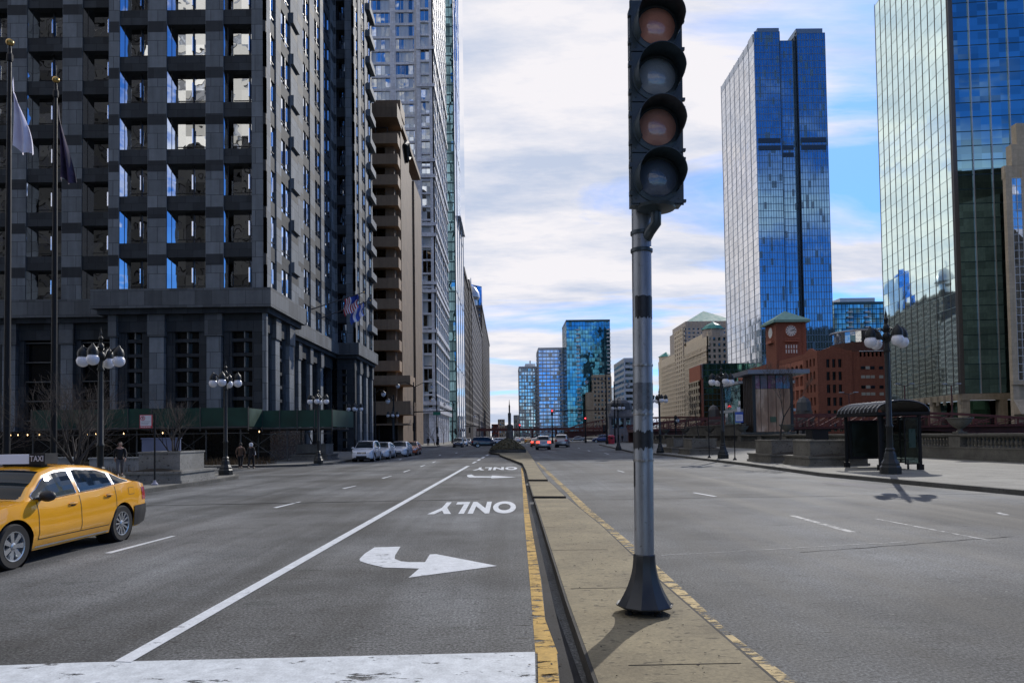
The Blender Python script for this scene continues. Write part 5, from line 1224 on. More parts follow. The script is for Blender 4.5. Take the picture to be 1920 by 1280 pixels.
bare_tree((16.4, 61, 1.2), 4.4, 22, 'thin bare tree rising from the far river planter by the second lamp', 1, .4, .36, 5, .05)
bare_tree((16.4, 67, 1.2), 4.4, 25, 'thin bare tree farther along the river pavement beside the signal pole', 1, .4, .36, 5, .05)
for i, (x, y, sd_) in enumerate(((-15.2, 150, 31), (-15.2, 172, 32), (-15.2, 196, 33), (-15.2, 225, 34))):
    bare_tree((x, y, .15), 7.5, sd_, ['leafless kerb tree in front of the tan tower end', 'leafless kerb tree before the lilac stone tower', 'leafless kerb tree below the lilac tower cornice', 'leafless kerb tree below the teal glass tower'][i], 1, .5, .3, 5, .09)

# ------------------------------------------------------------------ sidewalk shed, hoarding, low walls
GREENP = plain('green_plywood', (0.008, 0.048, 0.032), .55, 0, .35, .8)
def shed():
    org = (-20, 55, .153); R = empty('sidewalk_shed', org, 0, 'green plywood sidewalk shed on steel posts round the foot of the granite block', 'scaffold shed')
    xa, xb, xc = XA(60, 54), XA(466, 54), XA(623, 57); xd = XA(636, 57)
    def pan(x0, x1, y, z0, z1, n):
        w = (x1 - x0) / n
        for i in range(n):
            q = MB(org); q.box(x0 + i * w + .01, x0 + (i + 1) * w - .01, y - .03, y + .03, z0, z1); q.build('green_panel', GREENP, R)
        q = MB(org)
        for i in range(n + 1): q.bar((x0 + i * w, y - .07, z0 - .35), (x0 + i * w, y - .07, z1 + .05), .06)
        q.box(x0, x1, y - .1, y - .035, z0 - .12, z0 - .02); q.box(x0, x1, y - .1, y - .035, z0 - .55, z0 - .50); q.build('rail', SHEDM, R)
    pan(xa, xb, 54, 2.95, 4.35, 9); pan(xb + .02, xc, 57, 2.85, 4.2, 4)
    q = MB(org); q.box(xb - .03, xb + .03, 54.05, 57, 2.9, 4.3); q.build('green_panel', GREENP, R)
    q = MB(org); q.hexa([(xc, 57, 2.85), (xc + .05, 57, 2.85), (xd + .05, 62, 2.85), (xd, 62, 2.85), (xc, 57, 4.2), (xc + .05, 57, 4.2), (xd + .05, 62, 4.2), (xd, 62, 4.2)]); q.build('green_panel', GREENP, R)
    q = MB(org); q.box(xa, xb - .04, 54.1, 59.5, 2.75, 2.9); q.box(xb - .02, xc - .02, 57.1, 63, 2.65, 2.8); q.build('deck', plain('shed_deck', (.05, .045, .04), .8), R)
    x = xa; k = 0
    while x < xc:
        yy = 54 if x < xb else 57
        q = MB(org); q.bar((x, yy + .15, .153), (x, yy + .15, 2.75), .09); q.bar((x, yy + 4, .153), (x, yy + 4, 2.75), .09); q.build('steel_post', SHEDM, R)
        if k % 2 == 0 and x + 3 < xc:
            q = MB(org); q.bar((x, yy + .1, .6), (x + 2.6, yy + .1, 2.4), .035); q.bar((x, yy + .1, 2.4), (x + 2.6, yy + .1, .6), .035); q.bar((x, yy + .1, 1.0), (x + 2.6, yy + .1, 1.0), .04); q.build('cross_brace', SHEDM, R)
        x += 2.6; k += 1
    for px_ in (34, 52, 164, 180, 232, 305, 451, 486, 20, 74):
        y = 55.0; b = MB(org); x = XA(px_, y); b.lathe([(.01, 2.58), (.03, 2.54), (.035, 2.50), (.02, 2.46), (.001, 2.45)], (x, y, 0), 8); b.build('bulb', BULB, R, smooth=60)
SHEDM = plain('scaffold_tube', (0.09, 0.09, 0.085), .6, .3); BULB = m_emit('warm_bulb', (1.0, 0.62, 0.28), 5)
shed()
def simple(name, lb, cat, boxes, mt, group=None, part=None):
    o = boxes[0]; org = ((o[0] + o[1]) / 2, (o[2] + o[3]) / 2, min(b[4] for b in boxes)); q = MB(org)
    for b in boxes: q.box(*b)
    ob = q.build(name, mt); ob.location = org; tag(ob, lb, cat, group); return ob
BLUEP = plain('blue_grey_hoarding', (0.17, 0.20, 0.31), .6, 0, .12, 1)
xa, xb = XA(266, 45), XA(338, 45); simple('hoarding_panel', 'plain blue-grey hoarding panel behind the pale planter', 'hoarding', [(xa, xb, 45, 45.1, 0, 2.05), (xa - .05, xb + .05, 44.96, 45.14, 2.05, 2.12)], BLUEP)
WHB = m_concrete('white_barrier', (0.30, 0.32, 0.33), (0.48, 0.50, 0.50), None, (.1, .1, .1), .5)
simple('low_wall', 'low pale wall behind the taxi at the foot of the flagpoles', 'wall', [(-34, XA(135, 38.5), 38.4, 38.7, .15, 1.05), (-34.05, XA(135, 38.5) + .05, 38.35, 38.75, 1.05, 1.13)], WHB)
simple('low_wall', 'short pale wall piece just right of the second flagpole', 'wall', [(XA(170, 38.5), XA(262, 38.5), 38.4, 38.7, .15, 1.0), (XA(170, 38.5) - .05, XA(262, 38.5) + .05, 38.35, 38.75, 1.0, 1.08)], WHB)
def grass_bed(x0, x1, y0, y1, seed, n=900):
    rn = random.Random(seed); q = MB()
    for i in range(n):
        x, y = rn.uniform(x0, x1), rn.uniform(y0, y1); h = rn.uniform(.25, .65); a = rn.uniform(0, 2 * pi); l = rn.uniform(.05, .3)
        q.poly([(x - .02 * sin(a), y + .02 * cos(a), .15), (x + .02 * sin(a), y - .02 * cos(a), .15), (x + l * cos(a), y + l * sin(a), .15 + h)])
    return q
q = grass_bed(-34, -19.5, 34, 38.2, 3, 2200); q2 = grass_bed(-33, -17, 50.5, 53, 4, 2200); q.v += q2.v; q.f += [tuple(i + len(q.v) - len(q2.v) for i in f) for f in q2.f]
tag(q.build('dry_grass', plain('dry_grass', (0.10, 0.065, 0.03), .9, 0, .5, 5)), 'dry brown ornamental grass in the beds at the foot of the granite block', 'grass', kind='stuff')

# ------------------------------------------------------------------ flags
BRASS = plain('brass_ball', (0.45, 0.30, 0.10), .3, .9)
def cloth(pts_fn, nu, nv, mt, name, parent, thick=.0):
    q = MB(); q.grid(pts_fn, nu, nv); return q.build(name, mt, parent, smooth=60)
def flagpole(px_, ybase, ytop, Y, label, fmat, ftop, flen, fw, seed):
    x = XA(px_, Y); zt = ZA(px_, ytop, Y); R = empty('flagpole', (x, Y, .153), 0, label, 'flagpole', 'tall flagpoles at the left edge')
    h = zt - .153; p = MB(); p.lathe([(.26, 0), (.26, .15), (.17, .3), (.155, .5), (.12, h * .6), (.075, h - .3), (.05, h - .15)], n=16); p.build('pole', BLACK, R, smooth=35)
    b = MB(); b.lathe([(.001, h + .17)] + [(.17 * sin(t), h + .17 * cos(t)) for t in [radians(a) for a in range(15, 181, 15)]], n=14); b.build('finial_ball', BRASS, R, smooth=60)
    k = MB(); k.lathe([(.12, h - .9), (.13, h - .8), (.13, h - .6), (.09, h - .5)], n=12); k.build('truck', BLACK, R)
    zf = ZA(px_, ftop, Y) - .153
    rn = random.Random(seed); ph = rn.random() * 6
    def fn(u, v):                      # u down the hanging cloth, v across its gathered folds
        s = u * flen; wd = fw * (1 - .0 * u) * (.12 + .88 * u ** .8)
        x_ = .12 + v * wd * (.75 + .25 * sin(u * 2 + ph)) + .28 * u * flen * .12
        y_ = .22 * sin(v * 13 + u * 3 + ph) * (.25 + u * .6)
        z_ = zf - s - v * (.55 + 1.3 * (1 - u)) * fw * .55 + .12 * sin(v * 9 + ph)
        return (x_, y_, z_)
    cloth(fn, 26, 26, fmat, 'flag', R)
def m_flag(name, a, bcol, sc):
    m, N, L, b = newmat(name); p = scaled(N, L, (1, 1, 1)); f = noise(N, L, p, sc, 3, .5)
    L.new(ramp(N, L, f, [(0.45, a), (0.55, bcol)]), b.inputs['Base Color']); b.inputs['Roughness'].default_value = .8; return m
flagpole(13, 900, 80, 33, 'leftmost flagpole with a limp white flag and a gilt ball', m_flag('white_flag_cloth', (0.72, 0.68, 0.80), (0.80, 0.78, 0.88), .8), 145, 3.4, 1.15, 1)
flagpole(101, 900, 150, 36, 'second flagpole from the left with a limp dark flag and a gilt ball', m_flag('dark_flag_cloth', (0.02, 0.015, 0.04), (0.05, 0.03, 0.07), 1.2), 195, 3.9, .8, 2)
def wall_flag(p0, p1, label, kind):
    p0, p1 = Vector(p0), Vector(p1); R = empty('flagstaff', p0, 0, label, 'flag', 'flags slanting out from the granite facade')
    d = p1 - p0; q = MB(); q.tube([(0, 0, 0), tuple(d)], [.06, .045], 8); q.build('staff', STEEL, R); b = MB(); b.lathe([(.01, .1), (.1, 0), (.01, -.1)], tuple(d), 8); b.build('finial_ball', BRASS, R)
    a = .62; L_ = 1.9; w = 1.6; rn = random.Random(kind)
    base = d * a; e = d.normalized()
    def fn(u, v): return tuple(base + e * (u * w) + Vector((.10 * sin(v * 7), .14 * sin(u * 11 + v * 2) + .1 * u, -v * L_ * (1 - .25 * u) + .08 * sin(u * 9))))
    q = MB(); n = 26
    for i in range(n):
        for j in range(n):
            u0, u1, v0, v1 = i / n, (i + 1) / n, j / n, (j + 1) / n
            if kind == 1: q.m = 2 if (u0 > .46 and v0 < .4) else (0 if i % 4 < 2 else 1)
            else: q.m = 2 if i % 12 < 7 else 1
            q.poly([fn(u0, v0), fn(u1, v0), fn(u1, v1), fn(u0, v1)])
    q.build('flag', [plain('flag_red', (.45, .03, .04), .8), plain('flag_white', (.75, .75, .78), .8), plain('flag_blue', (.02, .05, .30) if kind == 1 else (.05, .12, .5), .8)], R)
A_ = AT(583, 580, YX(583, -20.0)); B_ = AT(682, 548, 76.0); wall_flag(tuple(A_), tuple(B_), 'striped red and white flag hanging from the upper wall staff of the granite block', 1)
A_ = AT(594, 599, YX(594, -19.6)); B_ = AT(694, 563, 77.5); wall_flag(tuple(A_), tuple(B_), 'blue and white flag hanging from the lower wall staff of the granite block', 2)
# ------------------------------------------------------------------ kiosk, bridges, walls by the river
BRONZE = None
def m_bronze():
    m, N, L, b = newmat('bronze_cladding'); p = scaled(N, L, (1, 1, .35), 'Position')
    L.new(ramp(N, L, noise(N, L, p, .8, 6, .6), [(0.3, (0.26, 0.13, 0.08)), (0.5, (0.46, 0.26, 0.16)), (0.68, (0.80, 0.52, 0.36))]), b.inputs['Base Color'])
    b.inputs['Metallic'].default_value = .35; b.inputs['Roughness'].default_value = .35; return m
BRONZE = m_bronze()
def m_mottle(name, a, bc, c):
    m, N, L, b = newmat(name); p = scaled(N, L, (1, 1, 1), 'Position'); L.new(ramp(N, L, noise(N, L, p, 1.6, 4, .6), [(0.3, a), (0.5, bc), (0.7, c)]), b.inputs['Base Color']); b.inputs['Roughness'].default_value = .15; return m
def kiosk():
    Y = 86.0; x0, x1 = XA(1412, Y), XA(1486, Y); org = (x0, Y, 0); zt = ZA(1440, 702, Y); zb = ZA(1440, 809, Y); Ye = YX(1394, x0)
    R = empty('river_kiosk', org, 0, 'tall bronze clad kiosk with a thin flat overhanging roof and coloured panes under it', 'kiosk')
    b = MB(org); b.box(x0 + .1, x1 - .1, Y + .1, Ye, -6, zt); b.build('core', BLACK, R)
    xs = [1412, 1426, 1440, 1455, 1469, 1486]; zm = ZA(1440, 728, Y)
    for i in range(5):
        a, c = XA(xs[i], Y), XA(xs[i + 1], Y); q = MB(org); q.box(a + .03, c - .03, Y - .06, Y + .1, zb, zm - .05); q.build('bronze_panel', BRONZE, R)
    cols = [m_mottle('pink_pane', (.50, .12, .22), (.30, .10, .16), (.55, .32, .38)), m_mottle('grey_pane', (.10, .13, .15), (.25, .15, .2), (.2, .2, .25)), m_mottle('magenta_pane', (.45, .08, .2), (.16, .06, .10), (.5, .3, .3)), m_mottle('blue_pane', (.08, .28, .50), (.15, .3, .55), (.45, .2, .35)), m_mottle('sky_pane', (.10, .35, .55), (.2, .35, .6), (.5, .25, .4))]
    for i in range(5):
        a, c = XA(xs[i], Y), XA(xs[i + 1], Y); q = MB(org); q.box(a + .05, c - .05, Y - .04, Y + .1, zm, zt - .1); q.build('coloured_pane', cols[i], R)
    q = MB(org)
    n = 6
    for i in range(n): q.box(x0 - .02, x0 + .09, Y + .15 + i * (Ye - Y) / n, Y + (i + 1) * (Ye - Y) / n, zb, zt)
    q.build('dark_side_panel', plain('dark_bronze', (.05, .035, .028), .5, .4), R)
    r = MB(org); r.box(x0 - 1.0, x1 + 1.6, Y - 1.4, Ye + 1, zt, zt + .5); r.build('roof', plain('roof_fascia', (.28, .29, .33), .5, .3), R)
    s = MB(org); s.box(x0 - .05, x0 + .3, Y - .12, Y, zb, zt); s.build('corner_post', STEEL, R); s = MB(org); s.box(x1 - .3, x1 + .05, Y - .12, Y, zb, zt); s.build('corner_post', STEEL, R)
    for (xx, yy) in ((1448, 768), (1448, 750)):
        pass
    q = MB(org); q.box(XA(1443, Y), XA(1454, Y), Y - .14, Y - .07, ZA(1440, 791, Y), ZA(1440, 781, Y)); q.build('notice_frame', plain('notice_green', (.10, .14, .08), .5), R)
kiosk()
Yw = 86.0
simple('terrace_wall', 'stained concrete terrace wall running behind the balustrade to the kiosk', 'wall', [(28.6, 29.0, 86.6, 114, -6, ZA(1350, 798, 95)), (28.5, 29.1, 86.55, 114.05, ZA(1350, 798, 95), ZA(1350, 798, 95) + .15)], OLDC)
simple('terrace_wall', 'low concrete wall under the bronze kiosk', 'wall', [(28.4, 34.5, 85.2, 86.0, -6, ZA(1440, 812, 85)), (28.3, 34.6, 85.1, 86.05, ZA(1440, 812, 85), ZA(1440, 812, 85) + .15)], OLDC)
# pale glazed pavilion with two thin roofs behind the kiosk
xa = 30.2; org = (xa, 92, -5); R_ = empty('river_pavilion', org, 0, 'low glazed pavilion with thin white roofs behind the dark side of the kiosk', 'pavilion')
q = MB(org); q.box(xa, xa + 6, 92, 98.5, -5, 8.2); q.build('glazing', glass('pavilion_glass', (.5, .52, .5), 1.5, 3, .03, .05, .5), R_)
for z in (4.6, 8.2): q = MB(org); q.box(xa - .4, xa + 7, 91.6, 99.5, z, z + .35); q.build('roof_slab', WMUL, R_)

MAROON = plain('maroon_bridge_paint', (0.085, 0.022, 0.018), .5, .1, .3, .5)
MAROON2 = plain('weathered_maroon', (0.14, 0.042, 0.032), .55, .1, .3, .5)
def bridge(Y, W_, label, zd=1.2, top=5.6, x0=28.2, x1=FARX + .5, rise=True):
    org = (x0, Y, 0); R = empty('river_bridge', org, 0, label, 'bridge')
    d = MB(org); d.box(x0, x1, Y + .3, Y + W_ - .3, zd, zd + .6); d.build('deck', MAROON, R)
    n = 18; L_ = x1 - x0
    prof = lambda t: zd + 1.4 + (top - zd - 1.4) * min(1, max(0, (sin(pi * min(1, max(0, t))) * 1.35))) ** .8
    for side, y in ((0, Y), (1, Y + W_)):
        g_ = MB(org)
        for i in range(n):
            a, b = i / n, (i + 1) / n; xa, xb = x0 + a * L_, x0 + b * L_; za, zb = prof(a), prof(b); lo = lambda t: zd - 3.2 * (abs(t - .5) * 2) ** 2.2
            g_.hexa([(xa, y - .25, lo(a)), (xb, y - .25, lo(b)), (xb, y + .25, lo(b)), (xa, y + .25, lo(a)), (xa, y - .25, zd + .7), (xb, y - .25, zd + .7), (xb, y + .25, zd + .7), (xa, y + .25, zd + .7)])
        g_.build('girder', MAROON, R)
        t_ = MB(org)
        for i in range(n):
            a, b = i / n, (i + 1) / n; xa, xb = x0 + a * L_, x0 + b * L_; za, zb = prof(a), prof(b)
            t_.bar((xa, y, za), (xb, y, zb), .45, .5); t_.bar((xa, y, zd + .7), (xa, y, za), .3, .3, (0, 1, 0)); t_.bar((xa, y, zd + .7), (xb, y, zb), .18, .18)
        t_.build('truss', MAROON2, R)
        r_ = MB(org); yy = y - 1.4 if side == 0 else y + 1.4
        for z in (zd + 1.0, zd + 1.4, zd + 1.8): r_.box(x0, x1, yy - .04, yy + .04, z, z + .09)
        for i in range(43): x = x0 + i * 2; r_.box(x - .05, x + .05, yy - .05, yy + .05, zd + .3, zd + 1.95)
        r_.box(x0, x1, min(y, yy), max(y, yy), zd + .2, zd + .35); r_.build('railing', MAROON2, R)
    return R
bridge(150, 16, 'dark maroon steel river bridge behind the bus shelter', zd=ZA(1700, 803, 150), top=ZA(1700, 775, 150))
bridge(335, 14, 'distant maroon river bridge left of the kiosk', zd=3.0, top=9.5)
# lamp standards on the near bridge
for k, (px_, lb) in enumerate(((1697, 'thin double-armed light standing on the maroon bridge, nearer the lamp post'), (1785, 'thin double-armed light standing on the maroon bridge, right of the shelter roof'), (1592, 'thin double-armed light standing on the maroon bridge, left of the shelter roof'))):
    Y = 158; x = XA(px_, Y); R_ = empty('bridge_light', (x, Y, 2), 0, lb, 'bridge light', 'lights standing on the maroon bridge')
    zt = ZA(px_, 722 if k < 2 else 738, Y) - 2; q = MB(); q.tube([(0, 0, 0), (0, 0, zt)], [.2, .14], 8); q.build('post', MAROON, R_)
    q = MB(); q.tube([(-1.6, 0, zt + .3), (0, 0, zt - .2), (1.6, 0, zt + .3)], .08, 6); q.build('arm', STEEL, R_)
    for s in (-1, 1): q = MB(); q.box(s * 1.6 - .5, s * 1.6 + .5, -.2, .2, zt + .25, zt + .45); q.build('lamp_head', PALEM, R_)
# domed bridge houses
def bridge_house(x, Y, w, zt, zb, label, mt):
    R = empty('bridge_house', (x, Y, zb), 0, label, 'bridge house', 'small domed houses at the bridge ends'); h = zt - zb
    q = MB(); q.box(-w / 2, w / 2, -w / 2, w / 2, 0, h * .62); q.box(-w / 2 - .25, w / 2 + .25, -w / 2 - .25, w / 2 + .25, h * .58, h * .62 + .25); q.box(-w * .44, w * .44, -w * .44, w * .44, h * .62, h * .74); q.build('wall', mt, R)
    d = MB(); d.lathe([(w * .56, h * .74), (w * .54, h * .80), (w * .50, h * .90), (w * .34, h * .97), (w * .12, h), (.02, h + .5)], n=8); d.build('dome', plain('slate_dome', (.06, .06, .06), .5), R)
    for s in (-1, 0, 1): f = MB(); f.box(s * w * .28 - w * .09, s * w * .28 + w * .09, -w / 2 - .04, -w / 2 - .003, h * .32, h * .54); f.build('window', WINDK, R)
    f = MB(); f.box(-w / 2 - .04, -w / 2 - .003, -w * .2, w * .2, h * .3, h * .54); f.build('window', WINDK, R)
bridge_house(XA(1507, 256), 256, 5, ZA(1507, 744, 256), -5, 'grey domed bridge house in front of the clock building', GREYS)
bridge_house(XA(1372, 318), 318, 5.5, ZA(1372, 757, 318), -5, 'domed brick bridge house left of the kiosk', BRK)
bridge_house(XA(1338, 326), 326, 5, ZA(1338, 760, 326), -5, 'domed bridge house seen behind the second lamp post', GREYS)
Yb = 178.0; bridge_house(XA(1161, Yb), Yb, 6.0, ZA(1161, 748, Yb), .1, 'stone bridge house with a dark hipped top left of the signal pole', GREYS2)
# far riverside wall
simple('quay_wall', 'pale concrete quay wall along the far bank below the towers', 'wall', [(FARX - .8, FARX + .2, -100, RIVY, -7, -.6), (FARX - .9, FARX + .3, -100.1, RIVY + .1, -.6, -.2)], CREAM2)
# elevated railway crossing the end of the street
x0, x1, Y = -60, 60, 430.0; org = (x0, Y, 0); R_ = empty('elevated_railway', org, 0, 'rust red elevated railway crossing the far end of the street', 'railway bridge')
q = MB(org); q.box(x0, x1, Y, Y + 1, ZA(960, 807, Y), ZA(960, 802.5, Y)); q.box(x0, x1, Y + 9, Y + 10, ZA(960, 807, Y), ZA(960, 802.5, Y)); q.build('girder', MAROON2, R_)
q = MB(org); q.box(x0, x1, Y + 1, Y + 9, ZA(960, 806, Y), ZA(960, 805, Y)); q.build('deck', MAROON, R_)
q = MB(org)
for i in range(61): q.bar((x0 + i * 2, Y - .02, ZA(960, 802.5, Y)), (x0 + i * 2 + 2, Y - .02, ZA(960, 800.5, Y)), .15)
q.box(x0, x1, Y - .1, Y, ZA(960, 800.5, Y), ZA(960, 800, Y)); q.build('railing', MAROON2, R_)
for i in range(9):
    for yy in (Y + .5, Y + 9.5): q = MB(org); x = x0 + 3 + i * 14.5; q.box(x - .35, x + .35, yy - .35, yy + .35, 0, ZA(960, 807, Y)); q.build('column', MAROON, R_)

# ------------------------------------------------------------------ hedge mound and column on the median
MOUND = plain('mound_hedge', (0.10, 0.085, 0.045), .95, 0, .5, 2.5)
a = GP(950, 848.5, .15); Yn = a.y; Xc = XA(951, Yn); hw = (XA(986, Yn) - XA(917, Yn)) / 2
R_ = empty('median_planter', (Xc, Yn, .153), 0, 'tapering planted mound with a stone kerb at the head of the median', 'planter')
k = MB(); Ld = 26
k.prism([(-hw, 0), (-hw * .6, -.5), (hw * .6, -.5), (hw, 0), (hw * .9, Ld), (-hw * .9, Ld)], 0, .35); k.build('stone_kerb', CURB, R_)
k = MB(); rn = random.Random(9); hts = [[0] * 30 for _ in range(19)]
def hf(u, v):
    x = (u - .5) * 2; z = .35 + (.95 * (1 - abs(x) ** 1.6)) * (min(1, v * 3.2)) ** .8 * (1 if v < .85 else (1 - v) / .15) + .09 * sin(u * 47 + v * 91) * sin(v * 63 + u * 13)
    return (x * hw * .93, -.35 + v * Ld, max(.34, z))
k.grid(hf, 40, 60); k.build('hedge', MOUND, R_)
lf = MB()
for i in range(5200):
    u, v = rn.random(), rn.random() ** 1.6; p = Vector(hf(u, v)) + Vector((rn.uniform(-.06, .06), rn.uniform(-.06, .06), rn.uniform(-.02, .12))); s = rn.uniform(.03, .08); d1 = Vector((rn.uniform(-1, 1), rn.uniform(-1, 1), rn.uniform(-1, 1))).normalized() * s; d2 = d1.cross(Vector((rn.uniform(-1, 1), rn.uniform(-1, 1), 1))).normalized() * s
    lf.poly([p - d1, p - d2, p + d1, p + d2])
tag(lf.build('leaves', plain('mound_leaf', (0.13, 0.11, 0.055), .8, 0, .6, 6), R_), kind='stuff')
Y = 106.0; x = XA(955, Y); z_ = lambda py: ZA(955, py, Y)
R_ = empty('monument_column', (x, Y, .15), 0, 'slim dark column with a pointed top on the median far down the street', 'column')
q = MB(); q.lathe([(.55, 0), (.55, z_(812)), (.35, z_(808)), (.42, z_(798)), (.2, z_(797)), (.2, z_(796))], n=8); q.build('base', GREYS, R_)
q = MB(); q.lathe([(.22, z_(797)), (.24, z_(776)), (.12, z_(775.5))], n=8); q.build('shaft', GREYS, R_); q = MB(); q.lathe([(.11, z_(776)), (.12, z_(762)), (.07, z_(761)), (.02, z_(751))], n=8); q.build('spire', BLACK, R_)

# ------------------------------------------------------------------ signs and posts
def sign_text(txt, size, loc, parent, mt, rx=pi / 2, name='lettering', ext=.002, fit=None, ry=0, rz=0):
    c = bpy.data.curves.new(name, 'FONT'); c.body = txt; c.size = size; c.align_x = 'CENTER'; c.align_y = 'CENTER'; c.extrude = ext; c.offset = size * .012
    o = bpy.data.objects.new(name, c); COL.objects.link(o); me = bpy.data.meshes.new_from_object(o.evaluated_get(bpy.context.evaluated_depsgraph_get())); bpy.data.objects.remove(o)
    if fit:
        w = max(v.co.x for v in me.vertices) - min(v.co.x for v in me.vertices)
        for v in me.vertices: v.co.x *= fit / w
    me.materials.clear(); me.materials.append(mt); q = bpy.data.objects.new(name, me); COL.objects.link(q); q.parent = parent; q.location = loc; q.rotation_euler = (rx, ry, rz); return q
SW = plain('sign_white', (.70, .70, .76), .4, 0, .03); SR = plain('sign_red', (.55, .05, .08), .4, 0, .05); SB = plain('sign_blue', (.04, .10, .45), .4, 0, .05); SG = plain('sign_green', (.02, .22, .12), .4, 0, .05)
def post_sign(px_, ybase, ytop, label, kind, z0=.153):
    P = GP(px_, ybase, z0); h = ZA(px_, ytop, P.y) - z0; R = empty('sign_post', P, 0, label, 'sign', 'thin posts along the pavements')
    q = MB(); q.lathe([(.035, 0), (.035, h)], n=8); q.build('post', BLACK, R); q = MB(); q.lathe([(.13, 0), (.13, .05), (.06, .12), (.04, .2)], n=12); q.build('foot', BLACK if kind != 'np' else plain('pale_foot', (.3, .3, .38), .6), R)
    s = P.y / F
    if kind == 'np':
        x0, x1 = -27 * s, -4 * s; z0_, z1_ = h - 27 * s, h - 2 * s; b = MB(); b.box(x0, x1, -.05, -.03, z0_, z1_); S = b.build('sign_plate', SR, R); b = MB(); e = 1.2 * s; b.box(x0 + e, x1 - e, -.056, -.05, z0_ + 4.2 * s, z1_ - e); b.build('white_field', SW, S)
        c = ((x0 + x1) / 2 - 5.5 * s, z1_ - 6.5 * s); b = MB(); n = 20; r0, r1 = 3.3 * s, 4.4 * s
        for i in range(n):
            t0, t1 = 2 * pi * i / n, 2 * pi * (i + 1) / n; b.poly([(c[0] + r0 * cos(t0), -.059, c[1] + r0 * sin(t0)), (c[0] + r1 * cos(t0), -.059, c[1] + r1 * sin(t0)), (c[0] + r1 * cos(t1), -.059, c[1] + r1 * sin(t1)), (c[0] + r0 * cos(t1), -.059, c[1] + r0 * sin(t1))])
        b.bar((c[0] - 2.6 * s, -.060, c[1] + 2.6 * s), (c[0] + 2.6 * s, -.060, c[1] - 2.6 * s), .002, .9 * s); b.build('prohibition_ring', SR, S)
        sign_text('P', 6.5 * s, (c[0], -.058, c[1]), S, BLACK, ext=.001)
        b = MB()
        for k in range(3): b.box(x0 + 3 * s, x1 - 3 * s - k * 2 * s, -.058, -.056, z1_ - (13 + k * 2.6) * s, z1_ - (12.2 + k * 2.6) * s)
        b.build('small_print', plain('print_grey', (.3, .3, .36), .5), S)
        b = MB()
        for k in range(6): b.box(x0 + (2 + k * 3.2) * s, x0 + (4 + k * 3.2) * s, -.052, -.05, z0_ + 1.2 * s, z0_ + 3.0 * s)
        b.build('small_print', SW, S)
    elif kind == 'blue':
        x0, x1 = 2 * s, 17 * s; b = MB(); b.box(x0, x1, -.05, -.03, h - 21 * s, h - 1 * s); S = b.build('sign_plate', SB, R); b = MB(); b.box(x0 + 1 * s, x1 - 1 * s, -.055, -.05, h - 18 * s, h - 6 * s); b.build('white_field', SW, S)
        b = MB(); b.box(x0 + 4 * s, x1 - 5 * s, -.05, -.03, h - .9 * s, h + 8 * s); b.build('upper_plate', SW, R)
        b = MB()
        for k in range(4): b.box(x0 + 2.5 * s, x1 - 2.5 * s, -.057, -.055, h - (8.5 + k * 2.3) * s, h - (7.8 + k * 2.3) * s)
        b.build('small_print', SB, S)
    return R
post_sign(290, 909, 775, 'thin post with a white and red no-parking sign at the left kerb', 'np')
post_sign(1378, 862, 771, 'thin post with a blue and white sign right of the second lamp post', 'blue')
post_sign(1330, 858, 770, 'plain thin black post left of the second lamp post', 'none')
# litter bins
def bin_(P, r, h, label, mt):
    R = empty('litter_bin', P, 0, label, 'litter bin'); q = MB(); q.lathe([(r * .92, 0), (r, .05), (r, h * .78), (r * 1.05, h * .8)], n=18); q.build('barrel', mt, R, smooth=40)
    q = MB(); q.lathe([(r * 1.05, h * .8), (r * .95, h * .9), (r * .55, h), (.01, h)], n=18); q.build('lid', mt, R, smooth=40); q = MB(); q.box(-r * .35, r * .35, -r * 1.06, -r * .9, h * .55, h * .72); q.build('opening', BLACK, R)
P = GP(1146, 832, .153); bin_(P, 6.5 * P.y / F, 17 * P.y / F, 'bright red litter bin at the far corner of the river pavement', plain('bin_red', (.45, .03, .05), .45))
P = Vector((19.2, 46.5, .153)); s_ = P.y / F
simple('newspaper_box', 'black box standing behind the large planters on the river pavement', 'box', [(XA(1518, 46.5), XA(1548, 46.5), 46.2, 47.2, .153, ZA(1530, 806, 46.5)), (XA(1516, 46.5), XA(1550, 46.5), 46.15, 47.25, ZA(1530, 806, 46.5), ZA(1530, 805, 46.5))], BLACK)

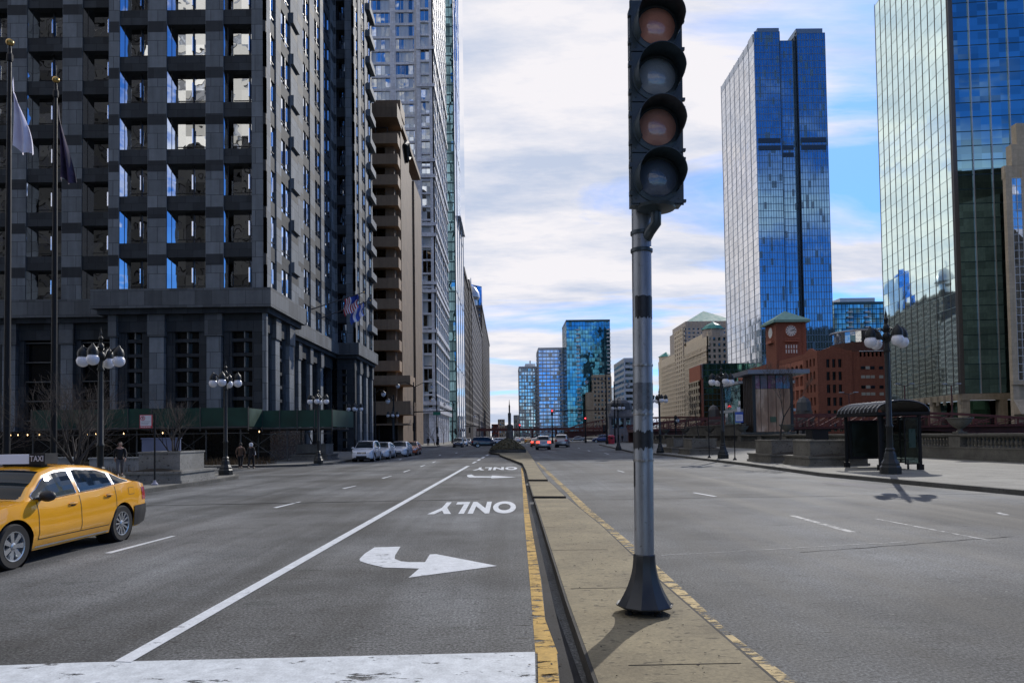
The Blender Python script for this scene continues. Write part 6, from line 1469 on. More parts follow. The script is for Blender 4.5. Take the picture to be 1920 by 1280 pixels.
# ------------------------------------------------------------------ mast arms, pendant road lights, far signals
def teardrop(p, parent):
    q = MB(); q.lathe([(.04, .5), (.10, .35), (.30, .2), (.34, .1)], p, 12); h = q.build('lamp_hood', STEEL, parent, smooth=40); q = MB(); q.lathe([(.33, .1), (.34, -.1), (.2, -.35), (.01, -.42)], p, 12); q.build('lamp_bowl', OPAL, h, smooth=50)
def road_light(px_, Y, ytop, side, arm, label, lights=((1.0, 0.0),), signals=(), sign=None, arm_y=None, z0=.15, red=True):
    x = XA(px_, Y); zt = ZA(px_, ytop, Y); R = empty('mast_arm_pole', (x, Y, z0), 0, label, 'road light', 'dark road light and signal poles')
    q = MB(); q.lathe([(.28, 0), (.28, .6), (.17, .8), (.13, zt * .5), (.09, zt - z0)], n=10); q.build('pole', BLACK, R)
    for f_, dz in lights:
        q = MB(); zz_ = zt - z0 - .3 + dz; q.tube([(0, 0, zz_ - .6), (side * arm * f_ * .5, 0, zz_ + .1), (side * arm * f_, 0, zz_)], [.07, .06, .05], 6); A = q.build('arm', BLACK, R); teardrop((side * arm * f_, 0, zz_ - .55), A)
    if arm_y:
        za = ZA(px_, arm_y[0], Y) - z0; xe = XA(arm_y[1], Y) - x; q = MB(); q.tube([(0, 0, za), (xe, 0, za + .1)], [.11, .07], 6); q.build('mast_arm', BLACK, R)
    for sx, sy, lit in signals:
        X_ = XA(sx, Y) - x; Z_ = ZA(sx, sy, Y) - z0; q = MB(); q.box(X_ - .19, X_ + .19, -.15, .2, Z_ - .6, Z_ + .6)
        q.box(X_ - .24, X_ + .24, -.02, .0, Z_ - .68, Z_ + .68); H_ = q.build('signal_head', BLACK, R)
        for k in range(3):
            l = MB(); l.lathe([(.15, -.151), (.15, -.17), (.01, -.19)], (X_, 0, Z_ + .38 - k * .38), 12, 'Y'); l.build('lens', REDL_ if (lit and k == 0) else BLKGLS, H_)
    if sign:
        sx0, sx1, sy0, sy1 = sign; q = MB(); q.box(XA(sx0, Y) - x, XA(sx1, Y) - x, -.16, -.12, ZA(sx0, sy1, Y) - z0, ZA(sx0, sy0, Y) - z0); q.build('street_sign', SG, R)
    return R
REDL_ = m_emit('red_signal', (1.0, .04, .05), 6)
road_light(776, 122, 716, 1, 3, 'dark mast arm pole carrying a green street sign beside the tan tower', ((1.0, 0), (-.9, .2)), ((776, 800, 0),), (812, 826, 772, 778), (772, 848))
road_light(703, 100, 727, 1, 1.2, 'road light pole seen in front of the lower tan bands', ((1.0, 0),))
road_light(738, 100, 740, -1, .8, 'road light pole rising behind the parked cars', ((1.0, 0),))
road_light(819, 150, 742, -1, 1.2, 'road light pole beside the lilac tower base', ((1.0, 0),), ((819, 806, 0),))
road_light(848, 185, 752, -1, 2, 'road light pole below the teal tower', ((1.0, 0),), ((853, 808, 0),))
road_light(1137, 128, 697, -1, 3.5, 'tall road light pole with a long arm at the far right corner', ((1.0, -.9),), ((1132, 803, 0),), None, (769, 1060), .15)
road_light(1152, 140, 715, 1, 2.8, 'second tall road light pole at the far right corner', ((1.0, 0),), ((1148, 790, 0), (1157, 790, 0)))
road_light(1097, 165, 742, -1, 1.0, 'pole with two red lights near the foot of the teal condominium tower', ((1.0, 0),), ((1097, 787, 1),), None, (770, 1040), 0)
road_light(1035, 165, 766, 1, .5, 'pole with a red light hanging over the far carriageway', ((1.0, .2),), ((1035, 773, 1),), None, (770, 1047), 0)
road_light(974, 210, 796, 1, .4, 'small pole with a red light just right of the median column', ((1.0, .2),), ((974, 799, 1),), None, None, 0)
road_light(898, 175, 775, -1, 1.2, 'dark pole in front of the columned grey slab', ((1.0, .2),), ((880, 806, 0),), None, (799, 867), .15)
road_light(1199, 62, 690, 1, .4, 'dark pole standing just left of and behind the grey signal pole', ((1.0, 0),), ((1193, 790, 0),))

road_light(1266, 120, 778, 1, .3, 'signal post on the pavement right of the third lamp post', ((1.0, 0),), ((1266, 787, 0),))
# tall stacked signs and trees at far corner omitted where the signal pole hides them
# ------------------------------------------------------------------ vehicles
def interp(tab, t):
    if t <= tab[0][0]: return tab[0][1]
    for (a, va), (b, vb) in zip(tab, tab[1:]):
        if t <= b: u = (t - a) / (b - a); u = u * u * (3 - 2 * u) * .5 + u * .5; return va + (vb - va) * u
    return tab[-1][1]
CGLASS = None
def m_cglass():
    m, N, L, b = newmat('car_glass'); b.inputs['Base Color'].default_value = (0.012, 0.018, 0.022, 1); b.inputs['Roughness'].default_value = .03; b.inputs['IOR'].default_value = 1.55; return m
CGLASS = m_cglass()
CWS = CGLASS.copy(); CWS.name = 'windshield_glass'; CWS.node_tree.nodes['Principled BSDF'].inputs['Specular IOR Level'].default_value = .18
RUB = plain('tyre_rubber', (0.018, 0.018, 0.018), .8, 0, .2, 20); RIM = plain('alloy_rim', (0.50, 0.52, 0.54), .28, .8, .05); CHR = plain('chrome_trim', (.75, .76, .78), .12, 1.0, .02)
PLB = plain('black_plastic', (0.022, 0.022, 0.024), .5, 0, .15, 6); TLR = plain('tail_lamp_red', (.42, .02, .02), .15, 0, .1, 10, .5, 1); TLON = m_emit('lit_tail_lamp', (1, .08, .05), 2.5); HLM = plain('headlamp_lens', (.55, .58, .62), .08, .3, .1, 20, .5, 1); SEAM = plain('panel_gap', (.01, .01, .01), .6)
SEDAN = dict(L=4.82, axf=1.42, axr=-1.355, wr=.33, ar=.385, H=1.46,
    top=[(-2.41, .62), (-2.37, .88), (-2.28, 1.00), (-1.9, 1.065), (-1.5, 1.06), (-.6, .985), (.6, .93), (1.05, .95), (1.5, .91), (2.0, .80), (2.25, .70), (2.36, .58), (2.41, .45)],
    w=[(-2.41, .55), (-2.37, .70), (-2.25, .82), (-1.9, .885), (-1.3, .91), (1.3, .91), (1.9, .87), (2.2, .77), (2.34, .62), (2.41, .45)],
    bot=[(-2.41, .40), (-2.3, .28), (-1.9, .22), (1.9, .20), (2.3, .24), (2.41, .32)],
    roof=[(-1.95, 1.06), (-1.6, 1.17), (-1.15, 1.345), (-.75, 1.43), (-.25, 1.46), (.2, 1.44), (.5, 1.38), (.85, 1.18), (1.2, .94)],
    wins=[(-1.62, -1.13), (-1.08, -.16), (-.06, .98)], ws=(.50, 1.12), rw=(-1.85, -1.12), doors=(-1.13, -.11, .93), belt=.035)
SUV = dict(L=4.6, axf=1.38, axr=-1.28, wr=.36, ar=.42, H=1.70,
    top=[(-2.3, .70), (-2.26, 1.0), (-2.15, 1.10), (-1.6, 1.13), (-.5, 1.08), (.8, 1.03), (1.1, 1.04), (1.6, 1.0), (2.0, .92), (2.18, .80), (2.27, .6), (2.3, .5)],
    w=[(-2.3, .62), (-2.25, .78), (-2.0, .88), (-1.3, .92), (1.3, .92), (1.8, .89), (2.1, .80), (2.24, .68), (2.3, .55)],
    bot=[(-2.3, .45), (-2.2, .32), (-1.8, .26), (1.8, .26), (2.2, .28), (2.3, .36)],
    roof=[(-2.2, 1.12), (-2.1, 1.30), (-1.95, 1.52), (-1.75, 1.63), (-1.2, 1.69), (-.3, 1.70), (.2, 1.66), (.45, 1.60), (.8, 1.38), (1.25, 1.03)],
    wins=[(-1.85, -1.2), (-1.12, -.2), (-.1, .98)], ws=(.42, 1.15), rw=(-2.16, -1.85), doors=(-1.15, -.15, .95), belt=.04)
def make_car(kind, body, label, cat='car', name='parked_car', res=110, taxi=False, group=None, lit=False):
    C = kind; R = empty(name, (0, 0, 0), 0, label, cat, group); Lh = C['L'] / 2
    T = lambda y: interp(C['top'], y); Wd = lambda y: interp(C['w'], y); Bt = lambda y: interp(C['bot'], y); Rf = lambda y: interp(C['roof'], y)
    def fz(z, y):
        b, t = Bt(y), T(y); u = (z - .2) / (t - .2 + 1e-6)
        return .93 + .07 * min(1, max(0, u / .35)) - .012 * max(0, (u - .35) / .3) if u < .65 else .988 - .058 * ((u - .65) / .35) ** 1.6
    def low(y):
        z = Bt(y)
        for ax in (C['axf'], C['axr']):
            d = abs(y - ax)
            if d < C['ar']: z = max(z, C['wr'] + sqrt(max(0, C['ar'] ** 2 - d * d)))
        return z
    ys = sorted(set([round(-Lh + C['L'] * i / res, 4) for i in range(res + 1)] + [round(ax + s * C['ar'] * q, 4) for ax in (C['axf'], C['axr']) for s in (-1, 1) for q in (.999, .97, .9, .8)]))
    nz = 12; q = MB(); rings = []
    for y in ys:
        l, t, w = low(y), T(y), Wd(y); l = min(l, t - .03); pts = []
        for j in range(nz + 1):
            z = l + (t - l) * (j / nz); pts.append((w * fz(z, y), y, z))
        pts.append((w * .88, y, t + .012)); pts.append((w * .6, y, t + .028)); pts.append((0, y, t + .038))
        full = pts + [(-p[0], p[1], p[2]) for p in reversed(pts[:-1])]
        rings.append([q.pt(p) for p in full])
    for a, b in zip(rings, rings[1:]):
        for k in range(len(a) - 1): q.face((a[k], b[k], b[k + 1], a[k + 1]))
    q.face(rings[0]); q.face(rings[-1][::-1])
    B = q.build('body', body, R, smooth=50)
    # greenhouse
    y0, y1 = C['roof'][0][0], C['roof'][-1][0]; g_ = MB(); rings = []; n = 60; base = lambda y: Wd(y) * fz(T(y), y) * .985
    hmax = C['H'] - 1.0
    edge = lambda y: base(y) * (.95 - .215 * min(1, max(0, (Rf(y) - T(y)) / (C['H'] - .98))))
    def side(y, u):      # u 0 belt .. 1 roof edge
        bz, rz = T(y), Rf(y) - .045 * min(1, max(0, (Rf(y) - T(y)) / .2)); x = base(y) + (edge(y) - base(y)) * (u ** 1.25); return (x, y, bz + (rz - bz) * u)
    for i in range(n + 1):
        y = y0 + (y1 - y0) * i / n; pts = [side(y, u) for u in (0, .25, .5, .75, .95)]; e = edge(y); r = Rf(y)
        pts += [(e * .965, y, r - .018 * min(1, max(0, (r - T(y)) / .2))), (e * .8, y, r - .004), (e * .4, y, r + .01), (0, y, r + .015)]
        full = pts + [(-p[0], p[1], p[2]) for p in reversed(pts[:-1])]; rings.append([g_.pt(p) for p in full])
    for a, b in zip(rings, rings[1:]):
        for k in range(len(a) - 1): g_.face((a[k], b[k], b[k + 1], a[k + 1]))
    g_.build('roof', body, R, smooth=50)
    def off(p, s, d=.006): return (p[0] * s + d * s, p[1], p[2] + .001)
    for s in (1, -1):
        for wa, wb in C['wins']:
            w_ = MB(); f_ = MB(); n2 = 22; top = lambda y: 1 - .055 / max(.06, Rf(y) - T(y)); ok = [wa + (wb - wa) * i / n2 for i in range(n2 + 1)]
            ok = [y for y in ok if top(y) > C['belt'] / max(.06, Rf(y) - T(y)) + .04]
            lo = lambda y: C['belt'] / max(.06, Rf(y) - T(y))
            for a, b in zip(ok, ok[1:]):
                for k in range(5):
                    ua0, ua1 = lo(a) + (top(a) - lo(a)) * k / 5, lo(a) + (top(a) - lo(a)) * (k + 1) / 5; ub0, ub1 = lo(b) + (top(b) - lo(b)) * k / 5, lo(b) + (top(b) - lo(b)) * (k + 1) / 5
                    P = [off(side(a, ua0), s), off(side(b, ub0), s), off(side(b, ub1), s), off(side(a, ua1), s)]; w_.poly(P if s > 0 else P[::-1])
            o = w_.build('side_window', CGLASS, R, smooth=60)
            loop = [off(side(y, lo(y)), s, .008) for y in ok] + [off(side(y, top(y)), s, .008) for y in reversed(ok)]; loop.append(loop[0])
            if taxi: f_.tube(loop, .007, 5); f_.build('window_trim', CHR if taxi else PLB, o)
    for (wa, wb), nm in ((C['ws'], 'windshield'), (C['rw'], 'rear_window')):
        w_ = MB(); w_.grid(lambda u, v: ((v - .5) * 2 * (edge(wa + (wb - wa) * u) * .92), wa + (wb - wa) * u, Rf(wa + (wb - wa) * u) + .018 - .030 * abs((v - .5) * 2) ** 2.2 + .006), 14, 12); w_.build(nm, CWS, R, smooth=60)
    def sp(s, ya, yb, za, zb, mt, nm, d=.005, nu=10, nv=5, parent=B, zf=None):
        w_ = MB()
        def fn(u, v):
            y = ya + (yb - ya) * u; z = za + (zb - za) * v; z = min(z, T(y) - .01); z = max(z, low(y) + .003); return (s * (Wd(y) * fz(z, y) + d), y, z)
        w_.grid(fn, nu, nv) if s > 0 else w_.grid(lambda u, v: fn(1 - u, v), nu, nv)
        return w_.build(nm, mt, parent, smooth=60)
    def endp(sg, xa, xb, za, zb, mt, nm, d=.012, parent=B):
        def ye(x, z):
            lo_, hi = 0.0, Lh
            for _ in range(22):
                m_ = (lo_ + hi) / 2; y = sg * m_
                if abs(x) <= Wd(y) * fz(z, y) and Bt(y) <= z <= T(y): lo_ = m_
                else: hi = m_
            return sg * (lo_ + d)
        w_ = MB(); w_.grid(lambda u, v: (xa + (xb - xa) * u, ye(xa + (xb - xa) * u, za + (zb - za) * v), za + (zb - za) * v), 8, 5); return w_.build(nm, mt, parent, smooth=60)
    zb_ = .40 if kind is SUV else .36
    for s in (1, -1):
        for yd in C['doors']: sp(s, yd - .006, yd + .006, zb_, T(yd) - .01, SEAM, 'door_gap', .003, 2, 12)
        sp(s, C['doors'][0], C['doors'][2], zb_ - .005, zb_ + .006, SEAM, 'door_gap', .003, 20, 1)
        sp(s, C['axr'] + C['ar'] + .05, C['axf'] - C['ar'] - .05, Bt(0) + .03, Bt(0) + (.055 if taxi else .12), CHR if taxi else PLB, 'sill_trim', .012, 24, 2)
        for yd in (C['doors'][1] + .12, C['doors'][0] + .14):
            h = MB(); x = s * (Wd(yd) * fz(.86, yd) + .012); z = T(yd) - .13; h.tube([(x, yd - .02, z), (x + s * .022, yd + .02, z + .004), (x + s * .022, yd + .14, z + .004), (x, yd + .18, z)], .016, 6); h.build('door_handle', body, B, smooth=60)
            sp(s, yd + .02, yd + .14, z - .035, z + .02, SEAM, 'handle_recess', .002, 4, 3)
        m_ = MB(); yd = C['doors'][2] - .1; x = s * (base(yd) + .13); z = T(yd) + .07; m_.lathe([(.001, -.05), (.07, -.045), (.105, -.02), (.11, .02), (.08, .06), (.001, .08)], (0, 0, 0), 14, 'Y')
        m_.v = [Vector((v.x * 1.15 + x, v.y + yd, v.z * .78 + z)) for v in m_.v]; m_.tube([(s * (base(yd) - .02), yd, z - .05), (x, yd, z - .03)], .03, 6); m_.build('mirror', PLB if taxi else body, R, smooth=50)
        sp(s, -Lh + .03, -Lh + .33, T(-Lh + .2) - .30, T(-Lh + .2) - .06, TLR if not lit else TLON, 'tail_lamp', .007)
        endp(-1, s * Wd(-Lh + .05) * .62, s * Wd(-Lh + .05) * .98, T(-Lh + .2) - .30, T(-Lh + .2) - .06, TLR if not lit else TLON, 'tail_lamp')
        sp(s, Lh - .62, Lh - .12, .60 if kind is SEDAN else .72, .74 if kind is SEDAN else .88, HLM, 'headlamp', .006)
        endp(1, s * .45, s * .74, .57 if kind is SEDAN else .70, .70 if kind is SEDAN else .84, HLM, 'headlamp')
    if taxi:
        for s in (1, -1):
            sp(s, -Lh + .02, C['axr'] - C['ar'] + .02, .24, .62, PLB, 'bumper_side', .014, 10, 5)
            sp(s, -1.75, -1.55, .84, .97, SEAM, 'fuel_flap_gap', .002, 4, 4); sp(s, -1.742, -1.558, .848, .962, body, 'fuel_flap', .004, 4, 4)
        endp(-1, -.78, .78, .30, .60, PLB, 'rear_bumper')
    endp(1, -.42, .42, .34, .50, PLB, 'lower_grille'); endp(1, -.36, .36, .56 if kind is SEDAN else .66, .64 if kind is SEDAN else .80, PLB, 'grille', .014)
    endp(1, -.3, .3, .60 if kind is SEDAN else .73, .615 if kind is SEDAN else .745, CHR, 'grille_bar', .02)
    pl = endp(-1, -.24, .24, .62 if kind is SEDAN else .74, .73 if kind is SEDAN else .86, plain('number_plate', (.5, .5, .55), .5) if 'number_plate' not in bpy.data.materials else bpy.data.materials['number_plate'], 'number_plate', .018)
    u = MB(); u.box(-.72, .72, -Lh + .35, Lh - .35, .20, .55); u.build('underbody', PLB, R)
    wr = C['wr']; hw = .905
    for ax in (C['axf'], C['axr']):
        for s in (1, -1):
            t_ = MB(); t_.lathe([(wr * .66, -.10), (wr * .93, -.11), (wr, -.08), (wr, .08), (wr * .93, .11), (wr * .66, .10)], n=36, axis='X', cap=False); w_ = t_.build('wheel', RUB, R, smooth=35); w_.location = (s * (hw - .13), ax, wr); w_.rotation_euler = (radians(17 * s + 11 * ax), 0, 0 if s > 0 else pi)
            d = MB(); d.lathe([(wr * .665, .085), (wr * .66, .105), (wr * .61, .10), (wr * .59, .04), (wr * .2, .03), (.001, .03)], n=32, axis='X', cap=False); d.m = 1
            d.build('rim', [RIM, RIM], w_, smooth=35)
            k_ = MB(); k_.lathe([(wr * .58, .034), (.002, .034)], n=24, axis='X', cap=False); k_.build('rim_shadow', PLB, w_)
            ns = 7 if (taxi and ax > 0) else 12 if taxi else 6; sk = MB()
            for k in range(ns):
                a = 2 * pi * k / ns; ca, sa = cos(a), sin(a); w0, w1 = (.030, .050) if ns < 8 else (.014, .024)
                if not taxi: w0, w1 = .03, .04
                P = lambda r, t_, x_: (x_, r * ca - t_ * sa, r * sa + t_ * ca)
                sk.hexa([P(.04, -w0, .04), P(.04, w0, .04), P(wr * .62, w1, .05), P(wr * .62, -w1, .05), P(.04, -w0 * .8, .085), P(.04, w0 * .8, .085), P(wr * .62, w1 * .8, .097), P(wr * .62, -w1 * .8, .097)])
            sk.lathe([(.055, .04), (.055, .09), (.03, .10), (.001, .10)], n=14, axis='X'); sk.build('spokes', RIM, w_)
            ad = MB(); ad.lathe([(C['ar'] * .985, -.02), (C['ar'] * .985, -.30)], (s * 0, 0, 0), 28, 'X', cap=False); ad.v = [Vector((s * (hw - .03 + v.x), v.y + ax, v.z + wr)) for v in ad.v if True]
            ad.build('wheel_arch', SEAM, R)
    return R
def place(R, p, hd, s=1.0):
    R.location = p; R.rotation_euler = (0, 0, hd); R.scale = (s, s, s); return R
YEL = m_car('taxi_yellow', (0.90, 0.41, 0.012)); WHT = m_car('white_car_paint', (0.72, 0.74, 0.78)); SIL = m_car('silver_car_paint', (0.42, 0.41, 0.42), .3, .6); BLK = m_car('dark_car_paint', (0.018, 0.028, 0.045), .2); BLU = m_car('blue_car_paint', (0.03, 0.06, 0.20), .25, .3); ORG = m_car('orange_car_paint', (0.55, 0.12, 0.04)); GRY = m_car('grey_car_paint', (0.16, 0.16, 0.17), .3, .6)
# taxi: put by its two wheel contacts seen in the photo
tx = make_car(SEDAN, YEL, 'yellow taxi with a roof sign at the left edge, front out of frame', 'taxi', 'taxi', 170, True)
c1, c2 = GP(26, 1067), GP(229, 1014); d = (c1 - c2); wb = d.length; s = wb / 2.775; hd = atan2(d.y, d.x) - pi / 2
mid = (c1 + c2) / 2; fw = d.normalized(); rt = Vector((-fw.y, fw.x, 0))      # body centre lies to the vehicle's right
ctr = mid - fw * (.0325 * s); side_ = Vector((fw.y, -fw.x, 0)); ctr = ctr + side_ * (.87 * s)
place(tx, (ctr.x, ctr.y, 0), hd, s)
sg_ = MB(); sg_.hexa([(-.52, -.02, 1.49), (.30, -.02, 1.49), (.30, .26, 1.49), (-.52, .26, 1.49), (-.50, .06, 1.645), (.28, .06, 1.645), (.28, .18, 1.645), (-.50, .18, 1.645)]); S = sg_.build('roof_sign', SW, tx)
sg_ = MB(); sg_.box(-.54, -.28, -.03, .285, 1.485, 1.655); sg_.build('sign_end', PLB, S)
sign_text('TAXI', .13, (-.41, .292, 1.570), S, SW, fit=.22, rz=pi, ext=.003)
sg_ = MB(); sg_.box(-.42, .2, .05, .2, 1.44, 1.495); sg_.build('sign_mount', PLB, S)

gp_ = 'cars parked in a row along the left kerb'
ws = make_car(SUV, WHT, 'white suv at the head of the row of parked cars by the left kerb', 'suv', 'parked_car', 80, group=gp_)
def put(R, pxl, pxr, pybase, hd, length_=True, z=0, sc=None, w=1.84):
    P = GP((pxl + pxr) / 2, pybase, z); s = sc or (pxr - pxl) * P.y / F / w; place(R, (P.x, P.y, z), hd, s); return P.y
def front(R, x0, x1, yb, sc=1.0, lane=None):           # facing the camera: the bumper stands at the measured point
    P = GP((x0 + x1) / 2, yb); place(R, (P.x, P.y + 2.2 * sc, 0), pi, sc)
front(ws, 657, 699, 866, 1.0)
c_ = make_car(SEDAN, WHT, 'white sedan parked directly behind the white suv', 'car', 'parked_car', 60, group=gp_); P = ws.location; place(c_, (P.x + .25, P.y + 6.0, 0), pi, 1.05)
c2_ = clone(c_, (P.x + .95, P.y + 12.3, 0), pi, 'second white sedan, third vehicle in the row of parked cars'); 
c3_ = make_car(SEDAN, ORG, 'orange-red car with a white roof at the far end of the parked row', 'car', 'parked_car', 60, group=gp_); place(c3_, (P.x + 1.1, P.y + 19.5, 0), pi, 1.0)
for i, (x, y, mt, lb) in enumerate(((858, 838.5, BLK, 'dark car parked at the left kerb beyond the tan tower'), (868, 836.0, WHT, 'white car parked just beyond the dark one near the left kerb'), (876, 833.5, GRY, 'grey car parked farthest along the left kerb'))):
    k_ = make_car(SEDAN if i else SUV, mt, lb, 'car', 'parked_car', 50); P = GP(x, y); place(k_, (P.x, P.y + 2, 0), pi, 1.0)
k_ = make_car(SUV, BLK, 'dark suv turning across the street behind the planted mound', 'suv', 'moving_car', 60); P = GP(910, 838.5); place(k_, (P.x, P.y + .9, 0), radians(-84), 56 * P.y / F / 4.7)
gs = 'cars driving away on the right carriageway'
k_ = make_car(SUV, SIL, 'silver estate car with red tail lights driving away, nearer to the median', 'car', 'moving_car', 60, group=gs, lit=True); P = GP(1020, 843); place(k_, (P.x, P.y + 2.4, 0), radians(-1), 1.1)
k_ = make_car(SUV, SIL, 'silver suv driving away in the lane to the right of the estate car', 'suv', 'moving_car', 60, group=gs); P = GP(1057, 838.5); place(k_, (P.x, P.y + 2.6, 0), radians(-9), 1.18)
k_ = make_car(SEDAN, ORG, 'dark red car half hidden left of the silver estate car', 'car', 'moving_car', 50, group=gs, lit=True); P = GP(1004, 838); place(k_, (P.x + .2, P.y + 4, 0), radians(-1), 1.0)
k_ = make_car(SUV, BLU, 'blue suv turning at the far right corner behind the red litter bin', 'suv', 'moving_car', 60); P = GP(1133, 829.5); place(k_, (P.x, P.y + 2, 0), radians(80), 1.12)
k_ = make_car(SEDAN, YEL, 'small orange taxi far ahead to the right of the median column', 'taxi', 'taxi', 50); P = GP(990, 830.5); place(k_, (P.x, P.y, 0), 0, 1.0)
for i, (x, y, mt, h, lb) in enumerate(((932, 832, WHT, 100, 'white car crossing far behind the planted mound'), (945, 830.5, GRY, 90, 'grey car waiting far behind the mound by the column'), (920, 829, SIL, 170, 'silver car far up the left carriageway'),
                                      (970, 829, WHT, 5, 'white car far ahead just right of the median column'), (979, 827.5, GRY, 0, 'dark grey car far ahead beyond the small orange taxi'), (1009, 828.5, SIL, -3, 'silver car far ahead past the estate car'), (1083, 827, GRY, 85, 'grey car crossing near the far bridge stairs'),
                                      (893, 830, WHT, 180, 'white car oncoming near the columned grey slab'), (906, 827, ORG, 180, 'red car oncoming farther off on the left carriageway'))):
    k_ = make_car(SEDAN, mt, lb, 'car', 'distant_car', 36); P = GP(x, y); place(k_, (P.x, P.y, 0), radians(h), 1.0)

# ------------------------------------------------------------------ people
def skin_mesh(name, joints, edges, mt, parent, sub=2, root=0):
    me = bpy.data.meshes.new(name); me.from_pydata([j[:3] for j in joints], edges, []); o = bpy.data.objects.new(name, me); COL.objects.link(o)
    md = o.modifiers.new('s', 'SKIN'); 
    for v, j in zip(me.skin_vertices[0].data, joints): r = j[3]; v.radius = r if isinstance(r, tuple) else (r, r)
    me.skin_vertices[0].data[root].use_root = True; md.use_smooth_shade = True
    m2 = o.modifiers.new('b', 'SUBSURF'); m2.levels = sub
    m3 = bpy.data.meshes.new_from_object(o.evaluated_get(bpy.context.evaluated_depsgraph_get())); bpy.data.objects.remove(o); m3.materials.clear(); m3.materials.append(mt)
    for p in m3.polygons: p.use_smooth = True
    q = bpy.data.objects.new(name, m3); COL.objects.link(q); q.parent = parent; return q
SKIN = plain('skin', (0.42, 0.25, 0.18), .6, 0, .05); HAIR = plain('dark_hair', (0.02, 0.015, 0.012), .7)
def person(loc, hd, label, coat, trous, shoes, stride=.22, scale=1.0, hood=None, bag=None, phase=1, hair=HAIR, longcoat=False):
    R = empty('person', loc, hd, label, 'person', None); R.scale = (scale,) * 3
    a = stride * phase                                   # local +Y is forward
    J = [(0, 0, .95, .13), (0, 0, 1.12, .125), (0, 0, 1.32, .145), (0, .01, 1.45, .10), (0, .015, 1.52, .055), (0, .03, 1.60, (.075, .085)), (0, .03, 1.70, (.08, .095)), (0, .02, 1.755, .06)]
    E = [(i, i + 1) for i in range(7)]
    def add(p): J.append(p); return len(J) - 1
    for s in (-1, 1):
        f = s * a
        h = add((s * .10, 0, .88, .095)); k = add((s * .105, f * .55 + .03, .50, .062)); an = add((s * .105, f * 1.0 - (.06 if f < 0 else 0), .10 + (.05 if f < 0 else 0), .042)); t = add((s * .11, f * 1.0 + .14, .035, .036)); hl = (0, h), (h, k), (k, an), (an, t); E.extend(hl)
        sh = add((s * .19, 0, 1.42, .062)); el = add((s * .25, -f * .35 - .02, 1.15, .046)); wr = add((s * .235, -f * .7 + .08, .93, .032)); pm = add((s * .23, -f * .75 + .10, .865, .034)); E.extend([(3, sh), (sh, el), (el, wr), (wr, pm)])
        for k_, (dx, dy, l) in enumerate(((-.020, .02, .075), (-.007, .03, .085), (.007, .028, .082), (.020, .02, .065))):
            a1 = add((s * .23 + dx, -f * .75 + .11 + dy * .3, .83, .010)); a2 = add((s * .23 + dx - s * .01, -f * .75 + .12 + dy, .83 - l * .6, .009)); a3 = add((s * .23 + dx - s * .022, -f * .75 + .115 + dy, .83 - l * 1.0, .008)); E.extend([(pm, a1), (a1, a2), (a2, a3)])
        t1 = add((s * .205, -f * .75 + .14, .855, .011)); t2 = add((s * .20, -f * .75 + .155, .815, .009)); E.extend([(pm, t1), (t1, t2)])
    ns = add((0, .125, 1.645, .016)); E.append((6, ns))
    skin_mesh('body', J, E, SKIN, R)
    for s in (-1, 1): e = MB(); e.lathe([(.001, .115), (.010, .112), (.001, .10)], (s * .03, 0, 1.672), 8, 'Y'); e.build('eye', HAIR, R); e = MB(); e.lathe([(.012, 1.64), (.02, 1.66), (.012, 1.69)], (s * .095, .02, 0), 8); e.build('ear', SKIN, R)
    m_ = MB(); m_.box(-.025, .025, .108, .116, 1.598, 1.606); m_.build('mouth', plain('lips', (.3, .1, .09), .5) if 'lips' not in bpy.data.materials else bpy.data.materials['lips'], R)
    # trousers
    J2 = [(0, 0, .97, .15)]; E2 = []
    for s in (-1, 1):
        f = s * a; n = len(J2); J2 += [(s * .10, 0, .86, .115), (s * .105, f * .55 + .03, .50, .085), (s * .105, f * 1.0 - (.06 if f < 0 else 0), .13 + (.05 if f < 0 else 0), .07)]; E2 += [(0, n), (n, n + 1), (n + 1, n + 2)]
    skin_mesh('trousers', J2, E2, trous, R)
    lo = .62 if longcoat else .84
    J3 = [(0, 0, 1.12, (.175, .135)), (0, 0, 1.32, (.19, .14)), (0, 0, 1.45, (.12, .10)), (0, 0, 1.50, .075), (0, 0, .95, (.18, .145)), (0, 0, lo, (.19, .15))]; E3 = [(0, 1), (1, 2), (2, 3), (0, 4), (4, 5)]
    for s in (-1, 1):
        f = s * a; n = len(J3); J3 += [(s * .20, 0, 1.41, .082), (s * .265, -f * .35 - .02, 1.15, .068), (s * .245, -f * .7 + .075, .945, .052)]; E3 += [(2, n), (n, n + 1), (n + 1, n + 2)]
    skin_mesh('coat', J3, E3, coat, R)
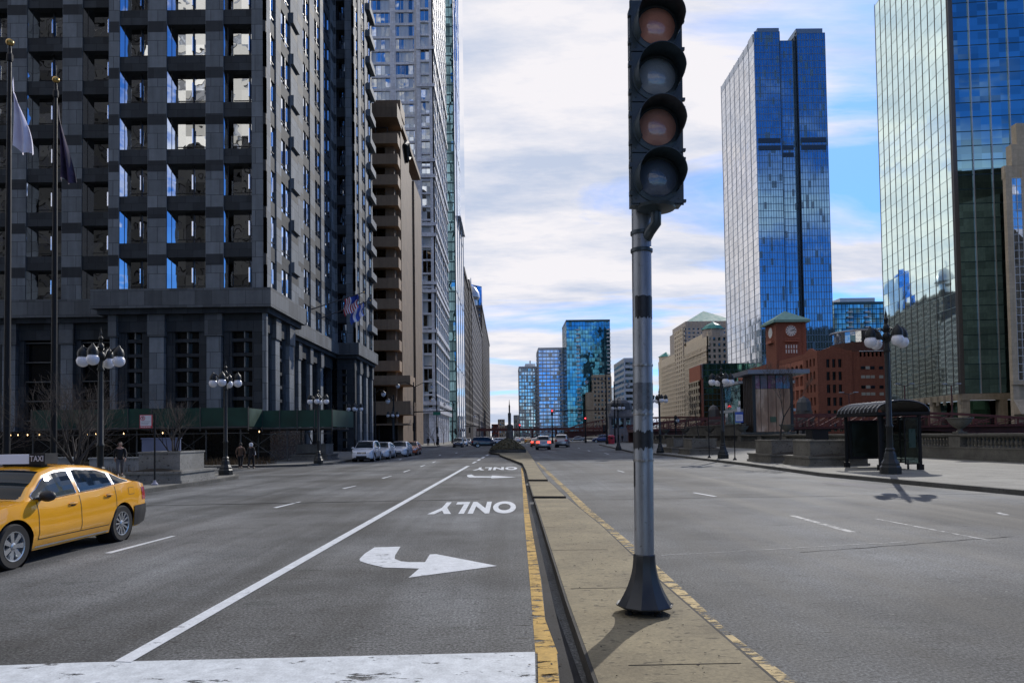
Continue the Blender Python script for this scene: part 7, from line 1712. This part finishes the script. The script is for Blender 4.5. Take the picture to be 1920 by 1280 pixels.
    for s in (-1, 1):
        f = s * a; sh = MB(); y = f - (.06 if f < 0 else 0); z = .0 + (.04 if f < 0 else 0); sh.grid(lambda u, v: (s * .108 + .052 * cos(v * 2 * pi) * (1 - .25 * abs(u - .5)), y - .08 + u * .29, z + .012 + (.055 - .03 * u) * (1 + sin(v * 2 * pi)) * (sin(pi * (.08 + .84 * u)) ** .4)), 10, 12); sh.build('shoe', shoes, R, smooth=60)
    hr = MB(); c = (0, .0, 1.695)
    top = hood or hair
    hr.lathe([(.10 if not hood else .12, -.10 if not hood else -.16), (.108 if not hood else .13, -.03), (.104 if not hood else .125, .03), (.07, .085), (.001, .105)], c, 16); hr.v = [Vector((v.x, v.y * 1.08 - .02, v.z)) for v in hr.v]; hr.build('hood' if hood else 'hair', top, R, smooth=60)
    if bag:
        b = MB(); b.tube([(.16, .16, 1.3), (.22, .13, 1.1), (.25, .10, .95)], [.02, .035, .05], 8); b.build('scarf', bag, R, smooth=60)
    return R
P = GP(225, 893, .153); person(tuple(P), radians(-150), 'person in a black jacket and grey trousers walking behind the taxi', plain('black_jacket', (.012, .012, .014), .8), plain('grey_trousers', (.10, .10, .11), .85), plain('pale_shoes', (.45, .45, .45), .6), .28, 65 * P.y / F / 1.8, phase=1)
P = GP(451, 878.5, 0); person((P.x, P.y, 0), radians(8), 'person in a brown jacket and black trousers seen from behind, left of the pair', plain('brown_jacket', (.11, .065, .04), .85), plain('black_trousers', (.012, .012, .013), .85), PLB, .16, 49 * P.y / F / 1.8, phase=-1)
P = GP(471, 878.5, 0); person((P.x, P.y, 0), radians(-10), 'person in a long black coat with a pale headscarf, right of the pair', plain('black_coat', (.010, .010, .012), .8), bpy.data.materials['black_trousers'], PLB, .14, 49 * P.y / F / 1.8, hood=plain('white_scarf', (.6, .6, .62), .8), bag=bpy.data.materials['white_scarf'], phase=1, longcoat=True)
for i, (x, y, z, lb) in enumerate(((803, 836, .15, 'distant dark figure standing at the corner of the lilac stone tower'), (1167, 829, .15, 'distant dark figure standing by the stone bridge house'), (822, 836, .15, 'distant figure walking past the lilac tower base'))):
    P = GP(x, y, z); person(tuple(P), radians(40 * i), lb, bpy.data.materials['black_coat'], bpy.data.materials['black_trousers'], PLB, .15)
